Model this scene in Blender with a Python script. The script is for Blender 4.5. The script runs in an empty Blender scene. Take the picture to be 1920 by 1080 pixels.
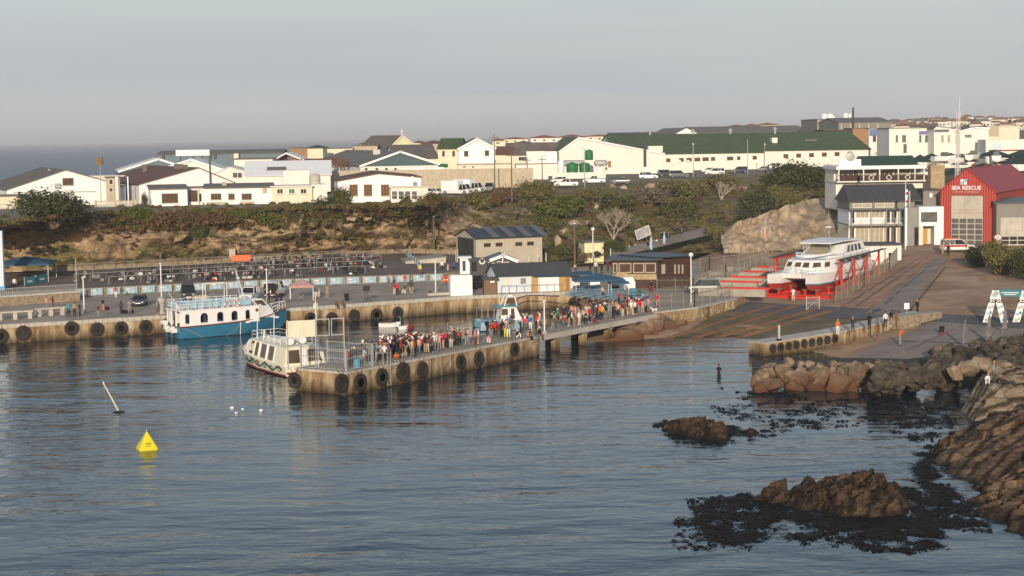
import bpy,bmesh,math,random
import numpy as np
from mathutils import Vector,Matrix,noise
rnd=random.Random(7)
R=math.radians
SC=bpy.context.scene
COL=SC.collection
# ------------------------------------------------------------------ camera
F,H,CX,CY,YH,ROLL=3300.0,24.0,960.0,540.0,253.5,R(0.82)
PITCH=math.atan((CY-YH)/F)
cd=bpy.data.cameras.new('camera')
cam=bpy.data.objects.new('camera',cd)
COL.objects.link(cam)
cd.sensor_width=36.0
cd.lens=36.0*F/1920.0
cd.clip_start=1.0
cd.clip_end=60000.0
cam.location=(0,0,H)
cam.matrix_world=Matrix.Translation((0,0,H))@Matrix.Rotation(R(90)-PITCH,4,'X')@Matrix.Rotation(-ROLL,4,'Z')
SC.camera=cam
# ------------------------------------------------------------------ sky, sun, exposure
SUN_EL,SUN_AZ=R(13.0),R(3.0)
wd=bpy.data.worlds.new('World')
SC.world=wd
wd.use_nodes=True
wn,wl=wd.node_tree.nodes,wd.node_tree.links
bg=wn['Background']
sky=wn.new('ShaderNodeTexSky')
sky.sky_type='NISHITA'
sky.sun_disc=False
sky.sun_elevation=SUN_EL
sky.sun_rotation=R(180)+SUN_AZ
sky.air_density=1.0
sky.dust_density=0.6
sky.ozone_density=1.0
hs=wn.new('ShaderNodeHueSaturation')
hs.inputs['Saturation'].default_value=0.95
wl.new(sky.outputs[0],hs.inputs['Color'])
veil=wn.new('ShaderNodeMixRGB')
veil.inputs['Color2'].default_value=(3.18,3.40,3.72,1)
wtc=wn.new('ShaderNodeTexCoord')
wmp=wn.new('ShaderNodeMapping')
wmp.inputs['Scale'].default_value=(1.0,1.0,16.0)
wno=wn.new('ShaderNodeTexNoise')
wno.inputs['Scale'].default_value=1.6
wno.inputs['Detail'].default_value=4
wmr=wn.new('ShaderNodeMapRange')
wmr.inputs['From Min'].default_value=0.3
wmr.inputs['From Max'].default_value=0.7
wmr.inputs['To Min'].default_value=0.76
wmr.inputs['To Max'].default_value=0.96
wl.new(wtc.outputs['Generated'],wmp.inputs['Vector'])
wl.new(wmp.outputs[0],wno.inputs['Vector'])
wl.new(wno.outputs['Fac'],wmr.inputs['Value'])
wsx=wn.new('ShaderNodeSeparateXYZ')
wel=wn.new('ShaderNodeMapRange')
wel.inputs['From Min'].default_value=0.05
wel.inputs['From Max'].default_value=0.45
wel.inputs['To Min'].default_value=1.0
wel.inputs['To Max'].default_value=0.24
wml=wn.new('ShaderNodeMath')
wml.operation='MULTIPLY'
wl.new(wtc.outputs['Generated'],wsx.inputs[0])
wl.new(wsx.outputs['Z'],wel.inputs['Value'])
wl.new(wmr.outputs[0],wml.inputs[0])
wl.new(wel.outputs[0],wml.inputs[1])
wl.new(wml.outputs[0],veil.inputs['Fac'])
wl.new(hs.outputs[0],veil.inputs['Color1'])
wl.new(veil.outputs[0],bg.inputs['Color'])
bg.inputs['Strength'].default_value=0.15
sd=bpy.data.lights.new('sun','SUN')
sd.energy=4.2
sd.angle=R(0.5)
sd.color=(1.0,0.82,0.62)
sun=bpy.data.objects.new('sun',sd)
COL.objects.link(sun)
sun.location=(-20,-200,200)
sun.rotation_euler=(R(90)-SUN_EL,0,-SUN_AZ)
SC.view_settings.view_transform='Standard'
SC.view_settings.look='None'
SC.view_settings.gamma=1.0
SC.view_settings.use_curve_mapping=False
SC.view_settings.exposure=0.0
SC.cycles.use_denoising=True
SC.cycles.max_bounces=6
SC.cycles.diffuse_bounces=2
SC.cycles.glossy_bounces=3
SC.cycles.transmission_bounces=3
SC.cycles.transparent_max_bounces=6
SC.cycles.volume_bounces=0
SC.cycles.caustics_reflective=False
SC.cycles.caustics_refractive=False
# ------------------------------------------------------------------ picking: pixel of the photograph -> place
cR,sR,cP,sP=math.cos(ROLL),math.sin(ROLL),math.cos(PITCH),math.sin(PITCH)
def ray(px,py):
 u,v=px-CX,py-CY
 u2,v2=u*cR-v*sR,u*sR+v*cR
 return Vector((u2,F*cP-v2*sP,-F*sP-v2*cP))
def at(px,py,z):
 d=ray(px,py)
 t=(z-H)/d.z
 return Vector((d.x*t,d.y*t,z))
def atY(px,py,Y):
 d=ray(px,py)
 t=Y/d.y
 return Vector((d.x*t,Y,H+d.z*t))
def onfac(P0,yaw,px,py):
 d=ray(px,py)
 c,s=math.cos(yaw),math.sin(yaw)
 # t*(dx,dy) = P0 + k*(c,s)
 det=-d.x*s+d.y*c
 t=(-P0.x*s+P0.y*c)/det
 k=(d.x*t-P0.x)*c+(d.y*t-P0.y)*s
 return k,H+d.z*t
 # ------------------------------------------------------------------ materials
def nd(nt,typ,**kw):
 n=nt.nodes.new(typ)
 for k,v in kw.items():
  if hasattr(n,k):
   setattr(n,k,v)
  else:
   n.inputs[k.replace('_',' ')].default_value=v
 return n
def c4(c,k=1.0):
 return(min(1,c[0]*k),min(1,c[1]*k),min(1,c[2]*k),1)
MT={}
def mk(name,c,r=0.8,var=0.15,sc=1.5,dirt=0.0,dirtc=(0.10,0.07,0.045),rib=0.0,ribax=0,ribd=0.3,bump=0.0,bsc=6.0,metal=0.0,spec=0.3,rand=0.0,c2=None,trans=0.0,coat=0.0):
 """painted / mineral surface: two tones of noise, run-down streaks, optional ribs (corrugation)"""
 m=bpy.data.materials.new(name)
 m.use_nodes=True
 nt=m.node_tree
 L=nt.links.new
 b=nt.nodes['Principled BSDF']
 b.inputs['Roughness'].default_value=r
 b.inputs['Metallic'].default_value=metal
 b.inputs['Specular IOR Level'].default_value=spec
 b.inputs['Coat Weight'].default_value=coat
 tc=nd(nt,'ShaderNodeTexCoord')
 n1=nd(nt,'ShaderNodeTexNoise')
 n1.inputs['Scale'].default_value=sc
 n1.inputs['Detail'].default_value=5
 n1.inputs['Roughness'].default_value=0.62
 L(tc.outputs['Object'],n1.inputs['Vector'])
 rp=nd(nt,'ShaderNodeValToRGB')
 rp.color_ramp.elements[0].position=0.3
 rp.color_ramp.elements[1].position=0.7
 rp.color_ramp.elements[0].color=c4(c2 if c2 else c,1 if c2 else 1-var)
 rp.color_ramp.elements[1].color=c4(c,1+var*0.6)
 L(n1.outputs['Fac'],rp.inputs['Fac'])
 out=rp.outputs['Color']
 if dirt>0:
  mp=nd(nt,'ShaderNodeMapping')
  mp.inputs['Scale'].default_value=(1.6,1.6,0.16)
  L(tc.outputs['Object'],mp.inputs['Vector'])
  n2=nd(nt,'ShaderNodeTexNoise')
  n2.inputs['Scale'].default_value=1.3
  n2.inputs['Detail'].default_value=6
  n2.inputs['Roughness'].default_value=0.65
  L(mp.outputs[0],n2.inputs['Vector'])
  r2=nd(nt,'ShaderNodeValToRGB')
  r2.color_ramp.elements[0].position=0.48
  r2.color_ramp.elements[1].position=0.75
  r2.color_ramp.elements[0].color=(0,0,0,1)
  r2.color_ramp.elements[1].color=(dirt,dirt,dirt,1)
  L(n2.outputs['Fac'],r2.inputs['Fac'])
  mx=nd(nt,'ShaderNodeMixRGB')
  L(r2.outputs['Color'],mx.inputs['Fac'])
  L(out,mx.inputs['Color1'])
  mx.inputs['Color2'].default_value=c4(dirtc)
  out=mx.outputs['Color']
 if rand>0:
  oi=nd(nt,'ShaderNodeObjectInfo')
  hv=nd(nt,'ShaderNodeHueSaturation')
  mr=nd(nt,'ShaderNodeMapRange')
  mr.inputs['To Min'].default_value=1-rand
  mr.inputs['To Max'].default_value=1+rand
  L(oi.outputs['Random'],mr.inputs['Value'])
  L(mr.outputs[0],hv.inputs['Value'])
  L(out,hv.inputs['Color'])
  out=hv.outputs['Color']
 L(out,b.inputs['Base Color'])
 h=None
 if rib>0:
  wv=nd(nt,'ShaderNodeTexWave')
  wv.bands_direction='XYZ'[ribax]
  wv.inputs['Scale'].default_value=6.283/(rib*20.0)*1.0
  wv.inputs['Distortion'].default_value=0.0
  L(tc.outputs['Object'],wv.inputs['Vector'])
  bp=nd(nt,'ShaderNodeBump')
  bp.inputs['Strength'].default_value=ribd
  bp.inputs['Distance'].default_value=0.06
  L(wv.outputs['Fac'],bp.inputs['Height'])
  h=bp
 if bump>0:
  n3=nd(nt,'ShaderNodeTexNoise')
  n3.inputs['Scale'].default_value=bsc
  n3.inputs['Detail'].default_value=5
  L(tc.outputs['Object'],n3.inputs['Vector'])
  bp=nd(nt,'ShaderNodeBump')
  bp.inputs['Strength'].default_value=bump
  bp.inputs['Distance'].default_value=0.12
  L(n3.outputs['Fac'],bp.inputs['Height'])
  if h:
   L(h.outputs[0],bp.inputs['Normal'])
  h=bp
 if h:
  L(h.outputs[0],b.inputs['Normal'])
 MT[name]=m
 return m
def mglass(name,c,r=0.08):
 m=mk(name,c,r=r,var=0.35,sc=0.9,spec=0.6)
 return m
W=(0.80,0.78,0.72)
mk('white_wall',W,var=0.08,sc=0.7,dirt=0.28,dirtc=(0.42,0.36,0.27))
mk('white_clean',(0.82,0.84,0.86),var=0.05,sc=1.0,dirt=0.1,dirtc=(0.4,0.35,0.28))
mk('cream_wall',(0.74,0.70,0.55),var=0.1,sc=0.8,dirt=0.28,dirtc=(0.40,0.33,0.22))
mk('yellow_wall',(0.72,0.71,0.47),var=0.08,sc=0.8,dirt=0.2,dirtc=(0.4,0.35,0.2))
mk('tan_wall',(0.50,0.43,0.32),var=0.2,sc=1.2,dirt=0.4,dirtc=(0.22,0.17,0.11))
mk('pale_blue_wall',(0.62,0.70,0.78),var=0.06,sc=0.8,dirt=0.15,dirtc=(0.3,0.28,0.25))
mk('teal_clad',(0.075,0.115,0.125),r=0.6,var=0.2,sc=1.0,rib=0.5)
mk('sea_blue_clad',(0.13,0.19,0.23),r=0.6,var=0.2,sc=1.0,rib=0.6)
mk('grey_clad',(0.22,0.215,0.19),r=0.6,var=0.12,sc=1.0,rib=0.35)
mk('grey_wall',(0.27,0.27,0.26),var=0.12,sc=1.0,dirt=0.2)
mk('red_soil',(0.42,0.25,0.165),r=0.95,var=0.2,sc=0.3,c2=(0.26,0.15,0.10),bump=0.2,bsc=1.5)
mk('red_clad',(0.40,0.05,0.035),r=0.5,var=0.1,sc=0.8,rib=0.4,ribd=0.8)
mk('red_roof',(0.32,0.035,0.035),r=0.5,var=0.1,sc=0.6,rib=0.5)
mk('green_roof',(0.078,0.118,0.046),r=0.75,var=0.3,sc=0.35,dirt=0.35,dirtc=(0.12,0.115,0.07),rib=0.7,ribd=0.4)
mk('dark_green_roof',(0.035,0.070,0.055),r=0.6,var=0.2,sc=0.6,rib=0.6,ribd=0.5)
mk('brown_roof',(0.15,0.080,0.058),r=0.8,var=0.25,sc=0.5,dirt=0.35,dirtc=(0.22,0.17,0.13),rib=0.6)
mk('grey_roof',(0.17,0.16,0.145),r=0.8,var=0.3,sc=0.4,dirt=0.45,dirtc=(0.28,0.25,0.20),rib=0.8)
mk('brown_grey_roof',(0.16,0.135,0.115),r=0.8,var=0.3,sc=0.4,dirt=0.4,dirtc=(0.25,0.2,0.16),rib=0.8)
mk('charcoal_roof',(0.075,0.072,0.075),r=0.6,var=0.15,sc=0.6,rib=0.4,ribd=0.5)
mk('slate_panel',(0.035,0.042,0.055),r=0.45,var=0.15,sc=0.5)
mk('grey_panel',(0.13,0.13,0.14),r=0.5,var=0.15,sc=0.5,rib=0.3)
mk('terracotta',(0.27,0.12,0.075),r=0.8,var=0.25,sc=1.5)
mk('brick',(0.36,0.21,0.11),var=0.35,sc=2.5,dirt=0.3)
mk('concrete',(0.36,0.33,0.28),r=0.9,var=0.2,sc=0.7,bump=0.3,bsc=3)
mk('pale_concrete',(0.50,0.47,0.41),r=0.9,var=0.18,sc=0.8,dirt=0.3,bump=0.2)
mk('dark_rubber',(0.018,0.017,0.016),r=0.75,var=0.4,sc=3,bump=0.3,bsc=12)
mk('tyre_rubber',(0.04,0.034,0.028),r=0.85,var=0.5,sc=2.5,bump=0.4,bsc=8)
mk('steel',(0.36,0.36,0.35),r=0.5,var=0.2,metal=0.3,sc=3)
mk('galv',(0.42,0.43,0.42),r=0.55,var=0.15,metal=0.2,sc=3)
mk('dark_steel',(0.05,0.05,0.05),r=0.5,var=0.3,sc=3)
mk('rust',(0.20,0.085,0.035),r=0.9,var=0.5,sc=2,c2=(0.10,0.04,0.02))
mk('wood',(0.33,0.18,0.075),r=0.75,var=0.3,sc=3)
mk('pale_wood',(0.50,0.31,0.13),r=0.7,var=0.25,sc=3)
mk('brown_wood',(0.20,0.135,0.08),r=0.8,var=0.3,sc=3)
mk('dark_wood',(0.065,0.035,0.026),r=0.7,var=0.3,sc=2)
mk('pole_wood',(0.16,0.125,0.09),r=0.85,var=0.3,sc=2)
mk('white_paint',(0.80,0.80,0.78),r=0.4,var=0.05,sc=2,spec=0.5)
mk('boat_white',(0.84,0.84,0.83),r=0.35,var=0.05,sc=1,spec=0.5,dirt=0.12,dirtc=(0.5,0.42,0.3))
mk('boat_cream',(0.78,0.76,0.60),r=0.4,var=0.07,sc=1,spec=0.5,dirt=0.2,dirtc=(0.45,0.4,0.28))
mk('boat_blue',(0.030,0.175,0.30),r=0.4,var=0.12,sc=0.8,spec=0.5,dirt=0.2,dirtc=(0.06,0.13,0.17))
mk('dull_cream',(0.46,0.42,0.33),var=0.12,sc=0.8,dirt=0.3,dirtc=(0.28,0.23,0.16))
mk('table_blue',(0.20,0.35,0.46),r=0.6,var=0.25,sc=2)
mk('pale_blue',(0.33,0.52,0.66),r=0.5,var=0.15,sc=2)
mk('boat_teal',(0.10,0.30,0.36),r=0.5,var=0.1,sc=2)
mk('antifoul',(0.46,0.05,0.03),r=0.7,var=0.2,sc=0.8,dirt=0.3,dirtc=(0.25,0.06,0.04))
mk('maroon',(0.22,0.045,0.03),r=0.6,var=0.2,sc=1.5)
mk('cradle_red',(0.60,0.035,0.022),r=0.5,var=0.15,sc=1.2)
mk('orange',(0.75,0.16,0.05),r=0.6,var=0.1)
mk('yellow',(0.72,0.63,0.02),r=0.4,var=0.08,sc=2,spec=0.5)
mk('black',(0.012,0.012,0.013),r=0.6,var=0.2)
mk('ink_green',(0.05,0.09,0.045),r=0.6,var=0.2)
mk('ink_brown',(0.16,0.06,0.03),r=0.6,var=0.2)
mk('banner_blue',(0.20,0.33,0.43),r=0.7,var=0.4,sc=0.9,c2=(0.38,0.46,0.50))
mk('banner_teal',(0.045,0.22,0.27),r=0.7,var=0.25,sc=0.9)
mk('shade_net',(0.025,0.055,0.050),r=0.9,var=0.2,sc=1)
mk('canopy_blue',(0.035,0.095,0.16),r=0.8,var=0.15,sc=0.6)
mk('drum_blue',(0.10,0.35,0.52),r=0.5,var=0.1)
mk('green_tank',(0.02,0.16,0.05),r=0.5,var=0.15,rib=0.3,ribax=2)
mk('purple',(0.20,0.17,0.42),r=0.7)
mk('blue_band',(0.14,0.20,0.38),r=0.7,dirt=0.3)
mk('sign_picture',(0.16,0.16,0.16),r=0.6,var=0.8,sc=1.6,c2=(0.45,0.44,0.42))
mk('fabric_pink',(0.50,0.30,0.27),r=0.9,var=0.2)
mk('hay',(0.42,0.33,0.20),r=0.9,var=0.3)
mk('stone_wall',(0.33,0.27,0.19),r=0.95,var=0.4,sc=2.2,bump=0.8,bsc=2.5,c2=(0.16,0.125,0.085))
mk('skin',(0.48,0.28,0.19),r=0.6,var=0.08)
mk('skin_dark',(0.16,0.085,0.055),r=0.6,var=0.08)
mk('hair_dark',(0.025,0.018,0.014),r=0.7)
mk('hair_fair',(0.30,0.19,0.09),r=0.7)
mk('kelp_leaf',(0.010,0.0075,0.0055),r=0.6,var=0.5,sc=2,spec=0.12)
mk('bark',(0.17,0.125,0.085),r=0.9,var=0.3,sc=2)
mk('dead_branch',(0.34,0.29,0.23),r=0.9,var=0.25,sc=2)
mk('fence_steel',(0.21,0.195,0.165),r=0.6,var=0.2,sc=2)
mk('asphalt',(0.115,0.112,0.112),r=0.9,var=0.35,sc=0.35,bump=0.2,c2=(0.075,0.072,0.072))
mk('rope',(0.45,0.36,0.24),r=0.9)
mk('curtain',(0.40,0.36,0.27),r=0.9,var=0.2,sc=1.5)
mglass('glass_dark',(0.03,0.028,0.026))
mglass('glass_brown',(0.10,0.062,0.040))
mglass('glass_grey',(0.13,0.125,0.12))
mglass('glass_car',(0.015,0.018,0.020),0.05)
mk('lamp_glass',(0.7,0.7,0.68),r=0.2,spec=0.6)
mk('tail_red',(0.4,0.02,0.02),r=0.3,spec=0.6)
CLOTH={'red':(0.50,0.035,0.035),'maroon':(0.17,0.025,0.035),'black':(0.015,0.015,0.017),'dark grey':(0.055,0.055,0.06),'grey':(0.24,0.24,0.24),'white':(0.74,0.73,0.70),'cream':(0.58,0.50,0.38),'beige':(0.40,0.31,0.20),'brown':(0.14,0.085,0.05),'pink':(0.62,0.26,0.28),'peach':(0.60,0.34,0.24),'magenta':(0.35,0.05,0.20),'navy':(0.02,0.027,0.07),'blue':(0.05,0.12,0.35),'teal':(0.06,0.30,0.33),'olive':(0.10,0.10,0.05),'green':(0.03,0.22,0.10),'orange':(0.72,0.16,0.04),'yellow':(0.62,0.60,0.10),'denim':(0.12,0.16,0.22),'khaki':(0.33,0.27,0.17)}
for k,v in CLOTH.items():
 mk('cloth_'+k,v,r=0.9,var=0.12,sc=5)
PAINT={'white':(0.78,0.78,0.77),'silver':(0.30,0.31,0.32),'grey':(0.11,0.115,0.125),'dark blue':(0.02,0.035,0.06),'black':(0.012,0.012,0.014),'dark grey':(0.04,0.042,0.045),'red':(0.42,0.03,0.02),'green':(0.015,0.05,0.045)}
for k,v in PAINT.items():
 mk('paint_'+k,v,r=0.3,var=0.04,sc=1,spec=0.5,coat=0.4)
for k,v in{'black':(0.015,0.015,0.016),'white':(0.72,0.72,0.70),'red':(0.45,0.03,0.03),'blue':(0.05,0.13,0.35),'green':(0.12,0.35,0.06),'grey':(0.2,0.2,0.2)}.items():
 mk('bike_'+k,v,r=0.35,var=0.05,spec=0.5)
def leafmat(name,cols,r=0.75):
 m=bpy.data.materials.new(name)
 m.use_nodes=True
 nt=m.node_tree
 b=nt.nodes['Principled BSDF']
 b.inputs['Roughness'].default_value=r
 b.inputs['Specular IOR Level'].default_value=0.15
 g=nd(nt,'ShaderNodeNewGeometry')
 rp=nd(nt,'ShaderNodeValToRGB')
 e=rp.color_ramp.elements
 e[0].color=c4(cols[0]);e[1].color=c4(cols[-1])
 for i,c in enumerate(cols[1:-1]):
  x=e.new((i+1)/(len(cols)-1));x.color=c4(c)
 nt.links.new(g.outputs['Random Per Island'],rp.inputs['Fac'])
 nt.links.new(rp.outputs[0],b.inputs['Base Color'])
 MT[name]=m
leafmat('leaf_green',[(0.045,0.055,0.020),(0.085,0.090,0.032),(0.13,0.125,0.048)])
leafmat('leaf_dark',[(0.028,0.038,0.016),(0.055,0.066,0.026),(0.10,0.10,0.04)])
leafmat('leaf_olive',[(0.095,0.092,0.034),(0.155,0.142,0.052),(0.21,0.175,0.075)])
leafmat('leaf_brown',[(0.095,0.055,0.030),(0.17,0.10,0.052),(0.15,0.11,0.052)])
leafmat('leaf_bright',[(0.075,0.095,0.022),(0.105,0.125,0.030),(0.145,0.145,0.042)])
leafmat('leaf_grey',[(0.11,0.095,0.062),(0.165,0.14,0.092),(0.22,0.185,0.125)])
def rockmat(name,cols,wet=None,sc=0.25,green=0.0,strat=(1,1,1),bumpd=0.5,crack=0.45,csc=0.42,bands=None):
 """cols dark->light; wet=(z0,z1,colour) tidal stain below z1; crack lines"""
 m=bpy.data.materials.new(name)
 m.use_nodes=True
 nt=m.node_tree
 L=nt.links.new
 b=nt.nodes['Principled BSDF']
 b.inputs['Roughness'].default_value=0.9
 b.inputs['Specular IOR Level'].default_value=0.2
 g=nd(nt,'ShaderNodeNewGeometry')
 mp=nd(nt,'ShaderNodeMapping')
 mp.inputs['Scale'].default_value=strat
 L(g.outputs['Position'],mp.inputs['Vector'])
 n1=nd(nt,'ShaderNodeTexNoise')
 n1.inputs['Scale'].default_value=sc
 n1.inputs['Detail'].default_value=9
 n1.inputs['Roughness'].default_value=0.66
 n1.inputs['Distortion'].default_value=0.6
 L(mp.outputs[0],n1.inputs['Vector'])
 rp=nd(nt,'ShaderNodeValToRGB')
 e=rp.color_ramp.elements
 e[0].position,e[1].position=0.30,0.70
 e[0].color=c4(cols[0]);e[1].color=c4(cols[-1])
 for i,c in enumerate(cols[1:-1]):
  x=e.new(0.30+0.40*(i+1)/(len(cols)-1));x.color=c4(c)
 L(n1.outputs['Fac'],rp.inputs['Fac'])
 out=rp.outputs['Color']
 vo=nd(nt,'ShaderNodeTexVoronoi')
 vo.feature='DISTANCE_TO_EDGE'
 vo.inputs['Scale'].default_value=csc
 nz=nd(nt,'ShaderNodeTexNoise')
 nz.inputs['Scale'].default_value=0.6
 nz.inputs['Detail'].default_value=4
 L(g.outputs['Position'],nz.inputs['Vector'])
 ad=nd(nt,'ShaderNodeVectorMath')
 ad.operation='MULTIPLY_ADD'
 ad.inputs[1].default_value=(2.2,2.2,2.2)
 L(nz.outputs['Color'],ad.inputs[0])
 L(mp.outputs[0],ad.inputs[2])
 L(ad.outputs[0],vo.inputs['Vector'])
 cr=nd(nt,'ShaderNodeMapRange')
 cr.inputs['From Max'].default_value=0.07
 cr.inputs['To Min'].default_value=crack
 cr.inputs['To Max'].default_value=1.0
 L(vo.outputs['Distance'],cr.inputs['Value'])
 mu=nd(nt,'ShaderNodeMixRGB');mu.blend_type='MULTIPLY';mu.inputs['Fac'].default_value=1
 L(out,mu.inputs['Color1']);L(cr.outputs[0],mu.inputs['Color2'])
 out=mu.outputs['Color']
 if bands:  # dark bands: weed in the grooves, plus groove shading put into the rock colour
  mb_=nd(nt,'ShaderNodeMapping');mb_.inputs['Rotation'].default_value=(0,R(bands[2]),-bands[0])
  L(g.outputs['Position'],mb_.inputs['Vector'])
  wv=nd(nt,'ShaderNodeTexWave');wv.inputs['Scale'].default_value=bands[1];wv.inputs['Distortion'].default_value=5.0;wv.inputs['Detail'].default_value=4;wv.inputs['Detail Scale'].default_value=0.8;wv.inputs['Detail Roughness'].default_value=0.65
  L(mb_.outputs[0],wv.inputs['Vector'])
  rb=nd(nt,'ShaderNodeValToRGB');rb.color_ramp.elements[0].position=0.0;rb.color_ramp.elements[1].position=0.42
  rb.color_ramp.elements[0].color=(0.22,0.20,0.18,1);rb.color_ramp.elements[1].color=(1,1,1,1)
  L(wv.outputs['Fac'],rb.inputs['Fac'])
  mz=nd(nt,'ShaderNodeMixRGB');mz.blend_type='MULTIPLY';mz.inputs['Fac'].default_value=1
  L(out,mz.inputs['Color1']);L(rb.outputs[0],mz.inputs['Color2']);out=mz.outputs['Color']
 if green>0:
  n4=nd(nt,'ShaderNodeTexNoise')
  n4.inputs['Scale'].default_value=0.12
  n4.inputs['Detail'].default_value=8
  n4.inputs['Roughness'].default_value=0.7
  L(g.outputs['Position'],n4.inputs['Vector'])
  r4=nd(nt,'ShaderNodeMapRange')
  r4.inputs['From Min'].default_value=0.60-0.25*green
  r4.inputs['From Max'].default_value=0.66-0.20*green
  L(n4.outputs['Fac'],r4.inputs['Value'])
  mg=nd(nt,'ShaderNodeMixRGB')
  L(r4.outputs[0],mg.inputs['Fac'])
  L(out,mg.inputs['Color1'])
  n5=nd(nt,'ShaderNodeTexNoise')
  n5.inputs['Scale'].default_value=1.2
  n5.inputs['Detail'].default_value=6
  L(g.outputs['Position'],n5.inputs['Vector'])
  r5=nd(nt,'ShaderNodeValToRGB')
  r5.color_ramp.elements[0].color=(0.10,0.10,0.038,1)
  r5.color_ramp.elements[1].color=(0.22,0.17,0.075,1)
  r5.color_ramp.elements[0].position=0.35
  r5.color_ramp.elements[1].position=0.65
  L(n5.outputs['Fac'],r5.inputs['Fac'])
  L(r5.outputs[0],mg.inputs['Color2'])
  out=mg.outputs['Color']
 if wet:
  sx=nd(nt,'ShaderNodeSeparateXYZ')
  L(g.outputs['Position'],sx.inputs[0])
  n6=nd(nt,'ShaderNodeMath');n6.operation='MULTIPLY_ADD'
  n6.inputs[1].default_value=1.4
  L(n1.outputs['Fac'],n6.inputs[0]);L(sx.outputs['Z'],n6.inputs[2])
  r6=nd(nt,'ShaderNodeMapRange')
  r6.inputs['From Min'].default_value=wet[0]+0.7
  r6.inputs['From Max'].default_value=wet[1]+0.7
  r6.inputs['To Min'].default_value=1.0
  r6.inputs['To Max'].default_value=0.0
  L(n6.outputs[0],r6.inputs['Value'])
  mw=nd(nt,'ShaderNodeMixRGB')
  L(r6.outputs[0],mw.inputs['Fac'])
  L(out,mw.inputs['Color1'])
  mw.inputs['Color2'].default_value=c4(wet[2])
  out=mw.outputs['Color']
 L(out,b.inputs['Base Color'])
 n3=nd(nt,'ShaderNodeTexNoise')
 n3.inputs['Scale'].default_value=1.6
 n3.inputs['Detail'].default_value=8
 n3.inputs['Roughness'].default_value=0.7
 L(mp.outputs[0],n3.inputs['Vector'])
 bp=nd(nt,'ShaderNodeBump')
 bp.inputs['Strength'].default_value=bumpd
 bp.inputs['Distance'].default_value=0.5
 L(n3.outputs['Fac'],bp.inputs['Height'])
 L(bp.outputs[0],b.inputs['Normal'])
 MT[name]=m
rockmat('cliff_rock',[(0.14,0.095,0.060),(0.33,0.235,0.145),(0.42,0.31,0.20),(0.56,0.44,0.31)],sc=0.16,green=0.38,strat=(1,1,0.8),crack=0.6)
rockmat('pale_rock',[(0.28,0.205,0.14),(0.44,0.34,0.24),(0.58,0.47,0.36)],sc=0.22,strat=(1,1,0.5),crack=0.72,csc=0.25,bumpd=0.8)
rockmat('hill_soil',[(0.16,0.12,0.07),(0.27,0.20,0.115),(0.38,0.30,0.19)],sc=0.2,green=0.75,crack=.8)
rockmat('boulder_rock',[(0.10,0.072,0.05),(0.24,0.178,0.122),(0.40,0.325,0.24)],wet=(0.3,2.1,(0.12,0.056,0.030)),sc=0.7,crack=.7)
rockmat('dark_boulder',[(0.035,0.029,0.023),(0.08,0.067,0.052),(0.16,0.135,0.105)],sc=0.9,crack=.7)
rockmat('shore_rock',[(0.03,0.022,0.018),(0.07,0.05,0.036),(0.135,0.088,0.056),(0.20,0.148,0.10)],wet=(0.0,0.45,(0.016,0.012,0.010)),sc=0.55,strat=(0.9,0.9,2.4),bumpd=1.0,crack=.45,csc=.7,bands=(-.75,.42,20))
rockmat('shore_pale',[(0.12,0.09,0.06),(0.30,0.24,0.17),(0.46,0.39,0.29)],sc=0.7,strat=(0.8,0.8,2.4),bumpd=0.9,crack=.5,csc=.5,bands=(1.3,.3,35))
rockmat('slab_rock',[(0.05,0.036,0.026),(0.12,0.08,0.052),(0.22,0.145,0.09),(0.32,0.245,0.165)],wet=(0.0,0.6,(0.020,0.015,0.012)),sc=0.35,strat=(0.8,0.8,2.0),bumpd=0.8,crack=.5,csc=.4,bands=(2.2,.22,25))
rockmat('quay_stone',[(0.13,0.065,0.030),(0.30,0.20,0.105),(0.46,0.36,0.23),(0.58,0.50,0.36)],wet=(0.0,1.35,(0.045,0.030,0.018)),sc=0.6,strat=(1.5,1.5,0.28),bumpd=0.4,crack=0.85)
rockmat('sand_lot',[(0.20,0.125,0.08),(0.36,0.235,0.15),(0.48,0.34,0.23)],sc=0.14,bumpd=0.12,crack=1.0)
rockmat('slip_ground',[(0.085,0.075,0.045),(0.16,0.13,0.08),(0.26,0.20,0.135)],wet=(-0.3,0.4,(0.05,0.042,0.030)),sc=0.22,green=0.35,bumpd=0.25,crack=.95)
def flatground(name,cols,sc,r=0.9):
 mk(name,cols[1],r=r,var=0.1,sc=sc,c2=cols[0],dirt=0.0,bump=0.12,bsc=2.0)
flatground('quay_deck_surface',[(0.27,0.225,0.175),(0.40,0.345,0.28)],0.25)
flatground('terrace_surface',[(0.125,0.102,0.085),(0.19,0.158,0.13)],0.18)
flatground('ramp_concrete',[(0.19,0.15,0.12),(0.30,0.24,0.195)],0.25,0.7)
flatground('town_ground',[(0.14,0.12,0.08),(0.24,0.20,0.14)],0.05)
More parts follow.
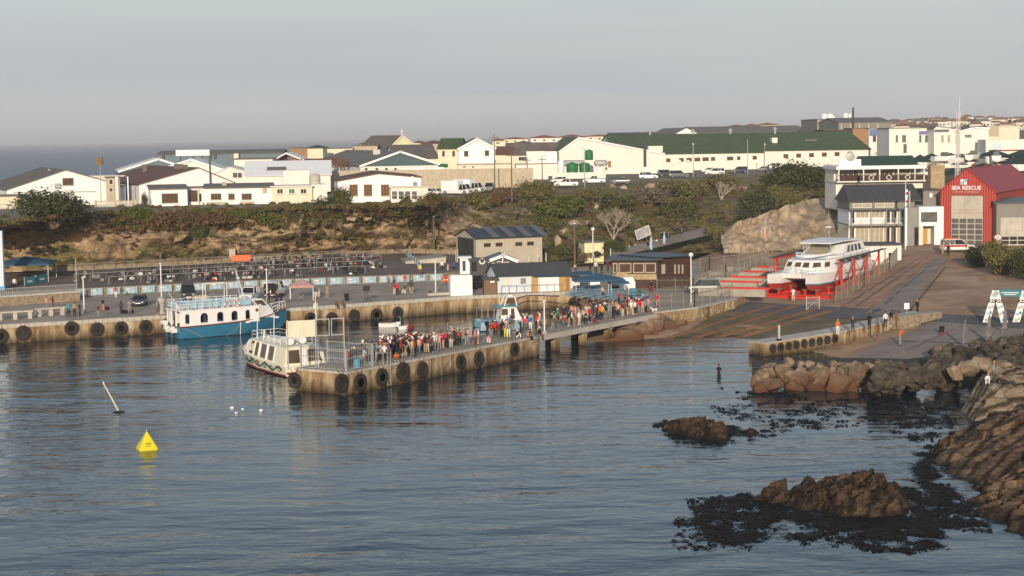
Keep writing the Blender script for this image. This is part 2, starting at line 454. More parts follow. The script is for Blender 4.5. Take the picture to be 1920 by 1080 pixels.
def watermat():
 m=bpy.data.materials.new('sea_water')
 m.use_nodes=True
 nt=m.node_tree
 L=nt.links.new
 b=nt.nodes['Principled BSDF']
 b.inputs['Base Color'].default_value=(0.008,0.026,0.040,1)
 b.inputs['Specular Tint'].default_value=(0.56,0.80,1.0,1)
 b.inputs['Roughness'].default_value=0.06
 b.inputs['IOR'].default_value=1.32
 g=nd(nt,'ShaderNodeNewGeometry')
 last=None
 nw=nd(nt,'ShaderNodeTexNoise');nw.inputs['Scale'].default_value=0.022;nw.inputs['Detail'].default_value=3;nw.inputs['Distortion'].default_value=0.8
 L(g.outputs['Position'],nw.inputs['Vector'])
 mw=nd(nt,'ShaderNodeMapRange');mw.inputs['From Min'].default_value=0.35;mw.inputs['From Max'].default_value=0.65;mw.inputs['To Min'].default_value=0.35;mw.inputs['To Max'].default_value=1.0
 L(nw.outputs['Fac'],mw.inputs['Value'])
 for(sx,sy,sc,dist,rot,det)in((0.55,1.0,0.16,0.42,8,2.0),(0.45,1.0,0.62,0.16,-6,3.0),(0.55,1.0,2.3,0.034,14,2.0)):
  mp=nd(nt,'ShaderNodeMapping')
  mp.inputs['Scale'].default_value=(sx,sy,1)
  mp.inputs['Rotation'].default_value=(0,0,R(rot))
  L(g.outputs['Position'],mp.inputs['Vector'])
  n=nd(nt,'ShaderNodeTexNoise')
  n.inputs['Scale'].default_value=sc
  n.inputs['Detail'].default_value=det
  n.inputs['Roughness'].default_value=0.5
  n.inputs['Distortion'].default_value=0.3
  L(mp.outputs[0],n.inputs['Vector'])
  bp=nd(nt,'ShaderNodeBump')
  bp.inputs['Strength'].default_value=1.0
  bp.inputs['Distance'].default_value=dist
  L(mw.outputs[0],bp.inputs['Strength'])
  L(n.outputs['Fac'],bp.inputs['Height'])
  if last:
   L(last.outputs[0],bp.inputs['Normal'])
  last=bp
 L(last.outputs[0],b.inputs['Normal'])
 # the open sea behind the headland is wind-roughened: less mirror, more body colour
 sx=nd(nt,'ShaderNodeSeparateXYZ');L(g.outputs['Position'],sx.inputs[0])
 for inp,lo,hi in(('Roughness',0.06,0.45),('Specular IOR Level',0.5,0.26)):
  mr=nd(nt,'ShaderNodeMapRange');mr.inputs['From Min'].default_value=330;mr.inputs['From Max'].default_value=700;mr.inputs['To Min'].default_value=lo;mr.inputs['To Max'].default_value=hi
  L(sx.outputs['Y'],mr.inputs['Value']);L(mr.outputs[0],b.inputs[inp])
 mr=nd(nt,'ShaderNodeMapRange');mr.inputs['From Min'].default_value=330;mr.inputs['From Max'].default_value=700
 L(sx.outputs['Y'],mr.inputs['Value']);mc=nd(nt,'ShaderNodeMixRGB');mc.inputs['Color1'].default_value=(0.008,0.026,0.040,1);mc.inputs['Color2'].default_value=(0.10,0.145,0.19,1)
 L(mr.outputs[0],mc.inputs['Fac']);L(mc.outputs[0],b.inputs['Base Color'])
 MT['sea_water']=m
watermat()
# ------------------------------------------------------------------ mesh building
class MB:
 def __init__(s):
  s.v,s.f,s.m,s.mats=[],[],[],[]
 def mi(s,m):
  if m not in s.mats:
   s.mats.append(m)
  return s.mats.index(m)
 def add(s,vs,fs,m):
  o=len(s.v);k=s.mi(m)
  s.v+=[tuple(p)for p in vs]
  for f in fs:
   s.f.append([i+o for i in f]);s.m.append(k)
  return s
 def box(s,x0,x1,y0,y1,z0,z1,m,M=None):
  vs=[(x,y,z)for z in(z0,z1)for y in(y0,y1)for x in(x0,x1)]
  if M is not None:
   vs=[M@Vector(p)for p in vs]
  return s.add(vs,[(0,2,3,1),(4,5,7,6),(0,1,5,4),(2,6,7,3),(0,4,6,2),(1,3,7,5)],m)
 def prism(s,poly,a0,a1,m,axis='y'):
  """poly in the two other axes, extruded along axis"""
  n=len(poly)
  def mkp(p,a):
   return{'y':(p[0],a,p[1]),'x':(a,p[0],p[1]),'z':(p[0],p[1],a)}[axis]
  vs=[mkp(p,a0)for p in poly]+[mkp(p,a1)for p in poly]
  fs=[list(range(n))[::-1],[i+n for i in range(n)]]
  fs+=[(i,(i+1)%n,(i+1)%n+n,i+n)for i in range(n)]
  return s.add(vs,fs,m)
 def tube(s,p,q,r,m,n=6,r2=None):
  p,q=Vector(p),Vector(q)
  d=q-p
  if d.length<1e-6:
   return s
  a=d.to_track_quat('Z','Y')
  r2=r if r2 is None else r2
  vs=[]
  for P,rr in((p,r),(q,r2)):
   for i in range(n):
    t=2*math.pi*i/n
    vs.append(P+a@Vector((rr*math.cos(t),rr*math.sin(t),0)))
  fs=[(i,(i+1)%n,(i+1)%n+n,i+n)for i in range(n)]+[list(range(n))[::-1],[i+n for i in range(n)]]
  return s.add(vs,fs,m)
 def path(s,pts,r,m,n=5):
  for a,b in zip(pts[:-1],pts[1:]):
   s.tube(a,b,r,m,n)
  return s
 def bar(s,p,q,w,m):
  return s.tube(p,q,w*0.7071,m,4)
 def lathe(s,prof,m,n=12,c=(0,0,0),axis='z',smooth=False):
  vs,fs=[],[]
  for r,z in prof:
   for i in range(n):
    t=2*math.pi*i/n
    a,b=r*math.cos(t),r*math.sin(t)
    p={'z':(a,b,z),'x':(z,a,b),'y':(a,z,b)}[axis]
    vs.append((p[0]+c[0],p[1]+c[1],p[2]+c[2]))
  k=len(prof)
  for j in range(k-1):
   for i in range(n):
    fs.append((j*n+i,j*n+(i+1)%n,(j+1)*n+(i+1)%n,(j+1)*n+i))
  if prof[0][0]>1e-4:fs.append(list(range(n))[::-1])
  if prof[-1][0]>1e-4:fs.append([(k-1)*n+i for i in range(n)])
  return s.add(vs,fs,m)
 def torus(s,c,R0,r,m,n=20,k=8,axis='y'):
  vs,fs=[],[]
  for i in range(n):
   t=2*math.pi*i/n
   for j in range(k):
    a=2*math.pi*j/k
    rr=R0+r*math.cos(a);h=r*math.sin(a)
    x,y=rr*math.cos(t),rr*math.sin(t)
    p={'y':(x,h,y),'z':(x,y,h),'x':(h,x,y)}[axis]
    vs.append((p[0]+c[0],p[1]+c[1],p[2]+c[2]))
  for i in range(n):
   for j in range(k):
    fs.append((i*k+j,((i+1)%n)*k+j,((i+1)%n)*k+(j+1)%k,i*k+(j+1)%k))
  return s.add(vs,fs,m)
 def loft(s,rings,m,close=True,caps=True):
  """rings: lists of points, all the same length"""
  n=len(rings[0]);vs=[p for r in rings for p in r];fs=[]
  for j in range(len(rings)-1):
   for i in range(n if close else n-1):
    fs.append((j*n+i,j*n+(i+1)%n,(j+1)*n+(i+1)%n,(j+1)*n+i))
  if caps:
   fs.append(list(range(n))[::-1]);fs.append([(len(rings)-1)*n+i for i in range(n)])
  return s.add(vs,fs,m)
 def mesh(s,name='mesh',smooth=False):
  me=bpy.data.meshes.new(name)
  me.from_pydata(s.v,[],s.f)
  for m in s.mats:
   me.materials.append(MT[m])
  me.polygons.foreach_set('material_index',s.m)
  bm=bmesh.new();bm.from_mesh(me)
  bmesh.ops.recalc_face_normals(bm,faces=bm.faces)
  bm.to_mesh(me);bm.free()
  if smooth:
   me.polygons.foreach_set('use_smooth',[True]*len(me.polygons))
  me.update()
  return me
 def obj(s,name,parent=None,loc=(0,0,0),rz=0.0,smooth=False):
  return mobj(name,s.mesh(name,smooth),parent,loc,rz)
def mobj(name,me,parent=None,loc=(0,0,0),rz=0.0,sc=None):
 o=bpy.data.objects.new(name,me)
 COL.objects.link(o)
 o.parent=parent
 o.location=loc
 o.rotation_euler=(0,0,rz)
 if sc:o.scale=sc if isinstance(sc,(tuple,list))else(sc,sc,sc)
 return o
def tag(o,label=None,cat=None,group=None,kind=None):
 if label:o['label']=label
 if cat:o['category']=cat
 if group:o['group']=group
 if kind:o['kind']=kind
 return o
def thing(name,label,cat,loc,rz=0.0,group=None):
 o=bpy.data.objects.new(name,None)
 COL.objects.link(o)
 o.empty_display_size=0.5
 o.location=loc
 o.rotation_euler=(0,0,rz)
 return tag(o,label,cat,group)
def copy_tree(o,parent=None):
 c=o.copy();COL.objects.link(c);c.parent=parent
 for ch in o.children:
  copy_tree(ch,c)
 return c
def override(o,slot,mat):
 sl=o.material_slots[slot];sl.link='OBJECT';sl.material=MT[mat]
def fbm(p,oct=4,h=0.55):
 a,s,t=1.0,0.0,Vector(p)
 for i in range(oct):
  s+=a*noise.noise(t);t=t*2.03;a*=h
 return s
def text_mesh(name,body,size,mat,parent,loc,rot=(R(90),0,0),depth=0.02,align='CENTER',bold=0.0):
 cu=bpy.data.curves.new(name,'FONT')
 cu.body=body;cu.size=size;cu.align_x=align;cu.align_y='CENTER';cu.extrude=depth;cu.offset=bold
 cu.resolution_u=2
 tmp=bpy.data.objects.new(name,cu);COL.objects.link(tmp)
 me=bpy.data.meshes.new_from_object(tmp.evaluated_get(bpy.context.evaluated_depsgraph_get()))
 bpy.data.objects.remove(tmp)
 me.materials.clear();me.materials.append(MT[mat])
 o=mobj(name,me,parent,loc);o.rotation_euler=rot
 return o
NUM=['','first','second','third','fourth','fifth','sixth','seventh','eighth','ninth','tenth','eleventh','twelfth']
def nth(i):
 if i<len(NUM):return NUM[i]
 return '%d%s'%(i,'th' if 10<=i%100<=20 else{1:'st',2:'nd',3:'rd'}.get(i%10,'th'))
 # ------------------------------------------------------------------ ground sheets
def lerp_curve(c,x):
 if x<=c[0][0]:return c[0][1:]
 for a,b in zip(c[:-1],c[1:]):
  if x<=b[0]:
   t=(x-a[0])/(b[0]-a[0])
   return tuple(p+(q-p)*t for p,q in zip(a[1:],b[1:]))
 return c[-1][1:]
def sheet(name,x0,x1,step,curves,subs,mat,disp=None,smooth=True,extra=None):
 """curves of (px, py, z); between two curves the ground is a ruled surface"""
 n=int((x1-x0)/step)+1
 vs,rows=[],sum(subs)+1
 for i in range(n):
  px=x0+(x1-x0)*i/(n-1)
  pts=[]
  for c in curves:
   py,z=lerp_curve(c,px)
   pts.append((py,1.0/at(px,py,z).y))
  col=[]
  for k,(a,b)in enumerate(zip(pts[:-1],pts[1:])):
   for j in range(subs[k]):
    t=j/subs[k]
    col.append((a[0]+(b[0]-a[0])*t,a[1]+(b[1]-a[1])*t,k+t))
  col.append((pts[-1][0],pts[-1][1],len(pts)-1.0))
  for py,iv,k in col:
   p=atY(px,py,1.0/iv)
   if disp:p=disp(p,k,px)
   vs.append(p)
 fs=[(i*rows+j,(i+1)*rows+j,(i+1)*rows+j+1,i*rows+j+1)for i in range(n-1)for j in range(rows-1)]
 mb=MB();mb.add(vs,fs,mat)
 me=mb.mesh(name,smooth)
 return tag(mobj(name,me),kind='structure')
 # sea: one sheet to the horizon
mb=MB()
ys=[-400,60,400,1200,4000,12000,24000]
xs=[-24000,-6000,-1500,-300,0,300,1500,6000,24000]
mb.add([(x,y,0)for y in ys for x in xs],[(j*9+i,j*9+i+1,(j+1)*9+i+1,(j+1)*9+i)for j in range(6)for i in range(8)],'sea_water')
tag(mb.obj('water'),kind='structure')
# quay: flat deck with an upright stone face
QF=[(-160,167),(-61,209),(-52.3,213),(-43.7,217.3),(-27,225),(-18.9,230.5),(-13.8,233.6),(-7.6,237.6),(2,240.9),(9,243.2)]
QC=[(10,240),(13.5,230),(16,220),(17.4,212.2),(22.7,217),(28.8,228)]
QB=[(34,240),(42,270),(30,300),(-20,310),(-160,250)]
def slab(name,poly,z0,z1,top,side,inset=None):
 mb=MB()
 n=len(poly)
 mb.add([(x,y,z1)for x,y in poly],[list(range(n))],top)
 # upright faces, cut into courses so that the stone can be uneven
 for i in range(n):
  a,b=Vector(poly[i]),Vector(poly[(i+1)%n])
  mb.add([(a.x,a.y,z0),(b.x,b.y,z0),(b.x,b.y,z1),(a.x,a.y,z1)],[(0,1,2,3)],side)
 return mb
quay=tag(slab('quay',QF+QC+QB,-3,2.3,'quay_deck_surface','quay_stone').obj('quay'),kind='structure')
# coping course along the water's edge, each stone on its own
mbs={}
kk=0
for a,b in zip(QF[:-1],QF[1:]):
 a,b=Vector(a),Vector(b);d=b-a;L_=d.length;n=max(1,int(L_/2.4));yaw=math.atan2(d.y,d.x)
 for i in range(n):
  key=round(L_/n,3)
  if key not in mbs:
   m_=MB();m_.box(0.03,L_/n-0.03,-0.12,0.55,-0.42,0.05,'pale_concrete');mbs[key]=m_.mesh('coping_stone')
  p=a+d*i/n
  mobj('coping_stone',mbs[key],quay,(p.x,p.y,2.3+rnd.uniform(-.015,.015)),yaw)
  # terrace with the bicycle racks
CW=[(-200,560,3.5),(0,548,3.5),(160,540,3.5),(300,533,3.5),(450,526,3.5),(600,520,3.5),(750,515,3.5),(830,512,3.5),(870,509,3.3)]
CD=[(-200,519,4.0),(60,511,4.0),(300,498,4.0),(470,489,4.0),(680,478,4.0),(760,474,4.0),(870,477,3.9)]
sheet('terrace',-600,870,10,[CW,CD],[10],'terrace_surface')
def cw(px):
 return at(px,*lerp_curve(CW,px))
 # retaining wall below the terrace: rough stones
mb=MB()
px=-600
P=[]
while px<=870:
 P.append(cw(px));px+=6
for a,b in zip(P[:-1],P[1:]):
 for k in range(3):
  z0=2.25+k*0.42;o=rnd.uniform(-.08,.08);q=rnd.uniform(.02,.06)
  d=(b-a).normalized();nn=Vector((d.y,-d.x,0))
  a2,b2=a+d*q,b-d*q
  mb.add([(a2+nn*(.15+o)).to_tuple()[:2]+(z0,),(b2+nn*(.15+o)).to_tuple()[:2]+(z0,),(b2+nn*(.15+o)).to_tuple()[:2]+(z0+.40,),(a2+nn*(.15+o)).to_tuple()[:2]+(z0+.40,),(a2-nn*.35).to_tuple()[:2]+(z0,),(b2-nn*.35).to_tuple()[:2]+(z0,),(b2-nn*.35).to_tuple()[:2]+(z0+.40,),(a2-nn*.35).to_tuple()[:2]+(z0+.40,)],[(0,1,2,3),(4,5,6,7),(3,2,6,7),(0,1,5,4),(0,3,7,4),(1,2,6,5)],'stone_wall')
w_=thing('retaining_wall','long low rough stone wall between quay road and bicycle terrace','wall',(0,0,0))
tag(mb.obj('stones',w_),kind='stuff')
# parapet along the foot of the cliff
mb=MB()
P=[at(px,*lerp_curve(CD,px))for px in range(80,861,8)]
for a,b in zip(P[:-1],P[1:]):
 d=(b-a).normalized();nn=Vector((d.y,-d.x,0))*.25;h=rnd.uniform(.62,.78)
 a,b=a+d*.02+nn*.5,b-d*.02+nn*.5
 vs=[(p+s*nn+Vector((0,0,z)))for z in(-.3,h)for p,s in((a,1),(b,1),(b,-1),(a,-1))]
 mb.add(vs,[(0,1,5,4),(1,2,6,5),(2,3,7,6),(3,0,4,7),(4,5,6,7)],'stone_wall')
w_=thing('stone_parapet','low stone parapet along the foot of the cliff behind the bicycles','wall',(0,0,0))
tag(mb.obj('stones',w_),kind='stuff')
# cliff and bushy hillside: foot, ledge, rim
CE=[(-200,470,8.0),(0,462,8.0),(60,455,8.4),(300,446,8.6),(560,436,8.6),(760,425,8.6),(870,424,7.6),(1000,436,6.4),(1140,430,7.0),(1300,400,8.4),(1360,400,9.2),(1450,385,10.4),(1560,365,11.6),(2200,360,12.0)]
CF=[(-200,424,12.2),(0,420,12.2),(60,414,12.4),(250,398,12.6),(470,394,12.4),(680,389,12.5),(800,385,12.5),(850,374,12.5),(900,364,12.5),(1000,352,12.5),(1100,347,12.6),(1200,341,12.6),(1300,334,12.6),(1400,329,12.6),(1500,323,12.6),(1600,318,12.6),(2200,318,12.6)]
CD2=[(-200,517,4.1),(60,509,4.1),(300,496,4.1),(470,487,4.1),(680,476,4.1),(760,472,4.1),(870,478,3.6),(930,500,3.2),(1060,500,3.0),(1140,492,3.4),(1240,482,3.4),(1310,476,3.6),(1360,474,3.9),(1480,472,4.2),(1590,466,4.6),(1770,460,4.8),(2200,465,5.0)]
def cliff_disp(p,k,px):
 e=min(1.0,k/0.25)*min(1.0,max(0.0,(2.0-k)/0.15)+0.15)
 cl=1.0 if px<900 else max(0.25,1.0-(px-900)/200.0)
 q=Vector((p.x*0.16,p.y*0.16,p.z*0.28))
 a=fbm(q,5)
 b=abs(noise.noise(Vector((p.x*.34,p.y*.2,p.z*.16))))**0.7
 led=math.sin(p.z*2.4+2.5*noise.noise(Vector((p.x*.07,0,p.z*.1))))
 d=(1.9*a-2.2*b*cl+0.35*led*cl+0.6)*e
 fd=max(0.0,min(1.0,(1010-px)/140.0))
 d=d*fd-(1-fd)*1.2
 return p+Vector((0.12*a,-d,0.4*a*e*(1 if k<1.9 else 0)*fd))
sheet('cliff',-600,1020,2.2,[CD2,CE,CF],[36,32],'cliff_rock',cliff_disp)
sheet('hillside',860,2700,6,[[(a,b-1,c-.5)for a,b,c in CD2],[(a,b,c-.25)for a,b,c in CE],CF],[12,14],'hill_soil',lambda p,k,px:p+Vector((0,0,.5*fbm(p*.12,4)*min(1,k*4)*min(1,(2-k)*3))))
# plateau with the town, falling to the sea behind on the left, rising to the far hill on the right
RY=[0,8,40,100,180,270,380,550,800,1100,1500,2300]
def plat_z(px,Y):
 coast=lerp_curve([(-200,400),(230,470),(560,700),(800,1000),(1050,1500),(1300,2600),(2200,3000)],px)[0]
 z=12.6
 hill=max(0.0,min(1.0,(px-1420)/300.0))*max(0.0,min(1.0,(Y-900)/900.0))
 z+=hill*(13+4*noise.noise(Vector((px*.004,Y*.002,0))))
 z+=max(0.0,min(1.0,(Y-520)/400.0))*2.5
 if Y>coast:z=max(-3,z-(Y-coast)*0.35)
 return z
vs=[];cols=list(range(-700,2701,50))
for px in cols:
 py,z=lerp_curve(CF,px);p0=at(px,py,z)
 for k,r in enumerate(RY):
  Y=p0.y+r+.4
  d=ray(px,300);X=d.x/d.y*Y
  vs.append((X,Y,(z-0.3)if k==0 else plat_z(px,Y)))
n=len(RY)
mb=MB();mb.add(vs,[(i*n+j,(i+1)*n+j,(i+1)*n+j+1,i*n+j+1)for i in range(len(cols)-1)for j in range(n-1)],'town_ground')
tag(mb.obj('plateau',smooth=True),kind='structure')
# slipway yard, road strip and ramp on the right
K0=[(1090,668,-.9),(1240,655,-.7),(1330,650,-.6),(1400,648,-.6),(1450,668,-.6),(1550,706,-.6),(1650,722,-.5),(1800,735,-.3),(2200,760,0)]
K1=[(1090,650,-.2),(1240,626,.25),(1300,618,.45),(1400,610,.6),(1500,628,.5),(1600,656,.3),(1700,668,.5),(1800,660,1.0),(2200,680,1.8)]
K2=[(1090,620,.6),(1240,600,1.0),(1300,590,1.1),(1400,579,1.05),(1480,581,1.05),(1620,595,1.4),(1750,602,1.9),(1920,612,2.1),(2200,630,2.5)]
K3=[(1090,600,1.0),(1240,585,1.4),(1300,572,1.9),(1380,562,1.45),(1480,564,1.35),(1560,566,1.5),(1700,555,2.9),(1920,556,3.2),(2200,565,3.4)]
K4=[(1090,560,1.9),(1240,545,2.1),(1300,530,2.4),(1380,512,2.2),(1480,510,2.2),(1600,500,3.2),(1700,495,4.3),(1920,500,4.6),(2200,510,4.7)]
K5=[(1090,540,2.0),(1240,520,2.1),(1300,495,2.5),(1380,472,4.0),(1590,466,5.0),(1770,466,5.4),(1920,466,5.5),(2200,470,5.6)]
K6=[(1090,520,2.0),(1240,505,2.1),(1300,485,2.5),(1380,450,4.0),(1590,440,5.1),(2200,440,5.6)]
sheet('slipway_yard',1090,2700,6,[K0,K1,K2,K3,K4,K5,K6],[8,8,6,8,8,5],'sand_lot',lambda p,k,px:p+Vector((0,0,.10*fbm(p*.25,4)-(.35 if k>2.9 and px<1330 else 0))))
KT=[K0,K1,K2,K3,K4,K5]
def lift(c,dz):return[(a,b,z+dz)for a,b,z in c]
def yard_z(px,py):
 pts=[lerp_curve(c,px)for c in KT]
 for(y0,z0),(y1,z1)in zip(pts[:-1],pts[1:]):
  if y1<=py<=y0:
   t=(y0-py)/(y0-y1)
   iv=(1-t)/at(px,y0,z0).y+t/at(px,y1,z1).y
   return atY(px,py,1/iv).z
 return pts[0][1]if py>pts[0][0]else pts[-1][1]
def patch(name,quadpts,mat,dz,nu=16,nv=8,smooth=True,kind='structure'):
 """ground-hugging sheet with pixel corners A B C D (A-B near edge, D-C far edge)"""
 A,B,C,D=quadpts
 vs=[]
 for i in range(nu+1):
  for j in range(nv+1):
   u,v=i/nu,j/nv
   x=(A[0]*(1-u)+B[0]*u)*(1-v)+(D[0]*(1-u)+C[0]*u)*v
   y=(A[1]*(1-u)+B[1]*u)*(1-v)+(D[1]*(1-u)+C[1]*u)*v
   z=yard_z(x,y)
   p=at(x,y,z)
   vs.append(p+Vector((0,0,.10*fbm(p*.25,4)+dz)))
 mb=MB();mb.add(vs,[(i*(nv+1)+j,(i+1)*(nv+1)+j,(i+1)*(nv+1)+j+1,i*(nv+1)+j+1)for i in range(nu)for j in range(nv)],mat)
 return tag(mb.obj(name,smooth=smooth),kind=kind)
patch('slipway',[(1235,654),(1450,660),(1560,590),(1370,570)],'slip_ground',.05)
patch('slipway',[(1440,655),(1560,640),(1740,596),(1545,584)],'slip_ground',.05)
patch('road',[(1340,582),(2190,640),(2190,616),(1395,566)],'asphalt',.09,30,6)
patch('road',[(1622,590),(1690,594),(1775,486),(1752,484)],'ramp_concrete',.10,10,16)
patch('dirt_track',[(1575,574),(1618,588),(1750,484),(1700,480)],'red_soil',.085,8,16)
for q in([(1588,570),(1591,571),(1728,483),(1726,483)],[(1604,575),(1607,576),(1740,483),(1738,483)],[(1640,585),(1643,586),(1757,488),(1755,488)],[(1700,588),(1704,590),(1775,500),(1772,500)]):patch('tyre_track',q,'asphalt',.112,1,16)
patch('boat_ramp',[(1530,700),(1780,712),(2190,640),(1745,604)],'ramp_concrete',.12,24,12)
for q in([(1590,706),(1592,706),(1822,606),(1820,606)],[(1655,709),(1657,709),(1902,613),(1900,613)],[(1720,711),(1722,711),(1982,620),(1980,620)],[(1600,672),(1905,684),(1905,685.5),(1600,673.5)],[(1665,640),(1990,652),(1990,653.2),(1665,641.2)]):patch('ramp_joint',q,'dark_boulder',.135,12,6)
# rails of the slipway
for i,(a,b)in enumerate([((1215,648),(1450,574)),((1262,649),(1490,576)),((1300,648),(1535,580)),((1330,652),(1560,584))]):
 pts=[]
 for k in range(13):
  t=k/12;x,y=a[0]+(b[0]-a[0])*t,a[1]+(b[1]-a[1])*t
  p=at(x,y,yard_z(x,y));pts.append(p+Vector((0,0,.22)))
 r_=thing('slipway_rail','%s rusty slipway rail from the left, running down into the water'%nth(i+1),'rail',(0,0,0),group='rails of the slipway')
 m_=MB()
 for p,q in zip(pts[:-1],pts[1:]):
  m_.bar(p,q,.16,'rust')
 m_.obj('rail',r_)
 m_=MB()
 for p,q in zip(pts[:-1],pts[1:]):
  m_.bar(p-Vector((0,0,.16)),q-Vector((0,0,.16)),.30,'brown_wood')
 m_.obj('bed',r_)
 # ------------------------------------------------------------------ main pier: solid head, then a deck on piles
PB,PC=Vector((-15.6,163.0,0)),Vector((17.9,212.6,0))
pe=(PC-PB).normalized();PL=(PC-PB).length;PYAW=math.atan2(pe.y,pe.x);PW=6.2
pier=thing('pier','stained concrete pier with crowd, solid head and deck on piles','pier',(PB.x,PB.y,0),PYAW)
LS=33.0
def uneven_wall(mb,p0,p1,z0,z1,nrm,mat,amp=.12,st=.7):
 d=p1-p0;n=max(2,int(d.length/st));m=6
 vs=[]
 for i in range(n+1):
  for j in range(m+1):
   p=p0+d*i/n;z=z0+(z1-z0)*j/m
   e=amp*fbm(Vector((p.x*.7+z,p.y*.7,z*.9)),3)if 0<i<n and j<m else 0
   if j==0:e-=.25
   vs.append((p.x+nrm.x*e,p.y+nrm.y*e,z))
 mb.add(vs,[(i*(m+1)+j,(i+1)*(m+1)+j,(i+1)*(m+1)+j+1,i*(m+1)+j+1)for i in range(n)for j in range(m)],mat)
mb=MB()
V=Vector
uneven_wall(mb,V((0,0,0)),V((LS,0,0)),-1.2,2.0,V((0,-1,0)),'quay_stone')
uneven_wall(mb,V((0,PW,0)),V((0,0,0)),-1.2,2.0,V((-1,0,0)),'quay_stone')
uneven_wall(mb,V((LS,0,0)),V((LS,PW,0)),-1.2,2.0,V((1,0,0)),'quay_stone')
uneven_wall(mb,V((LS,PW,0)),V((0,PW,0)),-1.2,2.0,V((0,1,0)),'quay_stone')
mb.obj('head_wall',pier)
mb=MB();mb.box(-.08,LS+.05,-.08,PW+.08,1.99,2.2,'pale_concrete');mb.obj('head_slab',pier)
mb=MB();mb.box(LS+.06,PL+2,0.0,PW,1.62,2.196,'pale_concrete');mb.obj('deck',pier)
mb=MB();mb.box(.25,PL+2,.3,PW-.3,2.2,2.206,'quay_deck_surface');mb.obj('walkway',pier)
for i,s in enumerate((37.2,43.0,48.6,54.0)):
 for y in(.5,PW-1.2):
  mb=MB();mb.box(s,s+.75,y,y+.7,-2,1.4,'quay_stone');mb.box(s-.15,s+.9,y-.12,y+.82,1.38,1.615,'pale_concrete');mb.obj('pile',pier)
  # low wall and steps at the pier root, each block uneven
root=thing('sea_wall','rough stone sea wall carrying the palisade fence beside the slipway','wall',(0,0,0))
a,b=V((17.4,211.9,0)),V((22.7,216.7,0));c=V((28.9,227.8,0))
mb=MB()
for p,q in((a,b),(b,c)):
 d=(q-p).normalized();nn=V((d.y,-d.x,0));n=int((q-p).length/.55)
 for i in range(n):
  for k in range(7):
   s=(q-p).length/n;o=rnd.uniform(-.07,.12);z0=-.6+k*.42
   A=p+d*(i*s+.02+rnd.uniform(0,.04))+nn*(.18+o);B=p+d*((i+1)*s-.02)+nn*(.18+o)
   mb.add([(A.x,A.y,z0),(B.x,B.y,z0),(B.x,B.y,z0+.4),(A.x,A.y,z0+.4),(A.x-nn.x*.6,A.y-nn.y*.6,z0),(B.x-nn.x*.6,B.y-nn.y*.6,z0),(B.x-nn.x*.6,B.y-nn.y*.6,z0+.4),(A.x-nn.x*.6,A.y-nn.y*.6,z0+.4)],[(0,1,2,3),(3,2,6,7),(0,3,7,4),(1,2,6,5),(0,1,5,4)],'quay_stone')
tag(mb.obj('stones',root),kind='stuff')
mb=MB()
for p,q in((a,b),(b,c)):
 d=(q-p).normalized();nn=V((d.y,-d.x,0))
 A,B=p+nn*.3,q+nn*.3
 mb.add([(A.x,A.y,2.3),(B.x,B.y,2.3),(B.x,B.y,2.5),(A.x,A.y,2.5)]+[(X.x-nn.x*.7,X.y-nn.y*.7,z)for X,z in((A,2.3),(B,2.3),(B,2.5),(A,2.5))],[(0,1,2,3),(3,2,6,7),(0,3,7,4),(1,2,6,5)],'pale_concrete')
mb.obj('coping',root)
# second small pier by the boat ramp
p0=at(1435,669,0);p1=at(1576,648,.3);p2_=at(1744,606,1.2)
jet=thing('jetty','low concrete jetty hung with a row of tyres beside the boat ramp','pier',(0,0,0))
mb=MB()
for(p,q,h0,h1)in((p0,p1,1.35,1.75),(p1,p2_,1.75,2.35)):
 d=(q-p).normalized();nn=V((-d.y,d.x,0))*2.6
 vs=[(p.x,p.y,-2),(q.x,q.y,-2),(q.x,q.y,h1),(p.x,p.y,h0)]
 vs+=[(x+nn.x,y+nn.y,z)for x,y,z in vs]
 mb.add(vs,[(0,1,2,3),(4,5,6,7),(3,2,6,7),(0,3,7,4),(1,2,6,5)],'quay_stone')
mb.obj('wall',jet)
mb=MB()
for(p,q,h0,h1)in((p0,p1,1.35,1.75),(p1,p2_,1.75,2.35)):
 d=(q-p).normalized();nn=V((-d.y,d.x,0));A,B=p-nn*.06,q-nn*.06;C_,D_=q+nn*2.66,p+nn*2.66
 mb.add([(A.x,A.y,h0+.01),(B.x,B.y,h1+.01),(C_.x,C_.y,h1+.01),(D_.x,D_.y,h0+.01),(A.x,A.y,h0+.13),(B.x,B.y,h1+.13),(C_.x,C_.y,h1+.13),(D_.x,D_.y,h0+.13)],[(0,1,5,4),(1,2,6,5),(2,3,7,6),(3,0,4,7),(4,5,6,7)],'pale_concrete')
mb.obj('deck',jet)
JET=(p0,p1,p2_)
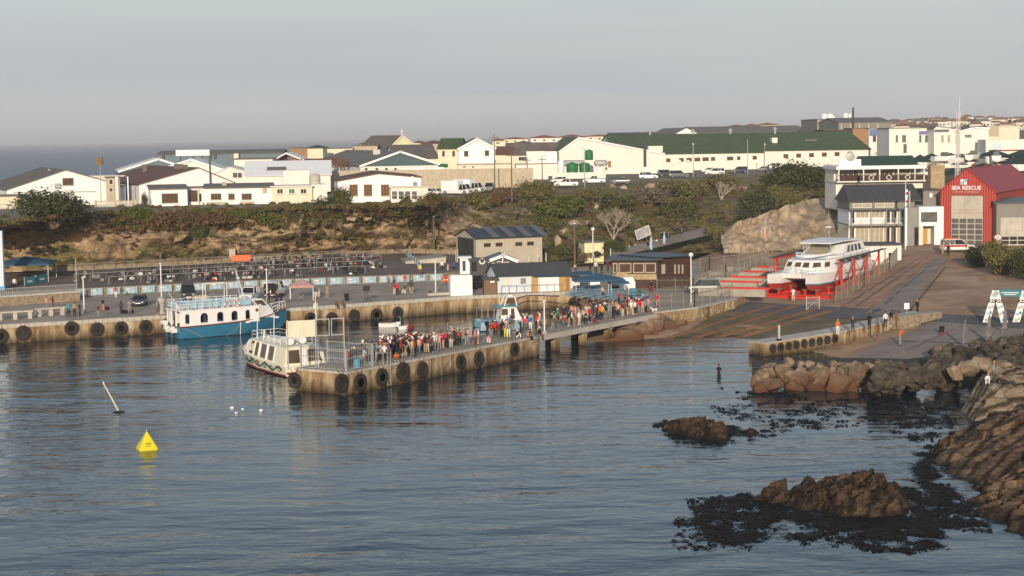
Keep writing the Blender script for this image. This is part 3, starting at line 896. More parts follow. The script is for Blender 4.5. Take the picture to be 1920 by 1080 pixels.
# ------------------------------------------------------------------ buildings
WINMESH={}
def window(parent,M,w,h,frame='white_paint',pane='glass_dark',nx=2,ny=1,sill=True,t=.07,depth=.06,name='window'):
 """M places local (x along wall, y outwards negative, z up) at the window's lower left corner"""
 key=(round(w,2),round(h,2),frame,pane,nx,ny,sill,t)
 if key not in WINMESH:
  a=MB()
  a.box(0,w,-depth,.05,0,t,frame);a.box(0,w,-depth,.05,h-t,h,frame)
  a.box(0,t,-depth,.05,t,h-t,frame);a.box(w-t,w,-depth,.05,t,h-t,frame)
  for i in range(1,nx):
   a.box(w*i/nx-t*.35,w*i/nx+t*.35,-depth+.015,.04,t,h-t,frame)
  for i in range(1,ny):
   a.box(t,w-t,-depth+.02,.04,h*i/ny-t*.3,h*i/ny+t*.3,frame)
  if sill:a.box(-.08,w+.08,-depth-.12,.04,-.1,-.005,'pale_concrete')
  b=MB();b.box(t*.9,w-t*.9,-.018,.03,t*.9,h-t*.9,pane)
  WINMESH[key]=(a.mesh('window'),b.mesh('pane'))
 o=mobj(name,WINMESH[key][0],parent);o.matrix_local=M
 mobj('pane',WINMESH[key][1],o)
 return o
class Bld:
 """a building whose front runs from pixel column x0 to x1 at distance Y and turns away by yaw (degrees)"""
 def __init__(s,name,label,x0,x1,Y,yaw,base,D,wall='white_wall',cat='building',zb=None,group=None):
  s.yaw=R(yaw)
  p=atY(x0,base,Y)
  s.P0=V((p.x,p.y,p.z if zb is None else zb))
  s.W=onfac(s.P0,s.yaw,x1,base)[0]
  s.D,s.wall=D,wall
  s.t=thing(name,label,cat,s.P0,s.yaw,group)
 def z(s,px,py):return onfac(s.P0,s.yaw,px,py)[1]-s.P0.z
 def s_(s,px,py):return onfac(s.P0,s.yaw,px,py)[0]
 def zd(s,px,py,d):
  q=s.P0+V((-math.sin(s.yaw)*d,math.cos(s.yaw)*d,0))
  return onfac(q,s.yaw,px,py)[1]-s.P0.z
 def body_flat(s,h,roof=None,par=.0,skirt=1.5):
  m=MB();m.box(0,s.W,0,s.D,-skirt,h,s.wall);m.obj('wall',s.t)
  if roof:
   m=MB();m.box(-.25,s.W+.25,-.35,s.D+.25,h+.004,h+.18,roof);m.obj('roof',s.t)
  s.h=h
  return s
 def slabs(s,segs,a0,a1,axis,roof,th=.14,ov=.35):
  """roof slabs over segments (p,q) of the cross-section"""
  for(p,q)in segs:
   d=V((q[0]-p[0],q[1]-p[1]));L_=d.length;d.normalize();nn=V((-d.y,d.x))
   if nn.y<0:nn=-nn
   low=p if p[1]<q[1]else q
   P,Q=V(p),V(q)
   if p[1]<q[1]:P=P-d*ov
   elif q[1]<p[1]:Q=Q+d*ov
   P2,Q2=P+nn*.01,Q+nn*.01
   m=MB();m.prism([P2,Q2,Q2+nn*th,P2+nn*th],a0,a1,roof,axis);m.obj('roof',s.t)
 def gable_front(s,eL,eR,ap,roof,apx=None,ov=.35,fascia=None,skirt=1.5,clad=None,cladz=None):
  apx=s.W/2 if apx is None else apx
  m=MB();m.prism([(0,-skirt),(s.W,-skirt),(s.W,eR),(apx,ap),(0,eL)],0,s.D,s.wall,'y');m.obj('wall',s.t)
  s.slabs([((0,eL),(apx,ap)),((apx,ap),(s.W,eR))],-ov,s.D+.3,'y',roof)
  if clad:
   m=MB();m.prism([(.05,cladz),(s.W-.05,cladz),(s.W-.05,max(eR-.05,cladz+.02)),(apx,ap-.06),(.05,max(eL-.05,cladz+.02))],-.06,-.004,clad,'y');m.obj('gable_cladding',s.t)
  if fascia:
   for(p,q)in(((0,eL),(apx,ap)),((apx,ap),(s.W,eR))):
    d=V((q[0]-p[0],q[1]-p[1]));d.normalize();nn=V((-d.y,d.x))
    P,Q=V(p)-d*.3,V(q)+d*.3
    m=MB();m.prism([P-nn*.28,Q-nn*.28,Q+nn*.17,P+nn*.17],-ov-.09,-ov-.004,fascia,'y');m.obj('bargeboard',s.t)
  return s
 def gable_side(s,eF,rg,roof,eB=None,rd=None,ov=.4,skirt=1.5):
  eB=eF if eB is None else eB
  rd=s.D/2 if rd is None else rd
  m=MB();m.prism([(0,-skirt),(s.D,-skirt),(s.D,eB),(rd,rg),(0,eF)],0,s.W,s.wall,'x');m.obj('wall',s.t)
  s.slabs([((0,eF),(rd,rg)),((rd,rg),(s.D,eB))],-.3,s.W+.3,'x',roof,ov=ov)
  return s
 def shed(s,eF,eB,roof,ov=.4,skirt=1.5):
  m=MB();m.prism([(0,-skirt),(s.D,-skirt),(s.D,eB),(0,eF)],0,s.W,s.wall,'x');m.obj('wall',s.t)
  d=V((s.D,eB-eF)).normalized();nn=V((-d.y,d.x));P,Q=V((0,eF))-d*ov+nn*.01,V((s.D,eB))+d*.2+nn*.01
  m=MB();m.prism([P,Q,Q+nn*.14,P+nn*.14],-.3,s.W+.3,roof,'x');m.obj('roof',s.t)
  return s
 def hip(s,e,rg,roof,ov=.5,skirt=1.5):
  m=MB();m.box(0,s.W,0,s.D,-skirt,e,s.wall);m.obj('wall',s.t)
  k=min(s.W,s.D)/2
  vs=[(-ov,-ov,e),(s.W+ov,-ov,e),(s.W+ov,s.D+ov,e),(-ov,s.D+ov,e),(-ov,-ov,e+.15),(s.W+ov,-ov,e+.15),(s.W+ov,s.D+ov,e+.15),(-ov,s.D+ov,e+.15)]
  if s.W>=s.D:vs+=[(k,s.D/2,rg),(s.W-k,s.D/2,rg)];tf=[(4,5,9,8),(5,6,9),(6,7,8,9),(7,4,8)]
  else:vs+=[(s.W/2,k,rg),(s.W/2,s.D-k,rg)];tf=[(4,5,8),(5,6,9,8),(6,7,9),(7,4,8,9)]
  m=MB();m.add(vs,[(0,1,5,4),(1,2,6,5),(2,3,7,6),(3,0,4,7),(3,2,1,0)]+tf,roof);m.obj('roof',s.t)
  return s
 def win(s,x0,y0,x1,y1,**k):
  a,zt=onfac(s.P0,s.yaw,x0,y0);b,zb=onfac(s.P0,s.yaw,x1,y1)
  return window(s.t,Matrix.Translation((a,-.004,zb-s.P0.z)),b-a,zt-zb,**k)
 def side_win(s,side,y0,y1,z0,z1,**k):
  if side<0:M=Matrix.Translation((-.004,y1,z0))@Matrix.Rotation(R(-90),4,'Z')
  else:M=Matrix.Translation((s.W+.004,y0,z0))@Matrix.Rotation(R(90),4,'Z')
  return window(s.t,M,y1-y0,z1-z0,**k)
 def box(s,name,x0,x1,y0,y1,z0,z1,m):
  a=MB();a.box(x0,x1,y0,y1,z0,z1,m);return a.obj(name,s.t)
 def pbox(s,name,x0,y0,x1,y1,d0,d1,m):
  a,zt=onfac(s.P0,s.yaw,x0,y0);b,zb=onfac(s.P0,s.yaw,x1,y1)
  return s.box(name,a,b,d0,d1,zb-s.P0.z,zt-s.P0.z,m)
 def vent(s,x,y,z,h=.7,r=.28,m='galv'):
  a=MB();a.lathe([(r*.6,0),(r*.6,h*.5),(r,h*.55),(r*1.1,h*.8),(r*.3,h)],m,8,(x,y,z));return a.obj('roof_vent',s.t)
  # --- left: warehouse with dark roof and single shuttered window
b=Bld('warehouse','white gabled warehouse with weathered dark roof at the left edge above the cliff',14,236,312,22,393,34,'white_clean')
b.gable_front(b.z(14,356),b.z(230,350),b.z(122,319),'brown_grey_roof',b.s_(122,319))
b.win(117,334,138,347,frame='brown_wood',pane='glass_brown')
b.pbox('air_conditioner',102,344,113,353,-.5,-.01,'galv')
m=MB();m.path([(b.s_(25,361),-.15,b.z(25,361)),(b.s_(180,359),-.15,b.z(180,359))],.07,'galv');m.obj('pipe',b.t)
b.vent(9,12,b.z(122,319)-.6);b.vent(11,22,b.z(122,319)-.8)
b=Bld('outbuilding','low cream outbuilding at the left edge below the dark roofed warehouse',-60,50,304,18,398,6,'cream_wall').body_flat(2.6,'grey_roof')
b.win(-20,378,0,386)
def lattice(x0,x1,Y,yaw,base,top,label):
 P0=atY(x0,base,Y);k,_=onfac(P0,R(yaw),x1,base);h=onfac(P0,R(yaw),x0,top)[1]-P0.z
 t=thing('lattice_wall',label,'wall',P0,R(yaw))
 n=max(1,int(k/3.0))
 for i in range(n+1):
  m=MB();m.box(k*i/n-.2,k*i/n+.2,-.2,.2,-1,h+.15,'tan_wall');m.obj('pier',t)
 m=MB();m.box(0,k,-.1,.1,-1,.25,'tan_wall');m.box(0,k,-.14,.14,h-.12,h,'tan_wall');m.obj('frame',t)
 m=MB();cs=.42
 for i in range(int(k/cs)):
  for j in range(int((h-.4)/cs)):
   x,z=(i+.5)*cs,.3+(j+.5)*cs
   m.bar((x-cs/2,0,z-cs/2),(x+cs/2,0,z+cs/2),.09,'white_wall');m.bar((x-cs/2,.02,z+cs/2),(x+cs/2,.02,z-cs/2),.09,'white_wall')
 tag(m.obj('breeze_blocks',t),kind='stuff')
lattice(-50,28,301,12,403,384,'pale breeze block wall at the left edge beside the dark bush')
lattice(180,254,305,14,395,377,'breeze block screen wall between the dark bush and the white house')
# service yard between the two gables
b=Bld('service_block','small brown service block with pipes between the two white gables',200,226,316,12,386,5,'tan_wall').body_flat(5.0,'grey_roof')
for x in(219,222,241):
 m=MB();m.tube((b.s_(x,380),-.4,-.5),(b.s_(x,380),-.4,b.z(x,331)),.14,'white_paint');m.obj('pipe',b.t)
b.win(204,336,212,346,nx=1,sill=False);b.win(204,352,212,360,nx=1,pane='glass_brown',sill=False)
b=Bld('flat_house','flat roofed cream block behind the service yard with wide white eave',165,244,345,8,380,10,'cream_wall').body_flat(5.0,'white_wall')
# floodlight mast
def mast(name,px,py,z,top,label,cat='lamp post',m='galv',r=.09,r2=.05):
 p=at(px,py,z);h=onfac(p,0,px,top)[1]-z
 t=thing(name,label,cat,p)
 a=MB();a.tube((0,0,-.3),(0,0,h),r,m,8,r2);a.obj('pole',t)
 return t,h
t,h=mast('floodlight_mast',190,385,12.6,305,'floodlight mast between the two white gables on the left')
a=MB();a.box(-.6,.6,-.5,.1,h-.4,h+.9,'brown_wood');a.obj('lamp_head',t)
# --- gable with brown roof, its annexes
b=Bld('white_hall','white gabled hall with red brown roof and roof vents',262,440,318,24,388,40,'white_clean')
ap=b.z(371,315)
b.gable_front(b.z(262,346),b.z(438,343),ap,'brown_roof',b.s_(371,315))
for d,h_ in((3,1.4),(7,1.6),(10,1.6),(26,1.2)):
 x=b.s_(371,315)-(1.5 if d<20 else 4);b.box('chimney',x-.4,x+.4,d,d+.8,ap-1.6,ap-.1+h_*.5,'brown_grey_roof')
a=MB();a.tube((b.s_(394,345),-.3,0),(b.s_(394,345),-.3,b.z(394,299)),.16,'dark_steel',8);a.obj('flue',b.t)
b=Bld('annex','white flat roofed annex with large shuttered window below the brown roofed hall',283,352,305,14,391,8,'white_clean').body_flat(0)
bpy.data.objects.remove(b.t.children[0]);b.shed(b.z(284,355),b.z(284,350),'grey_roof',.5)
b.win(303,363,334,380,frame='brown_wood',pane='glass_brown',nx=4)
b=Bld('veranda','open white veranda with arched doorway beside the annex',352,386,309,14,389,6)
b.body_flat(b.z(353,353),'grey_roof')
b.pbox('opening',354,357,371,378,-.02,.02,'glass_brown');b.pbox('doorway',374,363,378,378,-.02,.02,'glass_dark')
for x in(353,371.5,384):
 b.pbox('post',x,355,x+1.6,388,-.5,-.2,'white_wall')
b=Bld('long_house','long low white house with three small windows and patched wall on the cliff rim',384,512,308,8,389,8,'white_clean')
b.shed(b.z(385,353),b.z(385,348),'grey_roof',.5)
for x0,x1 in((395,415),(428,440),(453,472)):b.win(x0,363,x1,374,frame='brown_wood',pane='glass_brown',nx=3)
b.pbox('flaked_plaster',388,379,428,386,-.03,-.004,'tan_wall');b.pbox('flaked_plaster',450,378,478,384,-.03,-.004,'tan_wall')
b.pbox('meter_box',492,352,500,362,-.2,-.01,'tan_wall')
b.box('chimney',3,3.8,3,3.8,b.z(385,352),b.z(385,352)+.9,'tan_wall')
b=Bld('cream_house','cream flat roofed house with three windows, the middle one green',510,586,309,8,380,9,'cream_wall')
b.body_flat(b.z(511,351),'white_wall')
for i,x in enumerate((519,541,563)):
 b.win(x,354,x+12,363,frame='white_paint',pane='green_tank' if i==1 else 'glass_dark',nx=2)
b=Bld('side_block','plain white side block joined to the cream house',585,614,311,8,378,6).body_flat(3.0)
p=atY(590,350,315)
def tank(px0,px1,ytop,ybase,Y,m,label,name='water_tank',group=None):
 p=atY((px0+px1)/2,ybase,Y);r=(px1-px0)/2/F*Y;h=(ybase-ytop)/F*Y
 t=thing(name,label,'tank',p,0,group)
 a=MB();a.lathe([(r,0),(r,h*.2),(r*1.03,h*.22),(r,h*.25),(r,h*.5),(r*1.03,h*.52),(r,h*.55),(r,h*.85),(r*.8,h*.95),(r*.25,h)],m,18);a.obj('shell',t,smooth=True)
 a=MB();a.lathe([(r*.25,h),(r*.25,h*1.04),(0.01,h*1.05)],m,10);a.obj('lid',t)
 return t
tank(580,601,326,350,316,'pale_concrete','pale ribbed water tank on the flat roof of the cream house')
b=Bld('roof_block','low white rooftop block left of the pale water tank',531,580,330,8,352,6).body_flat(b.P0.z*0+3.2)
# --- right gable with three brown windows
b=Bld('gabled_house','white gabled house with three tall brown grid windows on the cliff rim',634,790,309,7,386,26,'white_clean')
b.gable_front(b.z(635,340),b.z(789,333),b.z(709,326),'brown_roof',b.s_(709,326))
for x in(655,682,714):b.win(x,346,x+16,367,frame='wood',pane='glass_brown',nx=3,ny=3,t=.1)
b=Bld('glazed_porch','glazed white porch on the right of the gabled house with brown windows',733,803,306,7,383,4)
b.body_flat(b.z(734,352),'cream_wall')
for i in range(4):
 x=734+i*12.4;b.win(x,358,x+11.5,374,pane='glass_grey',nx=1,ny=2,sill=False)
b.pbox('door',785,356,793,381,-.03,-.004,'cream_wall')
a=MB();a.lathe([(.05,0),(.42,.12)],'white_paint',12,(b.s_(773,335),-.4,b.z(773,335)),'y');a.obj('satellite_dish',b.t)
# --- behind: sheds and gables of the fish factory
b=Bld('sea_blue_shed','long blue grey shed standing behind the white roofs on the left',296,530,470,4,325,22,'sea_blue_clad')
b.gable_side(b.z(300,290),b.z(300,284),'grey_roof')
for x in(304,392,401,445):b.pbox('vent_frame',x,285,x+5,297,-.5,-.02,'dark_steel')
b.pbox('cooling_unit',439,288,448,297,-1.2,-.02,'cream_wall')
p=atY(362,296,440)
t=thing('signboard','blank white rooftop signboard standing above the sheds','sign',p)
k=440/F
a=MB();a.box(-32*k,31*k,-.15,.15,4*k,15*k,'white_clean');a.obj('board',t)
for x in(-24,0,17):a=MB();a.box(x*k-.12,x*k+.12,.16,.4,-30*k,14*k,'dark_steel');a.obj('post',t)
b=Bld('pale_gable_shed','shed with white raking fascia and grey side, left of the brown roof',224,330,400,14,350,24,'sea_blue_clad')
b.gable_front(b.z(225,321),b.z(328,308),b.z(297,298),'white_wall',b.s_(297,298),fascia='white_clean')
b=Bld('white_gable','plain white gable behind the brown roofed hall',318,425,385,6,350,24)
b.gable_front(b.z(320,312),b.z(423,320),b.z(358,299),'white_wall',b.s_(358,299),fascia='white_clean')
b=Bld('white_gable_low','low white gable with cooling fans right of the plain gable',398,500,372,5,352,20)
b.gable_front(b.z(399,328),b.z(499,333),b.z(430,314),'white_wall',b.s_(430,314))
for x in(437,446):b.pbox('cooling_fan',x,324,x+7,332,-.5,-.02,'dark_steel')
b=Bld('white_parapet_block','white parapet block under the sea blue shed',440,512,420,4,335,14);b.body_flat(b.z(441,299),'brown_grey_roof')
b=Bld('white_low_roof','white low pitched factory roof with dark skylight',460,620,355,6,348,16);b.gable_side(b.z(470,330),b.z(500,304),'white_clean')
b.box('skylight',b.s_(500,320),b.s_(535,320),2.4,4.4,b.zd(515,317,3)-.2,b.zd(515,313,3),'charcoal_roof')
# open frame shed
p0=atY(510,312,455)
t=thing('open_shed','open sided shed with white curved eave and bare trusses','shed',p0)
k=455/F
for i in range(3):
 y=i*6.0
 for x in(2,20,38,56):a=MB();a.box(x*k*1.05-.1,x*k*1.05+.1,y,y+.2,-4,8*k,'rust');a.obj('post',t)
 a=MB();a.bar((0,y,8*k),(27*k,y,22*k),.25,'rust');a.bar((27*k,y,22*k),(60*k,y,9*k),.25,'rust');a.bar((0,y,8*k),(60*k,y,8*k),.2,'rust')
 for q in range(6):a.bar((q*10*k,y,8*k),((q*10+5)*k,y,14*k),.12,'rust')
 a.obj('truss',t)
for(x0,z0,x1,z1)in((-1,8,27,23),(27,23,62,8.5)):
 a=MB();a.prism([(x0*k,z0*k),(x1*k,z1*k),(x1*k,z1*k+.35),(x0*k,z0*k+.35)],-.6,13,'white_clean','y');a.obj('roof',t)
 # burnt out shed with rusty rafters
p0=atY(572,320,395)
t=thing('rusty_shed','derelict shed with rusty bare rafters and posts','shed',p0,R(5));k=395/F
for i in range(14):
 x=i*6.4*k
 a=MB();a.bar((x,0,5.5*k),(x-1.0,8,21*k),.22,'rust');a.obj('rafter',t)
 if i%2==0:a=MB();a.box(x-.09,x+.09,-.09,.09,-3,5.6*k,'steel');a.obj('post',t)
for j in range(4):
 a=MB();a.bar((-.5,j*2.2,5.7*k+j*2.2*.23),(84*k,j*2.2,5.7*k+j*2.2*.23),.16,'rust');a.obj('purlin',t)
a=MB();a.add([(0,4,13.6*k),(60*k,4,13.6*k),(60*k,8,21.5*k),(0,8,21.5*k)],[(0,1,2,3)],'rust');a.obj('sheeting',t)
# --- grey roofed shed with dark teal gable
b=Bld('teal_gable_shed','big shed with dark teal gable, white bargeboards and long grey roof',676,822,385,16,336,62)
b.gable_front(b.z(677,311),b.z(821,307),b.z(750,284),'grey_roof',b.s_(750,284),fascia='white_clean',clad='teal_clad',cladz=b.z(750,311))
for x in(684,704,722,739):b.win(x,315,x+5,321,frame='brown_wood',pane='glass_brown',nx=1,sill=False)
t,h=mast('floodlight_mast',707,352,12.6,288,'thin floodlight mast in front of the dark teal gable')
a=MB();a.box(-.7,.9,-.5,.3,h-.2,h+.9,'galv');a.box(-.3,.5,-.6,-.2,h-1.2,h-.2,'dark_steel');a.obj('lamp_head',t)
b=Bld('yard_wall','long tan boundary wall behind the parked trucks',600,1000,372,3,344,.4,'tan_wall','wall').body_flat(2.6)
for i,x in enumerate((762,800)):
 b=Bld('white_store',['white block store under the teal gable','second white block store right of the first'][i],x,x+32,380,4,333,5,'white_clean');b.body_flat(b.z(x,314))
 # --- church
b=Bld('church','pale yellow church gable with steep brown roof and small cross',723,779,520,26,300,24,'yellow_wall')
b.gable_front(b.z(723,284),b.z(779,272),b.z(753,254),'brown_grey_roof',b.s_(753,254),fascia='cream_wall')
x=b.s_(753,252);zt=b.z(753,254);a=MB();a.box(x-.1,x+.1,-.1,.1,zt,zt+1.9,'white_paint');a.box(x-.5,x+.5,-.1,.1,zt+1.1,zt+1.3,'white_paint');a.obj('cross',b.t)
b=Bld('brown_warehouse','broad brown grey roofed warehouse between church and white house',742,822,430,10,318,26,'yellow_wall');b.gable_side(b.z(745,298),b.zd(770,272,13),'brown_grey_roof')
# --- two storey white house with green roof
b=Bld('green_roof_house','two storey white house with green pitched roof and two front windows',860,929,400,4,324,17,'white_clean')
b.gable_front(b.z(860,279),b.z(928,277),b.z(894,260),'green_roof',b.s_(894,260),fascia='white_clean')
b.win(870,283,878,293,frame='brown_wood');b.win(909,282,917,292,frame='brown_wood')
b2=Bld('green_roof_wing','cream wing with two narrow windows left of the two storey house',822,861,404,-6,324,14,'cream_wall')
b2.gable_side(b2.z(823,279),b2.zd(845,260,7),'green_roof')
b2.win(829,283,834,293,frame='brown_wood',nx=1);b2.win(848,283,853,293,frame='brown_wood',nx=1)
tank(821,840,307,314,396,'green_tank','flat green tank beside the cream wing of the house')
b=Bld('patio_wall','pale patio wall with two low windows below the two storey house',858,960,392,3,330,4,'cream_wall');b.body_flat(b.z(860,309),'pale_concrete')
b.win(868,311,874,315,sill=False);b.win(884,311,890,315,sill=False)
b=Bld('brown_house','brown roofed cottage right of the two storey house',930,962,500,0,318,12,'cream_wall');b.gable_side(b.z(931,290),b.zd(945,275,6),'brown_roof')
b=Bld('cottage_row','cream cottage with brown tiled roof in front of the green roofed factory',952,1050,540,2,318,16,'cream_wall');b.gable_side(b.z(955,291),b.zd(990,268,8),'brown_grey_roof')
b.win(972,294,988,301,nx=3)
# --- white tank yard
b=Bld('tank_yard_block','stepped white block of the tank yard left of the green tanks',968,1046,488,3,342,7,'white_wall');b.body_flat(b.z(970,307))
b.pbox('upper_block',988,284,1024,308,1.5,6,'white_wall');b.pbox('upper_block',1024,284,1045,309,.8,5,'white_clean')
a=MB();a.path([(0,-.2,b.z(970,308)),(b.W,-.2,b.z(1046,306))],.1,'rust');a.obj('pipe',b.t)
b=Bld('yard_front_wall','low white front wall of the tank yard by the road',955,1028,452,2,346,.4,'white_wall','wall');b.body_flat(b.z(957,329))
b=Bld('yard_front_wall','white wall below the two green tanks',1036,1136,455,2,340,.4,'white_wall','wall');b.body_flat(b.z(1040,324))
tank(1062,1084,305,328,482,'green_tank','left of the two large green water tanks','green_tank')
tank(1086,1106,305,327,483,'green_tank','right of the two large green water tanks','green_tank')
tank(1097,1112,281,300,500,'green_tank','upper green tank raised behind the two large ones','green_tank')
tank(1046,1058,300,328,480,'white_clean','upright white tank left of the green tanks','white_tank')
for x0,x1,yc,lab in((1057,1094,306,'long silver tank lying above the green tanks'),(1116,1137,306,'short silver tank lying right of the green tanks')):
 p=atY((x0+x1)/2,yc,495);k=495/F;L_=(x1-x0)/2*k;r=6*k
 t=thing('silver_tank',lab,'tank',p)
 a=MB();a.lathe([(.05,-L_-.4),(r*.7,-L_-.2),(r,-L_+.1),(r,L_-.1),(r*.7,L_+.2),(.05,L_+.4)],'galv',14,axis='x');a.obj('shell',t,smooth=True)
 for x in(-L_*.6,L_*.6):a=MB();a.box(x-.2,x+.2,-r*.8,r*.8,-r*2.2,-r*.6,'white_wall');a.obj('saddle',t)
 # --- factory with the big green roof
b=Bld('green_roof_factory','long white factory with huge green roof, roof vents and row of small windows',1049,1245,520,3,335,52)
b.gable_front(b.z(1050,284),b.z(1160,289),b.z(1085,258),'green_roof',b.s_(1085,258),fascia='white_clean')
fac=b
for(x0,x1)in((1140,1146),):b.pbox('door',x0,302,x1,322,-.05,-.004,'wood')
fy=onfac(b.P0,b.yaw,1160,300)
b=Bld('green_roof_wing','long white factory wing with ten small windows under the green roof',1158,1432,530,4,334,56)
b.gable_side(b.z(1250,289),b.zd(1250,252,28),'green_roof',rd=28,eB=b.z(1250,289))
for x0,x1 in((1249,1257),(1273,1282),(1287,1297),(1302,1313),(1317,1329),(1333,1341),(1363,1375),(1382,1388),(1411,1419)):
 b.win(x0,297-(x0-1250)*.03,x1,304-(x0-1250)*.03,frame='brown_wood',pane='glass_brown',nx=2,sill=False)
for x in(1272,1288):b.pbox('air_conditioner',x,300,x+4,304,-.6,-.02,'white_clean')
for x in(1244,1328,1402):
 q=b.s_(x,248);b.vent(q,27,b.zd(1250,252,28)-.3,1.9,.6,'galv')
for x in(1226,1310):b.box('roof_light',b.s_(x,270),b.s_(x+11,270),19.5,23.0,b.zd(x,262,21)-.5,b.zd(x,262,21)+.12,'grey_panel')
b.pbox('gablet',1216,274,1243,285,.4,3,'white_wall')
b=Bld('green_roof_wing','right end wing of the green roofed factory with six square windows',1433,1632,552,5,326,50)
b.gable_side(b.z(1440,283),b.zd(1440,249,25),'green_roof')
for x in(1469,1493,1517,1541,1565,1589):b.win(x,289-(x-1469)*.04,x+9,296.5-(x-1469)*.04,frame='brown_wood',pane='glass_brown',nx=2,sill=False)
b.vent(b.s_(1486,250),23,b.zd(1440,249,25)-.5,2.4,.55,'galv');b.box('roof_unit',b.s_(1462,265),b.s_(1472,265),10,13,b.zd(1465,268,12),b.zd(1465,258,12),'white_wall')
b.box('roof_light',b.s_(1527,262),b.s_(1550,262),12,20,b.zd(1535,263,16)-.6,b.zd(1535,263,16)+.35,'grey_panel')
p=atY(1210,314,512)
t=thing('chimney','tall thin rusty black chimney in front of the green roof','chimney',p);a=MB();a.tube((0,0,-2),(0,0,63*512/F),.36,'dark_steel',10,.3);a.obj('stack',t);a=MB();a.torus((0,0,40*512/F),.36,.06,'rust',10,5,'z');a.obj('band',t)
b=Bld('road_wall','white wall along the road in front of the green roofed factory',1134,1300,500,2,332,.4,'white_wall','wall');b.body_flat(b.z(1195,313))
# --- behind the factory
b=Bld('grey_roof_hall','hall with white gable and broad grey roof behind the green roof',1262,1312,720,4,285,60,'white_clean')
b.gable_front(b.z(1265,253),b.z(1310,252),b.z(1286,240),'grey_roof')
b=Bld('grey_roof_hall','wide grey roofed hall behind the green factory roof',1300,1515,760,3,285,44,'grey_wall');b.gable_side(b.z(1310,250),b.zd(1400,237,22),'grey_roof')
b=Bld('dark_roof_house','far house with long dark roof above the left part of the green roof',1146,1232,680,2,290,20,'grey_wall');b.gable_side(b.z(1150,256),b.zd(1180,249,10),'charcoal_roof')
FH=[(545,577,286,278,275,560,'brick','brown_grey_roof'),(577,606,292,278,272,500,'cream_wall','dark_green_roof'),(606,664,290,279,277,520,'cream_wall','grey_roof'),(662,708,292,274,272,520,'tan_wall','brown_grey_roof'),(674,704,278,271,265,640,'cream_wall','dark_green_roof'),(778,792,275,268,264,640,'cream_wall','brown_roof'),(790,836,282,270,263,600,'tan_wall','brown_roof'),(836,860,284,268,262,640,'cream_wall','terracotta'),(924,945,278,264,259,640,'cream_wall','terracotta'),(943,990,270,261,257,760,'cream_wall','terracotta'),(995,1048,272,259,253,760,'white_wall','terracotta'),(1046,1100,274,258,252,780,'white_wall','terracotta'),(1100,1150,268,256,252,800,'cream_wall','terracotta'),(1248,1275,262,250,247,800,'cream_wall','terracotta'),(1365,1402,250,238,233.5,900,'white_wall','terracotta'),(1400,1424,250,236,232,900,'white_wall','terracotta'),(1422,1462,250,235,230,900,'white_wall','terracotta'),(960,1005,282,270,264,640,'tan_wall','brown_roof'),(1008,1062,288,276,268,620,'tan_wall','brown_grey_roof')]
for i,(x0,x1,yb,ye,yr,Y,w,rf)in enumerate(FH):
 wn_={'brick':'brick','cream_wall':'cream','tan_wall':'tan','white_wall':'white'}[w];rn={'brown_grey_roof':'brown grey','dark_green_roof':'dark green','grey_roof':'grey','brown_roof':'brown','terracotta':'terracotta'}[rf]
 b=Bld('far_house','far %s house with %s roof on the skyline, %s from the left'%(wn_,rn,nth(i+1)),x0,x1,Y,0,yb+14,12,w,group='houses on the skyline')
 if i in(0,2,3):b.body_flat(b.z(x0,ye),rf)
 else:b.hip(b.z(x0,ye),b.zd((x0+x1)/2,yr,6),rf)
 n=max(1,int((x1-x0)/14))
 if Y>550:
  for k in range(n):q=x0+(x1-x0)*(k+.3)/n;b.win(q,ye+2.5,q+(x1-x0)*.3/n,ye+5.5,sill=False,nx=1,frame='tan_wall',pane='glass_grey')
  # ------------------------------------------------------------------ right: industrial blocks, restaurant, offices, rescue station
b=Bld('grey_factory','grey industrial block with white tanks on its roof',1532,1606,720,3,272,30,'grey_clad');b.body_flat(b.z(1533,224),'grey_roof')
for i in range(5):b.pbox('pilaster',1533+i*17,226,1536+i*17,262,-.25,-.01,'tan_wall')
for x0,x1,yt in((1540,1551,213.5),(1551,1562,213),(1556,1565,217),(1581,1590,212),(1591,1596,212.5)):tank(x0,x1,yt,223.5,735,'white_clean','white rooftop tank, %s from the left on the grey factory'%nth([1540,1551,1556,1581,1591].index(x0)+1),'rooftop_tank','rooftop tanks')
b=Bld('grey_factory','grey gabled factory hall right of the rooftop tanks',1572,1670,690,5,272,30,'grey_clad');b.gable_side(b.z(1575,230),b.zd(1620,221,15),'grey_roof')
for i in range(5):b.pbox('pilaster',1576+i*17,232,1578.5+i*17,262,-.25,-.01,'tan_wall')
p=atY(1599.5,262,625);t=thing('chimney','thin black chimney rising above the brick building','chimney',p);a=MB();a.tube((0,0,0),(0,0,60*625/F),.4,'dark_steel',8,.32);a.obj('stack',t);a=MB();a.tube((0,0,-3),(0,0,1),.7,'dark_steel',8);a.obj('base',t)
b=Bld('derelict_frame','derelict dark open building between the green roof and brick block',1545,1604,640,4,282,14,'dark_wood');b.body_flat(b.z(1546,244),'brown_grey_roof')
for i in range(8):b.pbox('post',1548+i*7,247,1550+i*7,275,-.3,-.01,'rust')
b=Bld('brick_building','square orange brick building beside the blue banded annex',1599,1630,600,4,284,12,'brick');b.body_flat(b.z(1600,241),'brown_grey_roof')
b=Bld('blue_band_annex','white annex with dark openings under a blue band',1629,1668,598,4,306,12,'white_wall');b.body_flat(b.z(1630,241),'grey_roof')
b.pbox('blue_band',1630,242,1667,254,-.3,-.01,'blue_band');b.win(1636,254,1643,266,pane='glass_brown',nx=1);b.win(1653,254,1664,268,pane='glass_brown',nx=1)
a=MB();a.bar((b.s_(1640,288),-1.2,b.z(1640,288)),(b.s_(1663,268),-.3,b.z(1663,268)),.3,'steel');a.obj('outside_stair',b.t)
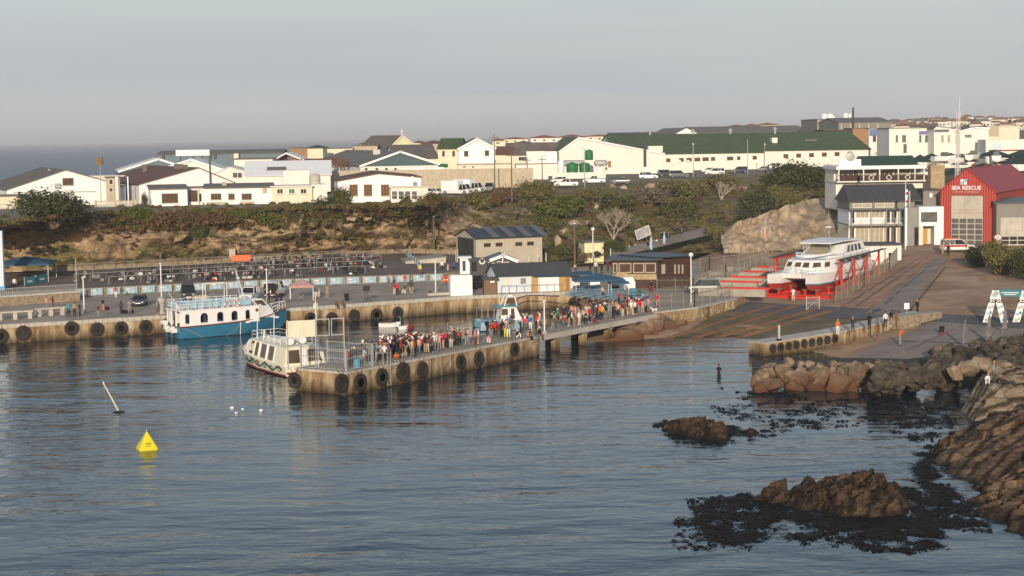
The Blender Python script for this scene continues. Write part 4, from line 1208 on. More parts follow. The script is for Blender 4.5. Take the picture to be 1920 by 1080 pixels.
b=Bld('white_offices','white two storey offices with tall windows and small purple sign',1667,1752,524,3,306,14,'white_wall');b.body_flat(b.z(1668,241),'grey_roof')
for x in(1679,1691,1723,1734):b.win(x,253,x+(5 if x in(1679,1723)else 8),267,pane='glass_grey',nx=1)
b.pbox('sign_board',1723,246,1749,252,-.12,-.01,'purple');b.pbox('grey_door',1694,270,1700,287,-.03,-.005,'glass_grey')  # sign board and a flat grey door panel on the front
b=Bld('white_gable_offices','white gabled offices right of the purple sign',1751,1800,518,3,306,14,'white_wall');b.gable_front(b.z(1752,241),b.z(1799,243),b.z(1756,237),'grey_roof',b.s_(1756,237))
for x in(1764,1776,1790):b.win(x,253,x+6,267,pane='curtain',nx=1)
b.pbox('sign_board',1752,243,1779,247.5,-.12,-.01,'grey_panel')
b=Bld('white_shop','white building with small upstairs window right of the gabled offices',1799,1853,515,3,306,14,'white_wall');b.gable_front(b.z(1800,246),b.z(1852,240),b.z(1825,239),'grey_roof',fascia='white_clean')
b.win(1809,252,1822,258,pane='glass_grey',nx=3)
b=Bld('cream_block','weathered cream block on the skyline at the right edge',1851,1911,540,2,300,16,'cream_wall');b.body_flat(b.z(1852,237),'pale_concrete');b.pbox('stained_panel',1853,238,1873,256,-.05,-.004,'tan_wall')
b=Bld('white_wall_house','long plain white house with low wall at the right edge',1848,1990,500,-4,306,12,'white_wall');b.body_flat(b.z(1850,262));b.pbox('gate',1858,270,1879,288,-.1,-.01,'pale_blue_wall')
b=Bld('red_band_house','low house with red band behind the shade nets at the right edge',1870,1990,455,0,310,8,'white_wall');b.body_flat(b.z(1871,283),'red_roof')
# shade net car ports
def shade(px0,px1,yl,yt,Y,label,D=9):
 p=atY(px0,yl,Y);k=Y/F;w=(px1-px0)*k;h=(yl-yt)*k
 t=thing('shade_canopy',label,'canopy',p)
 a=MB();a.add([(0,0,0),(w,0,0),(w,D,0),(0,D,0),(w*.5,D*.5,h),(0,0,-.06),(w,0,-.06),(w,D,-.06),(0,D,-.06),(w*.5,D*.5,h-.06)],[(0,1,4),(1,2,4),(2,3,4),(3,0,4),(5,6,9),(6,7,9),(7,8,9),(8,5,9),(0,1,6,5),(1,2,7,6),(2,3,8,7),(3,0,5,8)],'shade_net');a.obj('net',t)
 for x,y in((.1,.1),(w-.1,.1),(w-.1,D-.1),(.1,D-.1)):
  a=MB();a.tube((x,y,-3),(x,y,0),.06,'galv',6);a.obj('post',t)
SHN=[(1718,1750,304,290,400),(1738,1772,298,288,430),(1770,1812,298,287,425),(1806,1850,297,287,425),(1850,1900,293,281,400),(1895,1960,296,281,400),(1770,1830,328,316,318),(1828,1885,318,306,330),(1880,1960,308,297,330),(1905,1980,300,290,345)]
for i,s in enumerate(SHN):shade(*s,'dark green shade net canopy over the boat yard, %s from the left'%nth(i+1))
# restaurant on the rim with life rings
b=Bld('balcony_restaurant','white restaurant with glazed balcony, life rings on its rail and green roof',1568,1731,300,2,358,9,'white_wall')
zf=b.z(1570,342);zr=b.z(1570,313);zc=b.z(1570,318)
b.box('lower_wall',0,b.W,.3,b.D,b.z(1570,360)-3,zf,'white_wall')
b.box('balcony_floor',-.15,b.W+.1,-1.3,b.D,zf+.004,zf+.22,'white_wall')
b.box('roof',-.3,b.W+.2,-1.4,b.D,zc,zr+.15,'white_clean')
b.box('back_wall',0,b.W,2.0,b.D-.1,zf+.23,zc-.004,'cream_wall')
for x0,x1 in((1575,1615),(1618,1644),(1648,1680),(1683,1711),(1714,1728)):
 a0,a1=b.s_(x0,330),b.s_(x1,330)
 window(b.t,Matrix.Translation((a0,1.98,zf+.5)),a1-a0,zc-zf-.7,pane='glass_brown' if x0 in(1575,1648)else 'curtain',nx=4,sill=False)
for x in(1570,1616,1646,1681,1712,1729):b.box('post',b.s_(x,330)-.09,b.s_(x,330)+.09,-1.25,-1.05,zf+.22,zc,'white_paint')
zq=zf+1.15
a=MB();a.box(0,b.W,-1.28,-1.2,zq,zq+.08,'dark_wood');a.box(0,b.W,-1.27,-1.21,zf+.3,zf+.36,'dark_wood')
n=int(b.W/.35)
for i in range(n):a.box(b.W*i/n,b.W*i/n+.05,-1.265,-1.215,zf+.36,zq,'dark_wood')
tag(a.obj('balustrade',b.t),kind='stuff')
b.box('rail_board',0,b.W,-1.19,-1.15,zf+.3,zq-.05,'dark_wood')
for i,x in enumerate((1630,1663,1698)):
 p=b.t.matrix_world if False else None
 q=b.s_(x,334);c,s_=math.cos(b.yaw),math.sin(b.yaw)
 t=thing('life_ring','%s white life ring from the left on the restaurant balcony rail'%nth(i+1),'life ring',b.P0+V((q*c+1.36*s_,q*s_-1.36*c,zf+.72)),b.yaw,'life rings on the balcony')
 a=MB();a.torus((0,0,0),.38,.09,'white_paint',18,6);a.obj('ring',t,smooth=True)
 for k in range(4):a=MB();a.box(-.07,.07,-.1,.1,.28,.48,'grey_panel',Matrix.Rotation(R(45+90*k),4,'Y'));a.obj('band',t)
a=MB();q0,q1=b.s_(1613,311),b.s_(1723,311);zt=b.zd(1660,292,3)
a.add([(q0,.2,zr+.2),(q1,.2,zr+.2),(q1-.3,3.2,zt),(q0+.3,3.2,zt),(q0,6,zr+.2),(q1,6,zr+.2)],[(0,1,2,3),(3,2,5,4),(0,3,4),(1,2,5),(0,1,5,4)],'dark_green_roof');a.obj('green_roof',b.t)
b.pbox('parapet',1572,299,1614,312,-.2,.2,'white_clean')
a=MB();q=b.s_(1594,294);z_=b.z(1594,294);a.lathe([(.05,0),(.75,.14),(.8,.2)],'galv',16,(q,-.4,z_),'y');a.obj('clock',b.t)
p=atY(1740,345,292);t=thing('round_hut','rounded brown roofed hut beside the red rescue station','hut',atY(1745,343,296))
a=MB();a.box(0,2.3,0,2,-1,2.6,'hay');a.obj('wall',t);a=MB();a.prism([(-.15,2.6),(2.45,2.6),(2.2,3.0),(1.15,3.15),(.1,3.0)],-.2,2.2,'hay','y');a.obj('roof',t)
b=Bld('grey_container','grey steel container with small white notice left of the red station',1731,1762,290,2,372,6,'grey_clad');b.body_flat(b.z(1732,357),'charcoal_roof');b.pbox('notice',1743,362,1748,370,-.05,-.004,'white_paint')
# grey offices below
b=Bld('grey_offices','two storey offices with charcoal roof, glazed balcony front and cream panels',1594,1702,286,1,464,10,'white_clean')
z1,z2,z3,zr=b.z(1600,424),b.z(1600,394),b.z(1600,379),0
b.box('ground_floor',0,b.W,1.2,b.D,-1,z1,'cream_wall');b.box('upper_floor',0,b.W,1.0,b.D,z1+.2,z2,'white_clean')
b.box('balcony_slab',-.3,b.W+5.6,-.6,1.5,z1+.004,z1+.2,'grey_wall')
b.box('attic',0,b.W+1.2,.4,b.D,z2+.15,z3,'grey_clad');b.box('canopy',-.2,b.W+.2,-.7,b.D,z2+.004,z2+.145,'grey_panel')
zt=b.zd(1660,345,6)
a=MB();W2=b.s_(1729,377);a.add([(-.2,-.1,z3+.004),(W2,-.1,z3+.004),(W2-.1,6,zt),(.1,6,zt),(-.2,12,z3),(W2,12,z3),(-.2,-.1,z3+.15),(W2,-.1,z3+.15)],[(6,7,2,3),(0,1,7,6),(3,2,5,4),(0,6,3,4),(1,7,2,5)],'charcoal_roof');a.obj('roof',b.t)
for x0,x1 in((1600,1635),(1642,1677)):
 a0,a1=b.s_(x0,383),b.s_(x1,383);window(b.t,Matrix.Translation((a0,.39,z2+.35)),a1-a0,z3-z2-.6,pane='curtain',nx=2,sill=False)
for fl,(zb_,zt_)in enumerate(((.35,z1-.3),(z1+.35,z2-.25))):
 for k,(x0,x1,pn)in enumerate(((1597,1605,'glass_dark'),(1607,1632,'curtain'),(1635,1660,'curtain'),(1663,1672,'glass_dark'),(1673,1684,'glass_grey'),(1690,1697,'glass_grey'))):
  a0,a1=b.s_(x0,430),b.s_(x1,430);lo=zb_+(.9 if fl and pn=='curtain' else 0)
  window(b.t,Matrix.Translation((a0,(1.0 if fl else 1.2)-.004,lo)),a1-a0,zt_-lo,pane=pn,nx=3 if pn=='curtain' else 1,sill=False)
for x in(1596,1633,1661,1686,1700):b.box('post',b.s_(x,430)-.06,b.s_(x,430)+.06,-.55,-.43,-.5,z2,'grey_wall')
a=MB();a.box(-.2,b.W+5.4,-.57,-.52,z1+1.15,z1+1.2,'galv')
for i in range(9):a.box(i*(b.W+5)/8,i*(b.W+5)/8+.05,-.57,-.52,z1+.2,z1+1.15,'galv')
for k in range(3):a.box(-.2,b.W+5.4,-.555,-.535,z1+.4+k*.24,z1+.42+k*.24,'galv')
a.obj('balustrade',b.t)
b2=Bld('stair_tower','flat grey stair tower between the offices and the white annex',1700,1723,284.5,1,464,7,'grey_wall');b2.body_flat(b2.z(1701,389));b2.box('recess',b2.W*.62,b2.W-.1,-.02,.0,-.5,z1-.2,'glass_dark')
b2.box('white_pier',-.35,-.02,-.3,.3,-1,b2.z(1701,389),'white_clean')
b3=Bld('white_annex','white annex with large picture window right of the grey stair tower',1722.5,1769,285,1,464,8,'white_clean')
zt3=b3.z(1724,388);b3.box('wall',0,b3.W,0,b3.D,z1,zt3,'white_clean');b3.box('leg',b3.W-1.5,b3.W,0,b3.D,-1,z1-.004,'white_clean');b3.box('leg',0,.7,0,b3.D,-1,z1-.004,'cream_wall');b3.box('back_wall',.7,b3.W-1.5,2.5,3,-1,z1-.004,'cream_wall')
b3.win(1727,398,1757,416,pane='glass_grey',frame='dark_steel',nx=3,sill=False);b3.box('garage_door',1.0,b3.W*.5,2.4,2.48,-.5,z1-.5,'pale_wood')
a=MB();a.tube((b3.s_(1708,376),1,zt3-1),(b3.s_(1708,376),1,zt3+2.6),.16,'galv',8);a.obj('flue',b3.t)
p=atY(1697.5,466,277)
t=thing('flagpole','white flagpole with furled red and white flag before the grey offices','flagpole',p);a=MB();a.tube((0,0,-.5),(0,0,128*277/F),.09,'white_paint',8,.05);a.obj('pole',t)
a=MB()
for i in range(6):a.prism([(.02,0),(.32-.03*(i%2),-.05),(.30,-.34),(.05,-.33)],-.09+.04*(i%2),.02+.04*(i%3),'cloth_red' if i in(0,3)else 'white_paint','y')if False else a.box(.04,.3-.05*(i%2),-.1+.05*(i%2),.05,8.9-i*.42,9.3-i*.42,'cloth_red' if i in(1,4)else 'white_paint')
a.obj('flag',t)
# white store beside the boat
b=Bld('boat_store','low white store with dark roof edge behind the catamaran',1598,1690,264,2,502,6,'white_wall');b.body_flat(b.z(1600,461),'charcoal_roof');b.win(1665,473,1678,484,pane='glass_dark')
# red rescue station
b=Bld('rescue_station','red sea rescue station with tall sectional door and white lettering',1763,1866,286,-27,464,34,'red_clad',cat='rescue station')
eL,eR,ap=b.z(1763,358),b.z(1866,360),b.z(1813,317)
b.gable_front(eL,eR,ap,'red_roof',b.s_(1813,317),ov=.25)
dx0,dx1,dz1=b.s_(1784,400),b.s_(1843,400),b.z(1800,367)
b.box('door_frame',dx0-.15,dx1+.15,-.06,-.004,-.6,dz1+.15,'maroon')
door=b.box('door',dx0,dx1,-.1,-.062,-.5,dz1,'pale_concrete')
zp=b.z(1800,409);rows=5;cols_=4
for r_ in range(rows):
 for c_ in range(cols_):
  w_,h_=(dx1-dx0)/cols_,(zp+.5-.9)/rows
  a=MB();a.box(dx0+c_*w_+.08,dx0+(c_+1)*w_-.08,-.125,-.102,.4+r_*h_+.07,.4+(r_+1)*h_-.07,'glass_grey');a.obj('pane',door)
text_mesh('lettering','SEA RESCUE',.88,'white_paint',b.t,(b.s_(1812,352),-.1,b.z(1812,352.5)),bold=.02)
text_mesh('lettering','STATION 17 HERMANUS',.38,'pale_concrete',b.t,(b.s_(1812,358),-.1,b.z(1812,360)),bold=.004)
a=MB();q,z_=b.s_(1807,342),b.z(1807,341)
for k in range(2):
 for j in range(2):a.box(q-.5+j*.55,q-.03+j*.55,-.11,-.06,z_-.45+k*.46,z_-.03+k*.46,'white_paint' if(j+k)%2 else 'pale_blue')
a.obj('emblem',b.t)
for zz,w_ in((b.z(1812,393),3.6),(b.z(1812,399),4.0)):a=MB();a.box((dx0+dx1)/2-w_/2,(dx0+dx1)/2+w_/2,-.112,-.102,zz-.06,zz+.06,'fabric_pink');a.obj('door_lettering',b.t)
for i in range(3):
 a=MB();x_=b.s_(1813,317);a.lathe([(.22,0),(.22,.3),(.4,.34),(.36,.6),(.05,.72)],'rust',10,(x_,5+i*9,ap+.05));a.obj('roof_vent',b.t)
b.side_win(1,1.0,2.0,eR-2.9,eR-2.1,pane='glass_dark',nx=1,sill=False)
b=Bld('boat_garage','grey clad garage with roller door right of the red rescue station',1868,1990,279,-6,464,10,'grey_clad');b.shed(b.z(1870,382),b.z(1870,376),'grey_panel',.3)
q0,q1,zt=b.s_(1876,410),b.s_(1990,410),b.z(1880,408);d_=b.box('door',q0,q1,-.08,-.004,-.5,zt,'pale_concrete')
for c_ in range(6):a=MB();a.box(q0+.2+c_*1.25,q0+1.3+c_*1.25,-.1,-.082,.5,1.05,'glass_dark');a.obj('pane',d_);a=MB();a.box(q0+.2+c_*1.25,q0+1.3+c_*1.25,-.1,-.082,1.2,1.7,'glass_dark');a.obj('pane',d_)
# antennas
for px,yb,yt,Y,lab in((1793,330,208,300,'lower of two lattice radio masts behind the red station'),(1798,330,183,305,'taller of two lattice radio masts behind the red station')):
 p=atY(px,yb,Y);h=(yb-yt)*Y/F;t=thing('radio_mast',lab,'mast',p)
 a=MB();w_=.22
 for x,y in((-w_,0),(w_,0),(0,w_*1.6)):a.tube((x,y,-2),(x*.6,y*.6,h*.8),.03,'white_paint',4)
 for k in range(16):z_=h*.8*k/16;a.tube((-w_,0,z_),(w_,0,z_+h*.05),.018,'white_paint',3);a.tube((w_,0,z_+h*.05),(0,w_*1.6,z_+h*.1),.018,'white_paint',3)
 a.obj('lattice',t);a=MB();a.tube((0,0,h*.78),(0,0,h),.04,'white_paint',5);a.obj('whip',t)
 # ------------------------------------------------------------------ harbour buildings
 # striped roof shed
b=Bld('boat_shed','cream shed with striped slate roof and dark folding doors below the cliff',893,1017,276,22,496,9.0,'dull_cream',zb=3.4)
eF=b.z(900,447);rg=b.zd(940,428,4.7)
b.gable_side(eF,rg,'slate_panel')
nn=V((-(rg-eF),4.75)).normalized();L_=math.hypot(4.75,rg-eF)
for i in range(4):
 x=(.26+.245*i)*b.W;w_=.095*b.W
 a=MB();z0=.30
 a.add([(x-.2,-.35,eF-.2+z0),(x+w_,-.35,eF-.2+z0),(x+w_,4.7,rg+z0),(x-.2,4.7,rg+z0),(x-.2,-.35,eF-.23+z0+.07),(x+w_,-.35,eF-.23+z0+.07),(x+w_,4.7,rg+z0+.05),(x-.2,4.7,rg+z0+.05)],[(4,5,6,7),(0,1,5,4),(1,2,6,5),(3,0,4,7)],'grey_panel');a.obj('roof_stripe',b.t)
for x0,x1,y0 in((907,920,456),(929,942,455),(966,979,454),(988,1001,453)):b.win(x0,y0,x1,y0+7,pane='glass_dark',frame='brown_wood',nx=3,sill=False)
for k in range(4):
 y=1.0+k*1.75;a=MB();a.box(-.12,-.01,y,y+1.65,-.4,eF-.1,'dark_steel');a.obj('folding_door',b.t)
b.side_win(-1,8.3,9.2,0,2.3,pane='curtain',nx=1,sill=False)
# kiosk cabins
b=Bld('black_cabin','small black cabin with round white emblem and open door',882,914,252,4,511,3.0,'charcoal_roof',zb=2.35);hh=b.z(884,488);b.body_flat(hh,'charcoal_roof')
b.pbox('door_opening',884,491,894,509,-.03,-.004,'glass_dark')
a=MB();a.lathe([(.01,0),(.42,.02),(.45,.05)],'white_paint',16,(b.s_(904,490),-.06,b.z(904,490)),'y');a.lathe([(.01,0),(.26,-.015)],'charcoal_roof',16,(b.s_(904,490),-.075,b.z(904,490)),'y');a.obj('emblem',b.t)
b=Bld('white_booth','narrow white ticket booth left of the black cabin',863,881,253,4,511,2.0,'white_clean',zb=2.35);b.body_flat(b.z(865,484),'white_clean');b.pbox('door',867,489,873,508,-.03,-.004,'canopy_blue')
b=Bld('white_gable_cabin','dark cabin with white gabled roof trim and framed windows',914,968,254,6,508,5,'charcoal_roof',zb=2.4)
b.gable_front(b.z(915,489),b.z(967,488),b.z(943,478),'grey_panel',b.s_(943,478),fascia='white_clean');b.win(922,493,928,508,nx=1,sill=False);b.win(932,490,942,500,sill=False,pane='glass_brown');b.win(945,491,954,500,sill=False);b.pbox('post',941,482,943,508,-.6,-.45,'white_clean')
# ticket kiosk
b=Bld('whale_kiosk','pale blue and timber kiosk with charcoal roof and long railing',933,1070,242.3,13,549,6.5,'pale_blue_wall',zb=2.35,cat='kiosk')
eF=b.z(935,517);rg=b.zd(970,494,3.5);b.gable_side(eF,rg,'charcoal_roof')
b.pbox('timber_front',996,518,1069,546,-.06,-.004,'pale_wood');b.pbox('shutter',1009,520,1048,546,-.09,-.062,'white_clean')
for i in range(8):
 x=998+i*9
 if not(1006<x<1048):b.pbox('board',x,519,x+6,545,-.08,-.062,'wood' if i%2 else 'pale_wood')
b.pbox('poster',944,522,954,534,-.03,-.004,'cream_wall')
for k in range(3):b.pbox('notice',976,522+k*3.6,986,524.4+k*3.6,-.03,-.004,'brown_wood')
b.side_win(-1,2.5,3.6,1.6,2.5,nx=1)
a=MB();z0=.05
a.path([(.3,-1.0,1.0),(b.W-1.5,-1.0,1.0)],.03,'brown_wood')
for i in range(9):a.tube((.3+i*(b.W-1.8)/8,-1.0,-.05),(.3+i*(b.W-1.8)/8,-1.0,1.0),.025,'brown_wood')
a.obj('railing',b.t)
a=MB();q=b.s_(996,518);a.add([(q,-.9,eF-.22),(b.W+3,-1.2,eF-.2),(b.W+3,1.5,eF+.1),(q+1,.2,eF+.05),(q,-.9,eF-.14),(b.W+3,-1.2,eF-.12),(b.W+3,1.5,eF+.18),(q+1,.2,eF+.13)],[(0,1,2,3),(4,5,6,7),(0,1,5,4),(1,2,6,5)],'canopy_blue');a.obj('awning',b.t)
b=Bld('kiosk_extension','white boarded end of the kiosk under the blue awning',1070,1087,246,13,547,4,'white_wall',zb=2.35);b.body_flat(2.3)
b=Bld('timber_hut','small brown timber hut left of the pale blue kiosk',908,932,240.8,8,551,1.8,'brown_wood',zb=2.32);b.body_flat(b.z(909,524),'charcoal_roof');b.pbox('sign',919,527,927,530,-.05,-.004,'white_paint')
for i in range(6):b.pbox('board',908.5,526+i*4,931.5,529+i*4,-.02,-.004,'brown_wood')if i else None
b=Bld('white_container','plain white site container on the quay',845,886,238.6,8,549,2.6,'white_clean',zb=2.34,cat='container');b.body_flat(b.z(846,518));a=MB();a.box(.1,b.W-.1,.1,2.5,b.z(846,518),b.z(846,518)+.08,'white_wall');a.obj('lid',b.t)
# cream hut on the slope
b=Bld('cream_hut','small cream hut with flat brown roof on the slope',1096,1132,290,10,478,4.5,'yellow_wall');b.body_flat(b.z(1097,455),'brown_grey_roof')
# brown restaurant
b=Bld('harbour_restaurant','brown timber restaurant with slate roof and wide pale framed windows',1232,1148,250,0,530,8,'dark_wood')if False else Bld('harbour_restaurant','brown timber restaurant with slate roof and wide pale framed windows',1146,1234,247,-9,526,9,'dark_wood',zb=2.5)
eF=b.z(1150,488)
b.body_flat(eF);a=MB();W_=b.W;a.prism([(-.6,eF+.01),(W_+.6,eF+.01),(W_+.6,eF+.2),(-.6,eF+.2)],-.8,9.5,'slate_panel','y');a.obj('roof',b.t)
for x0,x1 in((1149,1158),(1160,1184),(1187,1208),(1209,1230)):b.win(x0,493,x1,512,frame='curtain',pane='glass_brown',nx=1,sill=False,t=.16)
b.pbox('lower_panel',1148,514,1231,524,-.08,-.01,'hay')
b=Bld('restaurant_wing','long side wing of the brown restaurant with white panels',1236,1296,247,34,530,8,'dark_wood',zb=2.5);b.body_flat(eF,None);a=MB();a.box(-.7,b.W+.5,-.6,8.3,eF+.21,eF+.38,'slate_panel');a.obj('roof',b.t)
for x0,x1 in((1240,1247),(1264,1267),(1271,1274),(1278,1281)):b.pbox('white_panel',x0,496,x1,513,-.05,-.004,'curtain')
# ------------------------------------------------------------------ vehicles
CARS={'sedan':(4.5,1.76,1.44,.92,.88,.95,-1.75,1.05,-1.05,.25,.32),'hatch':(4.0,1.72,1.48,.93,.90,.95,-1.92,.95,-1.55,.2,.31),'suv':(4.7,1.88,1.82,1.08,1.05,1.1,-2.28,1.05,-2.1,.35,.38),'pickup':(5.3,1.86,1.80,1.10,1.06,1.05,-.85,1.15,-.65,.4,.39),'canopy':(5.3,1.86,1.86,1.10,1.06,1.05,-2.5,1.15,-2.42,.4,.39),'van':(5.1,1.95,2.15,1.15,1.12,1.15,-2.5,1.95,-2.42,1.3,.35),'truck':(6.0,2.0,2.1,1.15,1.12,.9,.9,2.7,1.0,2.2,.42)}
CM={}
def car_parts(kind):
 if kind in CM:return CM[kind]
 L,Wd,Hh,belt,hood,boot,cr0,cf0,cr1,cf1,wr=CARS[kind]
 hw=Wd/2;out=[]
 st=[(-L/2,.86,.45,boot-.12),(-L/2+.12,.96,.30,boot),(-L/2+.5,1,.26,boot),(cr0+.05 if cr0>-L/2+.6 else-L/2+.9,1,.26,belt if cr0<-L/2+.7 else boot),(0,1,.26,belt),(cf0-.05,1,.26,belt),(cf0+.15,.99,.26,hood),(L/2-.35,.96,.27,hood-.10),(L/2-.08,.9,.33,hood-.2),(L/2,.8,.42,hood-.35)]
 st.sort(key=lambda s:s[0])
 rings=[]
 for x,k,zb,zt in st:
  y=hw*k;zm=(zb+zt)*.55
  rings.append([(x,-y*.92,zb),(x,-y,zb+.14),(x,-y,zm),(x,-y*.97,zt-.06),(x,-y*.9,zt),(x,y*.9,zt),(x,y*.97,zt-.06),(x,y,zm),(x,y,zb+.14),(x,y*.92,zb)])
 a=MB();a.loft(rings,'paint_white')
 if kind in('pickup','truck'):pass
 hb,ht=hw*.93,hw*.78
 # roof and pillars
 a.box(cr1-.02,cf1+.02,-ht,ht,Hh-.07,Hh,'paint_white')
 for sy in(-1,1):
  for xb,xt in((cr0,cr1),(cf0,cf1),((cr0+cf0)/2-.05,(cr1+cf1)/2-.05)):
   a.bar((xb,sy*hb,belt-.02),(xt,sy*(ht-.02),Hh-.05),.075,'paint_white')
  if kind in('suv','canopy','van'):
   xb=cr0+(cf0-cr0)*.27;a.bar((xb,sy*hb,belt-.02),(xb,sy*(ht-.02),Hh-.05),.09,'paint_white')
 out.append(('body',a.mesh('body')))
 g=MB();e=.03
 g.add([(cr0+e,-hb+e,belt-.03),(cf0-e,-hb+e,belt-.03),(cf0-e,hb-e,belt-.03),(cr0+e,hb-e,belt-.03),(cr1+e,-ht+e,Hh-.06),(cf1-e,-ht+e,Hh-.06),(cf1-e,ht-e,Hh-.06),(cr1+e,ht-e,Hh-.06)],[(0,1,5,4),(1,2,6,5),(2,3,7,6),(3,0,4,7),(4,5,6,7)],'glass_car')
 out.append(('windows',g.mesh('windows')))
 if kind=='truck':
  g=MB();g.box(-L/2,.75,-1.05,1.05,.8,2.75,'white_clean');out.append(('cargo_box',g.mesh('cargo_box')))
 if kind=='pickup':
  g=MB();g.box(-L/2+.12,cr0-.1,-hw*.82,hw*.82,boot-.02,boot+.012,'dark_steel');out.append(('load_bed',g.mesh('load_bed')))
 for x in(-L/2+.85,L/2-.85):
  for sy in(-1,1):
   w=MB();y=sy*(hw-.11)
   w.lathe([(wr*.62,-.11),(wr*.93,-.11),(wr,-.06),(wr,.06),(wr*.93,.11),(wr*.62,.11)],'tyre_rubber',16,(x,y,wr),'y')
   q=MB();q.lathe([(.02,-.05*1),(wr*.6,-.07),(wr*.62,.0),(wr*.6,.07),(.02,.05)],'steel',12,(x,y+sy*.05,wr),'y')
   out.append(('wheel',w.mesh('wheel'),q.mesh('rim')))
 for sy in(-1,1):
  h=MB();h.box(L/2-.16,L/2-.03,sy*hw*.62-.16,sy*hw*.62+.16,hood-.34,hood-.19,'lamp_glass');out.append(('headlight',h.mesh('headlight')))
  h=MB();h.box(-L/2-.01,-L/2+.1,sy*hw*.74-.1,sy*hw*.74+.1,boot-.4,boot-.15,'tail_red');out.append(('tail_light',h.mesh('tail_light')))
  h=MB();h.box(cf0-.25,cf0-.1,sy*(hw+.05)-.1,sy*(hw+.05)+.1,belt,belt+.16,'black');out.append(('mirror',h.mesh('mirror')))
 h=MB();h.box(L/2-.02,L/2+.03,-.35,.35,.45,.57,'white_paint');out.append(('number_plate',h.mesh('number_plate')))
 h=MB();h.box(L/2-.12,L/2+.012,-hw*.5,hw*.5,.58,hood-.3,'black');out.append(('grille',h.mesh('grille')))
 CM[kind]=out
 return out
def car(kind,loc,heading,paint,label,group=None,name=None):
 t=thing(name or{'sedan':'parked_car','hatch':'parked_car','suv':'parked_suv','pickup':'pickup_truck','canopy':'pickup_truck','van':'parked_van','truck':'box_truck'}[kind],label,{'van':'van','truck':'truck','pickup':'pickup','canopy':'pickup'}.get(kind,'car'),loc,R(heading),group)
 for p in car_parts(kind):
  o=mobj(p[0],p[1],t)
  if p[0]=='body':override(o,0,'paint_'+paint)
  if len(p)>2:mobj(p[2].name.split('.')[0],p[2],o)
 return t
G1='vehicles parked along the cliff road'
for(kind,px,py,hd,paint,lab)in[('pickup',1062,350,172,'white','white double cab pickup nearest the bushes, left end of the road'),('hatch',1047,343,200,'white','white car half hidden behind the leftmost pickup'),('pickup',1114,344,175,'white','second white double cab pickup along the cliff road'),('sedan',1164,344.5,176,'grey','grey sedan right of the second white pickup'),('suv',1216,336,358,'white','white square four wheel drive in the middle of the road'),('suv',1250,331,8,'dark grey','dark grey car behind the silver grey canopy pickup'),('canopy',1273,333,4,'grey','grey canopy pickup beside the motorbike'),('canopy',1340,328,182,'white','white pickup with grey canopy by the lamp post'),('hatch',1328,324,190,'white','white car hidden behind the white canopy pickup'),('suv',1386,324.5,184,'dark blue','dark blue four wheel drive right of the canopy pickup'),('sedan',1432,321,195,'silver','silver car turning at the end of the road'),('suv',1449,317,185,'white','white four wheel drive by the round shrub'),('sedan',1478,316,190,'dark grey','dark grey sedan half hidden by the dark bushes'),('suv',1497,313,200,'silver','silver four wheel drive above the dark bushes'),('sedan',1520,313,185,'dark blue','dark blue sedan above the dark bushes'),('suv',1545,313,30,'white','white four wheel drive behind the last dark bushes'),('hatch',1558,322,230,'white','white hatchback beside the balcony restaurant'),('suv',1738,330,200,'white','white car beside the shade nets right of the restaurant'),('sedan',1487,311,180,'black','black car in the far row above the bushes'),('hatch',1466,312,170,'silver','silver hatchback in the far row above the bushes')]:
 car(kind,at(px,py,12.62),hd,paint,lab,G1)
for px,py,lab in((857,365,'white box truck, left of the pair behind the gabled house'),(880,362,'white box truck, right of the pair behind the gabled house')):
 car('truck',at(px,py,12.62),-28,'white',lab)
car('suv',at(918,359,12.62),-95,'silver','silver pickup facing the camera right of the box trucks')
car('hatch',at(809,367,12.62),-25,'white','white car nose peeping out beside the glazed porch')
car('sedan',at(262,573,2.31),-84,'dark blue','dark sedan parked nose to the water on the quay')
car('van',at(353,561,2.31),-78,'dark grey','dark grey delivery van behind the blue ferry')
car('suv',at(468,563,2.31),-96,'white','white response car behind the bow of the blue ferry')
t=car('van',at(516,556,2.31),84,'white','white ambulance with open rear doors beside the gazebo',name='ambulance')
for y in(-.5,.5):a=MB();a.box(-2.66,-2.53,y-.42,y+.42,.55,1.95,'tail_red' if False else 'glass_dark');a.obj('open_rear',t)
a=MB()
for k in range(5):a.box(-2.60,-2.515,-.95+k*.4,-.75+k*.4,.5,.75,'yellow' if k%2 else 'tail_red')
a.obj('chevron',t)
car('suv',at(893,540,2.32),60,'black','black car tucked between white container and timber hut')
car('suv',at(1319,549,yard_z(1319,549)+.3),176,'green','dark green estate car behind the palisade fence')
t=car('canopy',at(1796,471,yard_z(1796,471)+.12),4,'white','white and red rescue pickup with roof bar before the red station',name='rescue_pickup')
a=MB()
for sy in(-1,1):a.box(-2.5,1.2,sy*.935-.006,sy*.935+.006,.72,1.02,'paint_red');a.box(-2.5,-.6,sy*.80-.01+sy*.02,sy*.80+.01+sy*.02,1.2,1.75,'grey_panel')
a.obj('red_stripe',t);a=MB();a.box(-2.2,-.2,-.5,.5,1.87,2.02,'orange');a.obj('roof_bar',t)
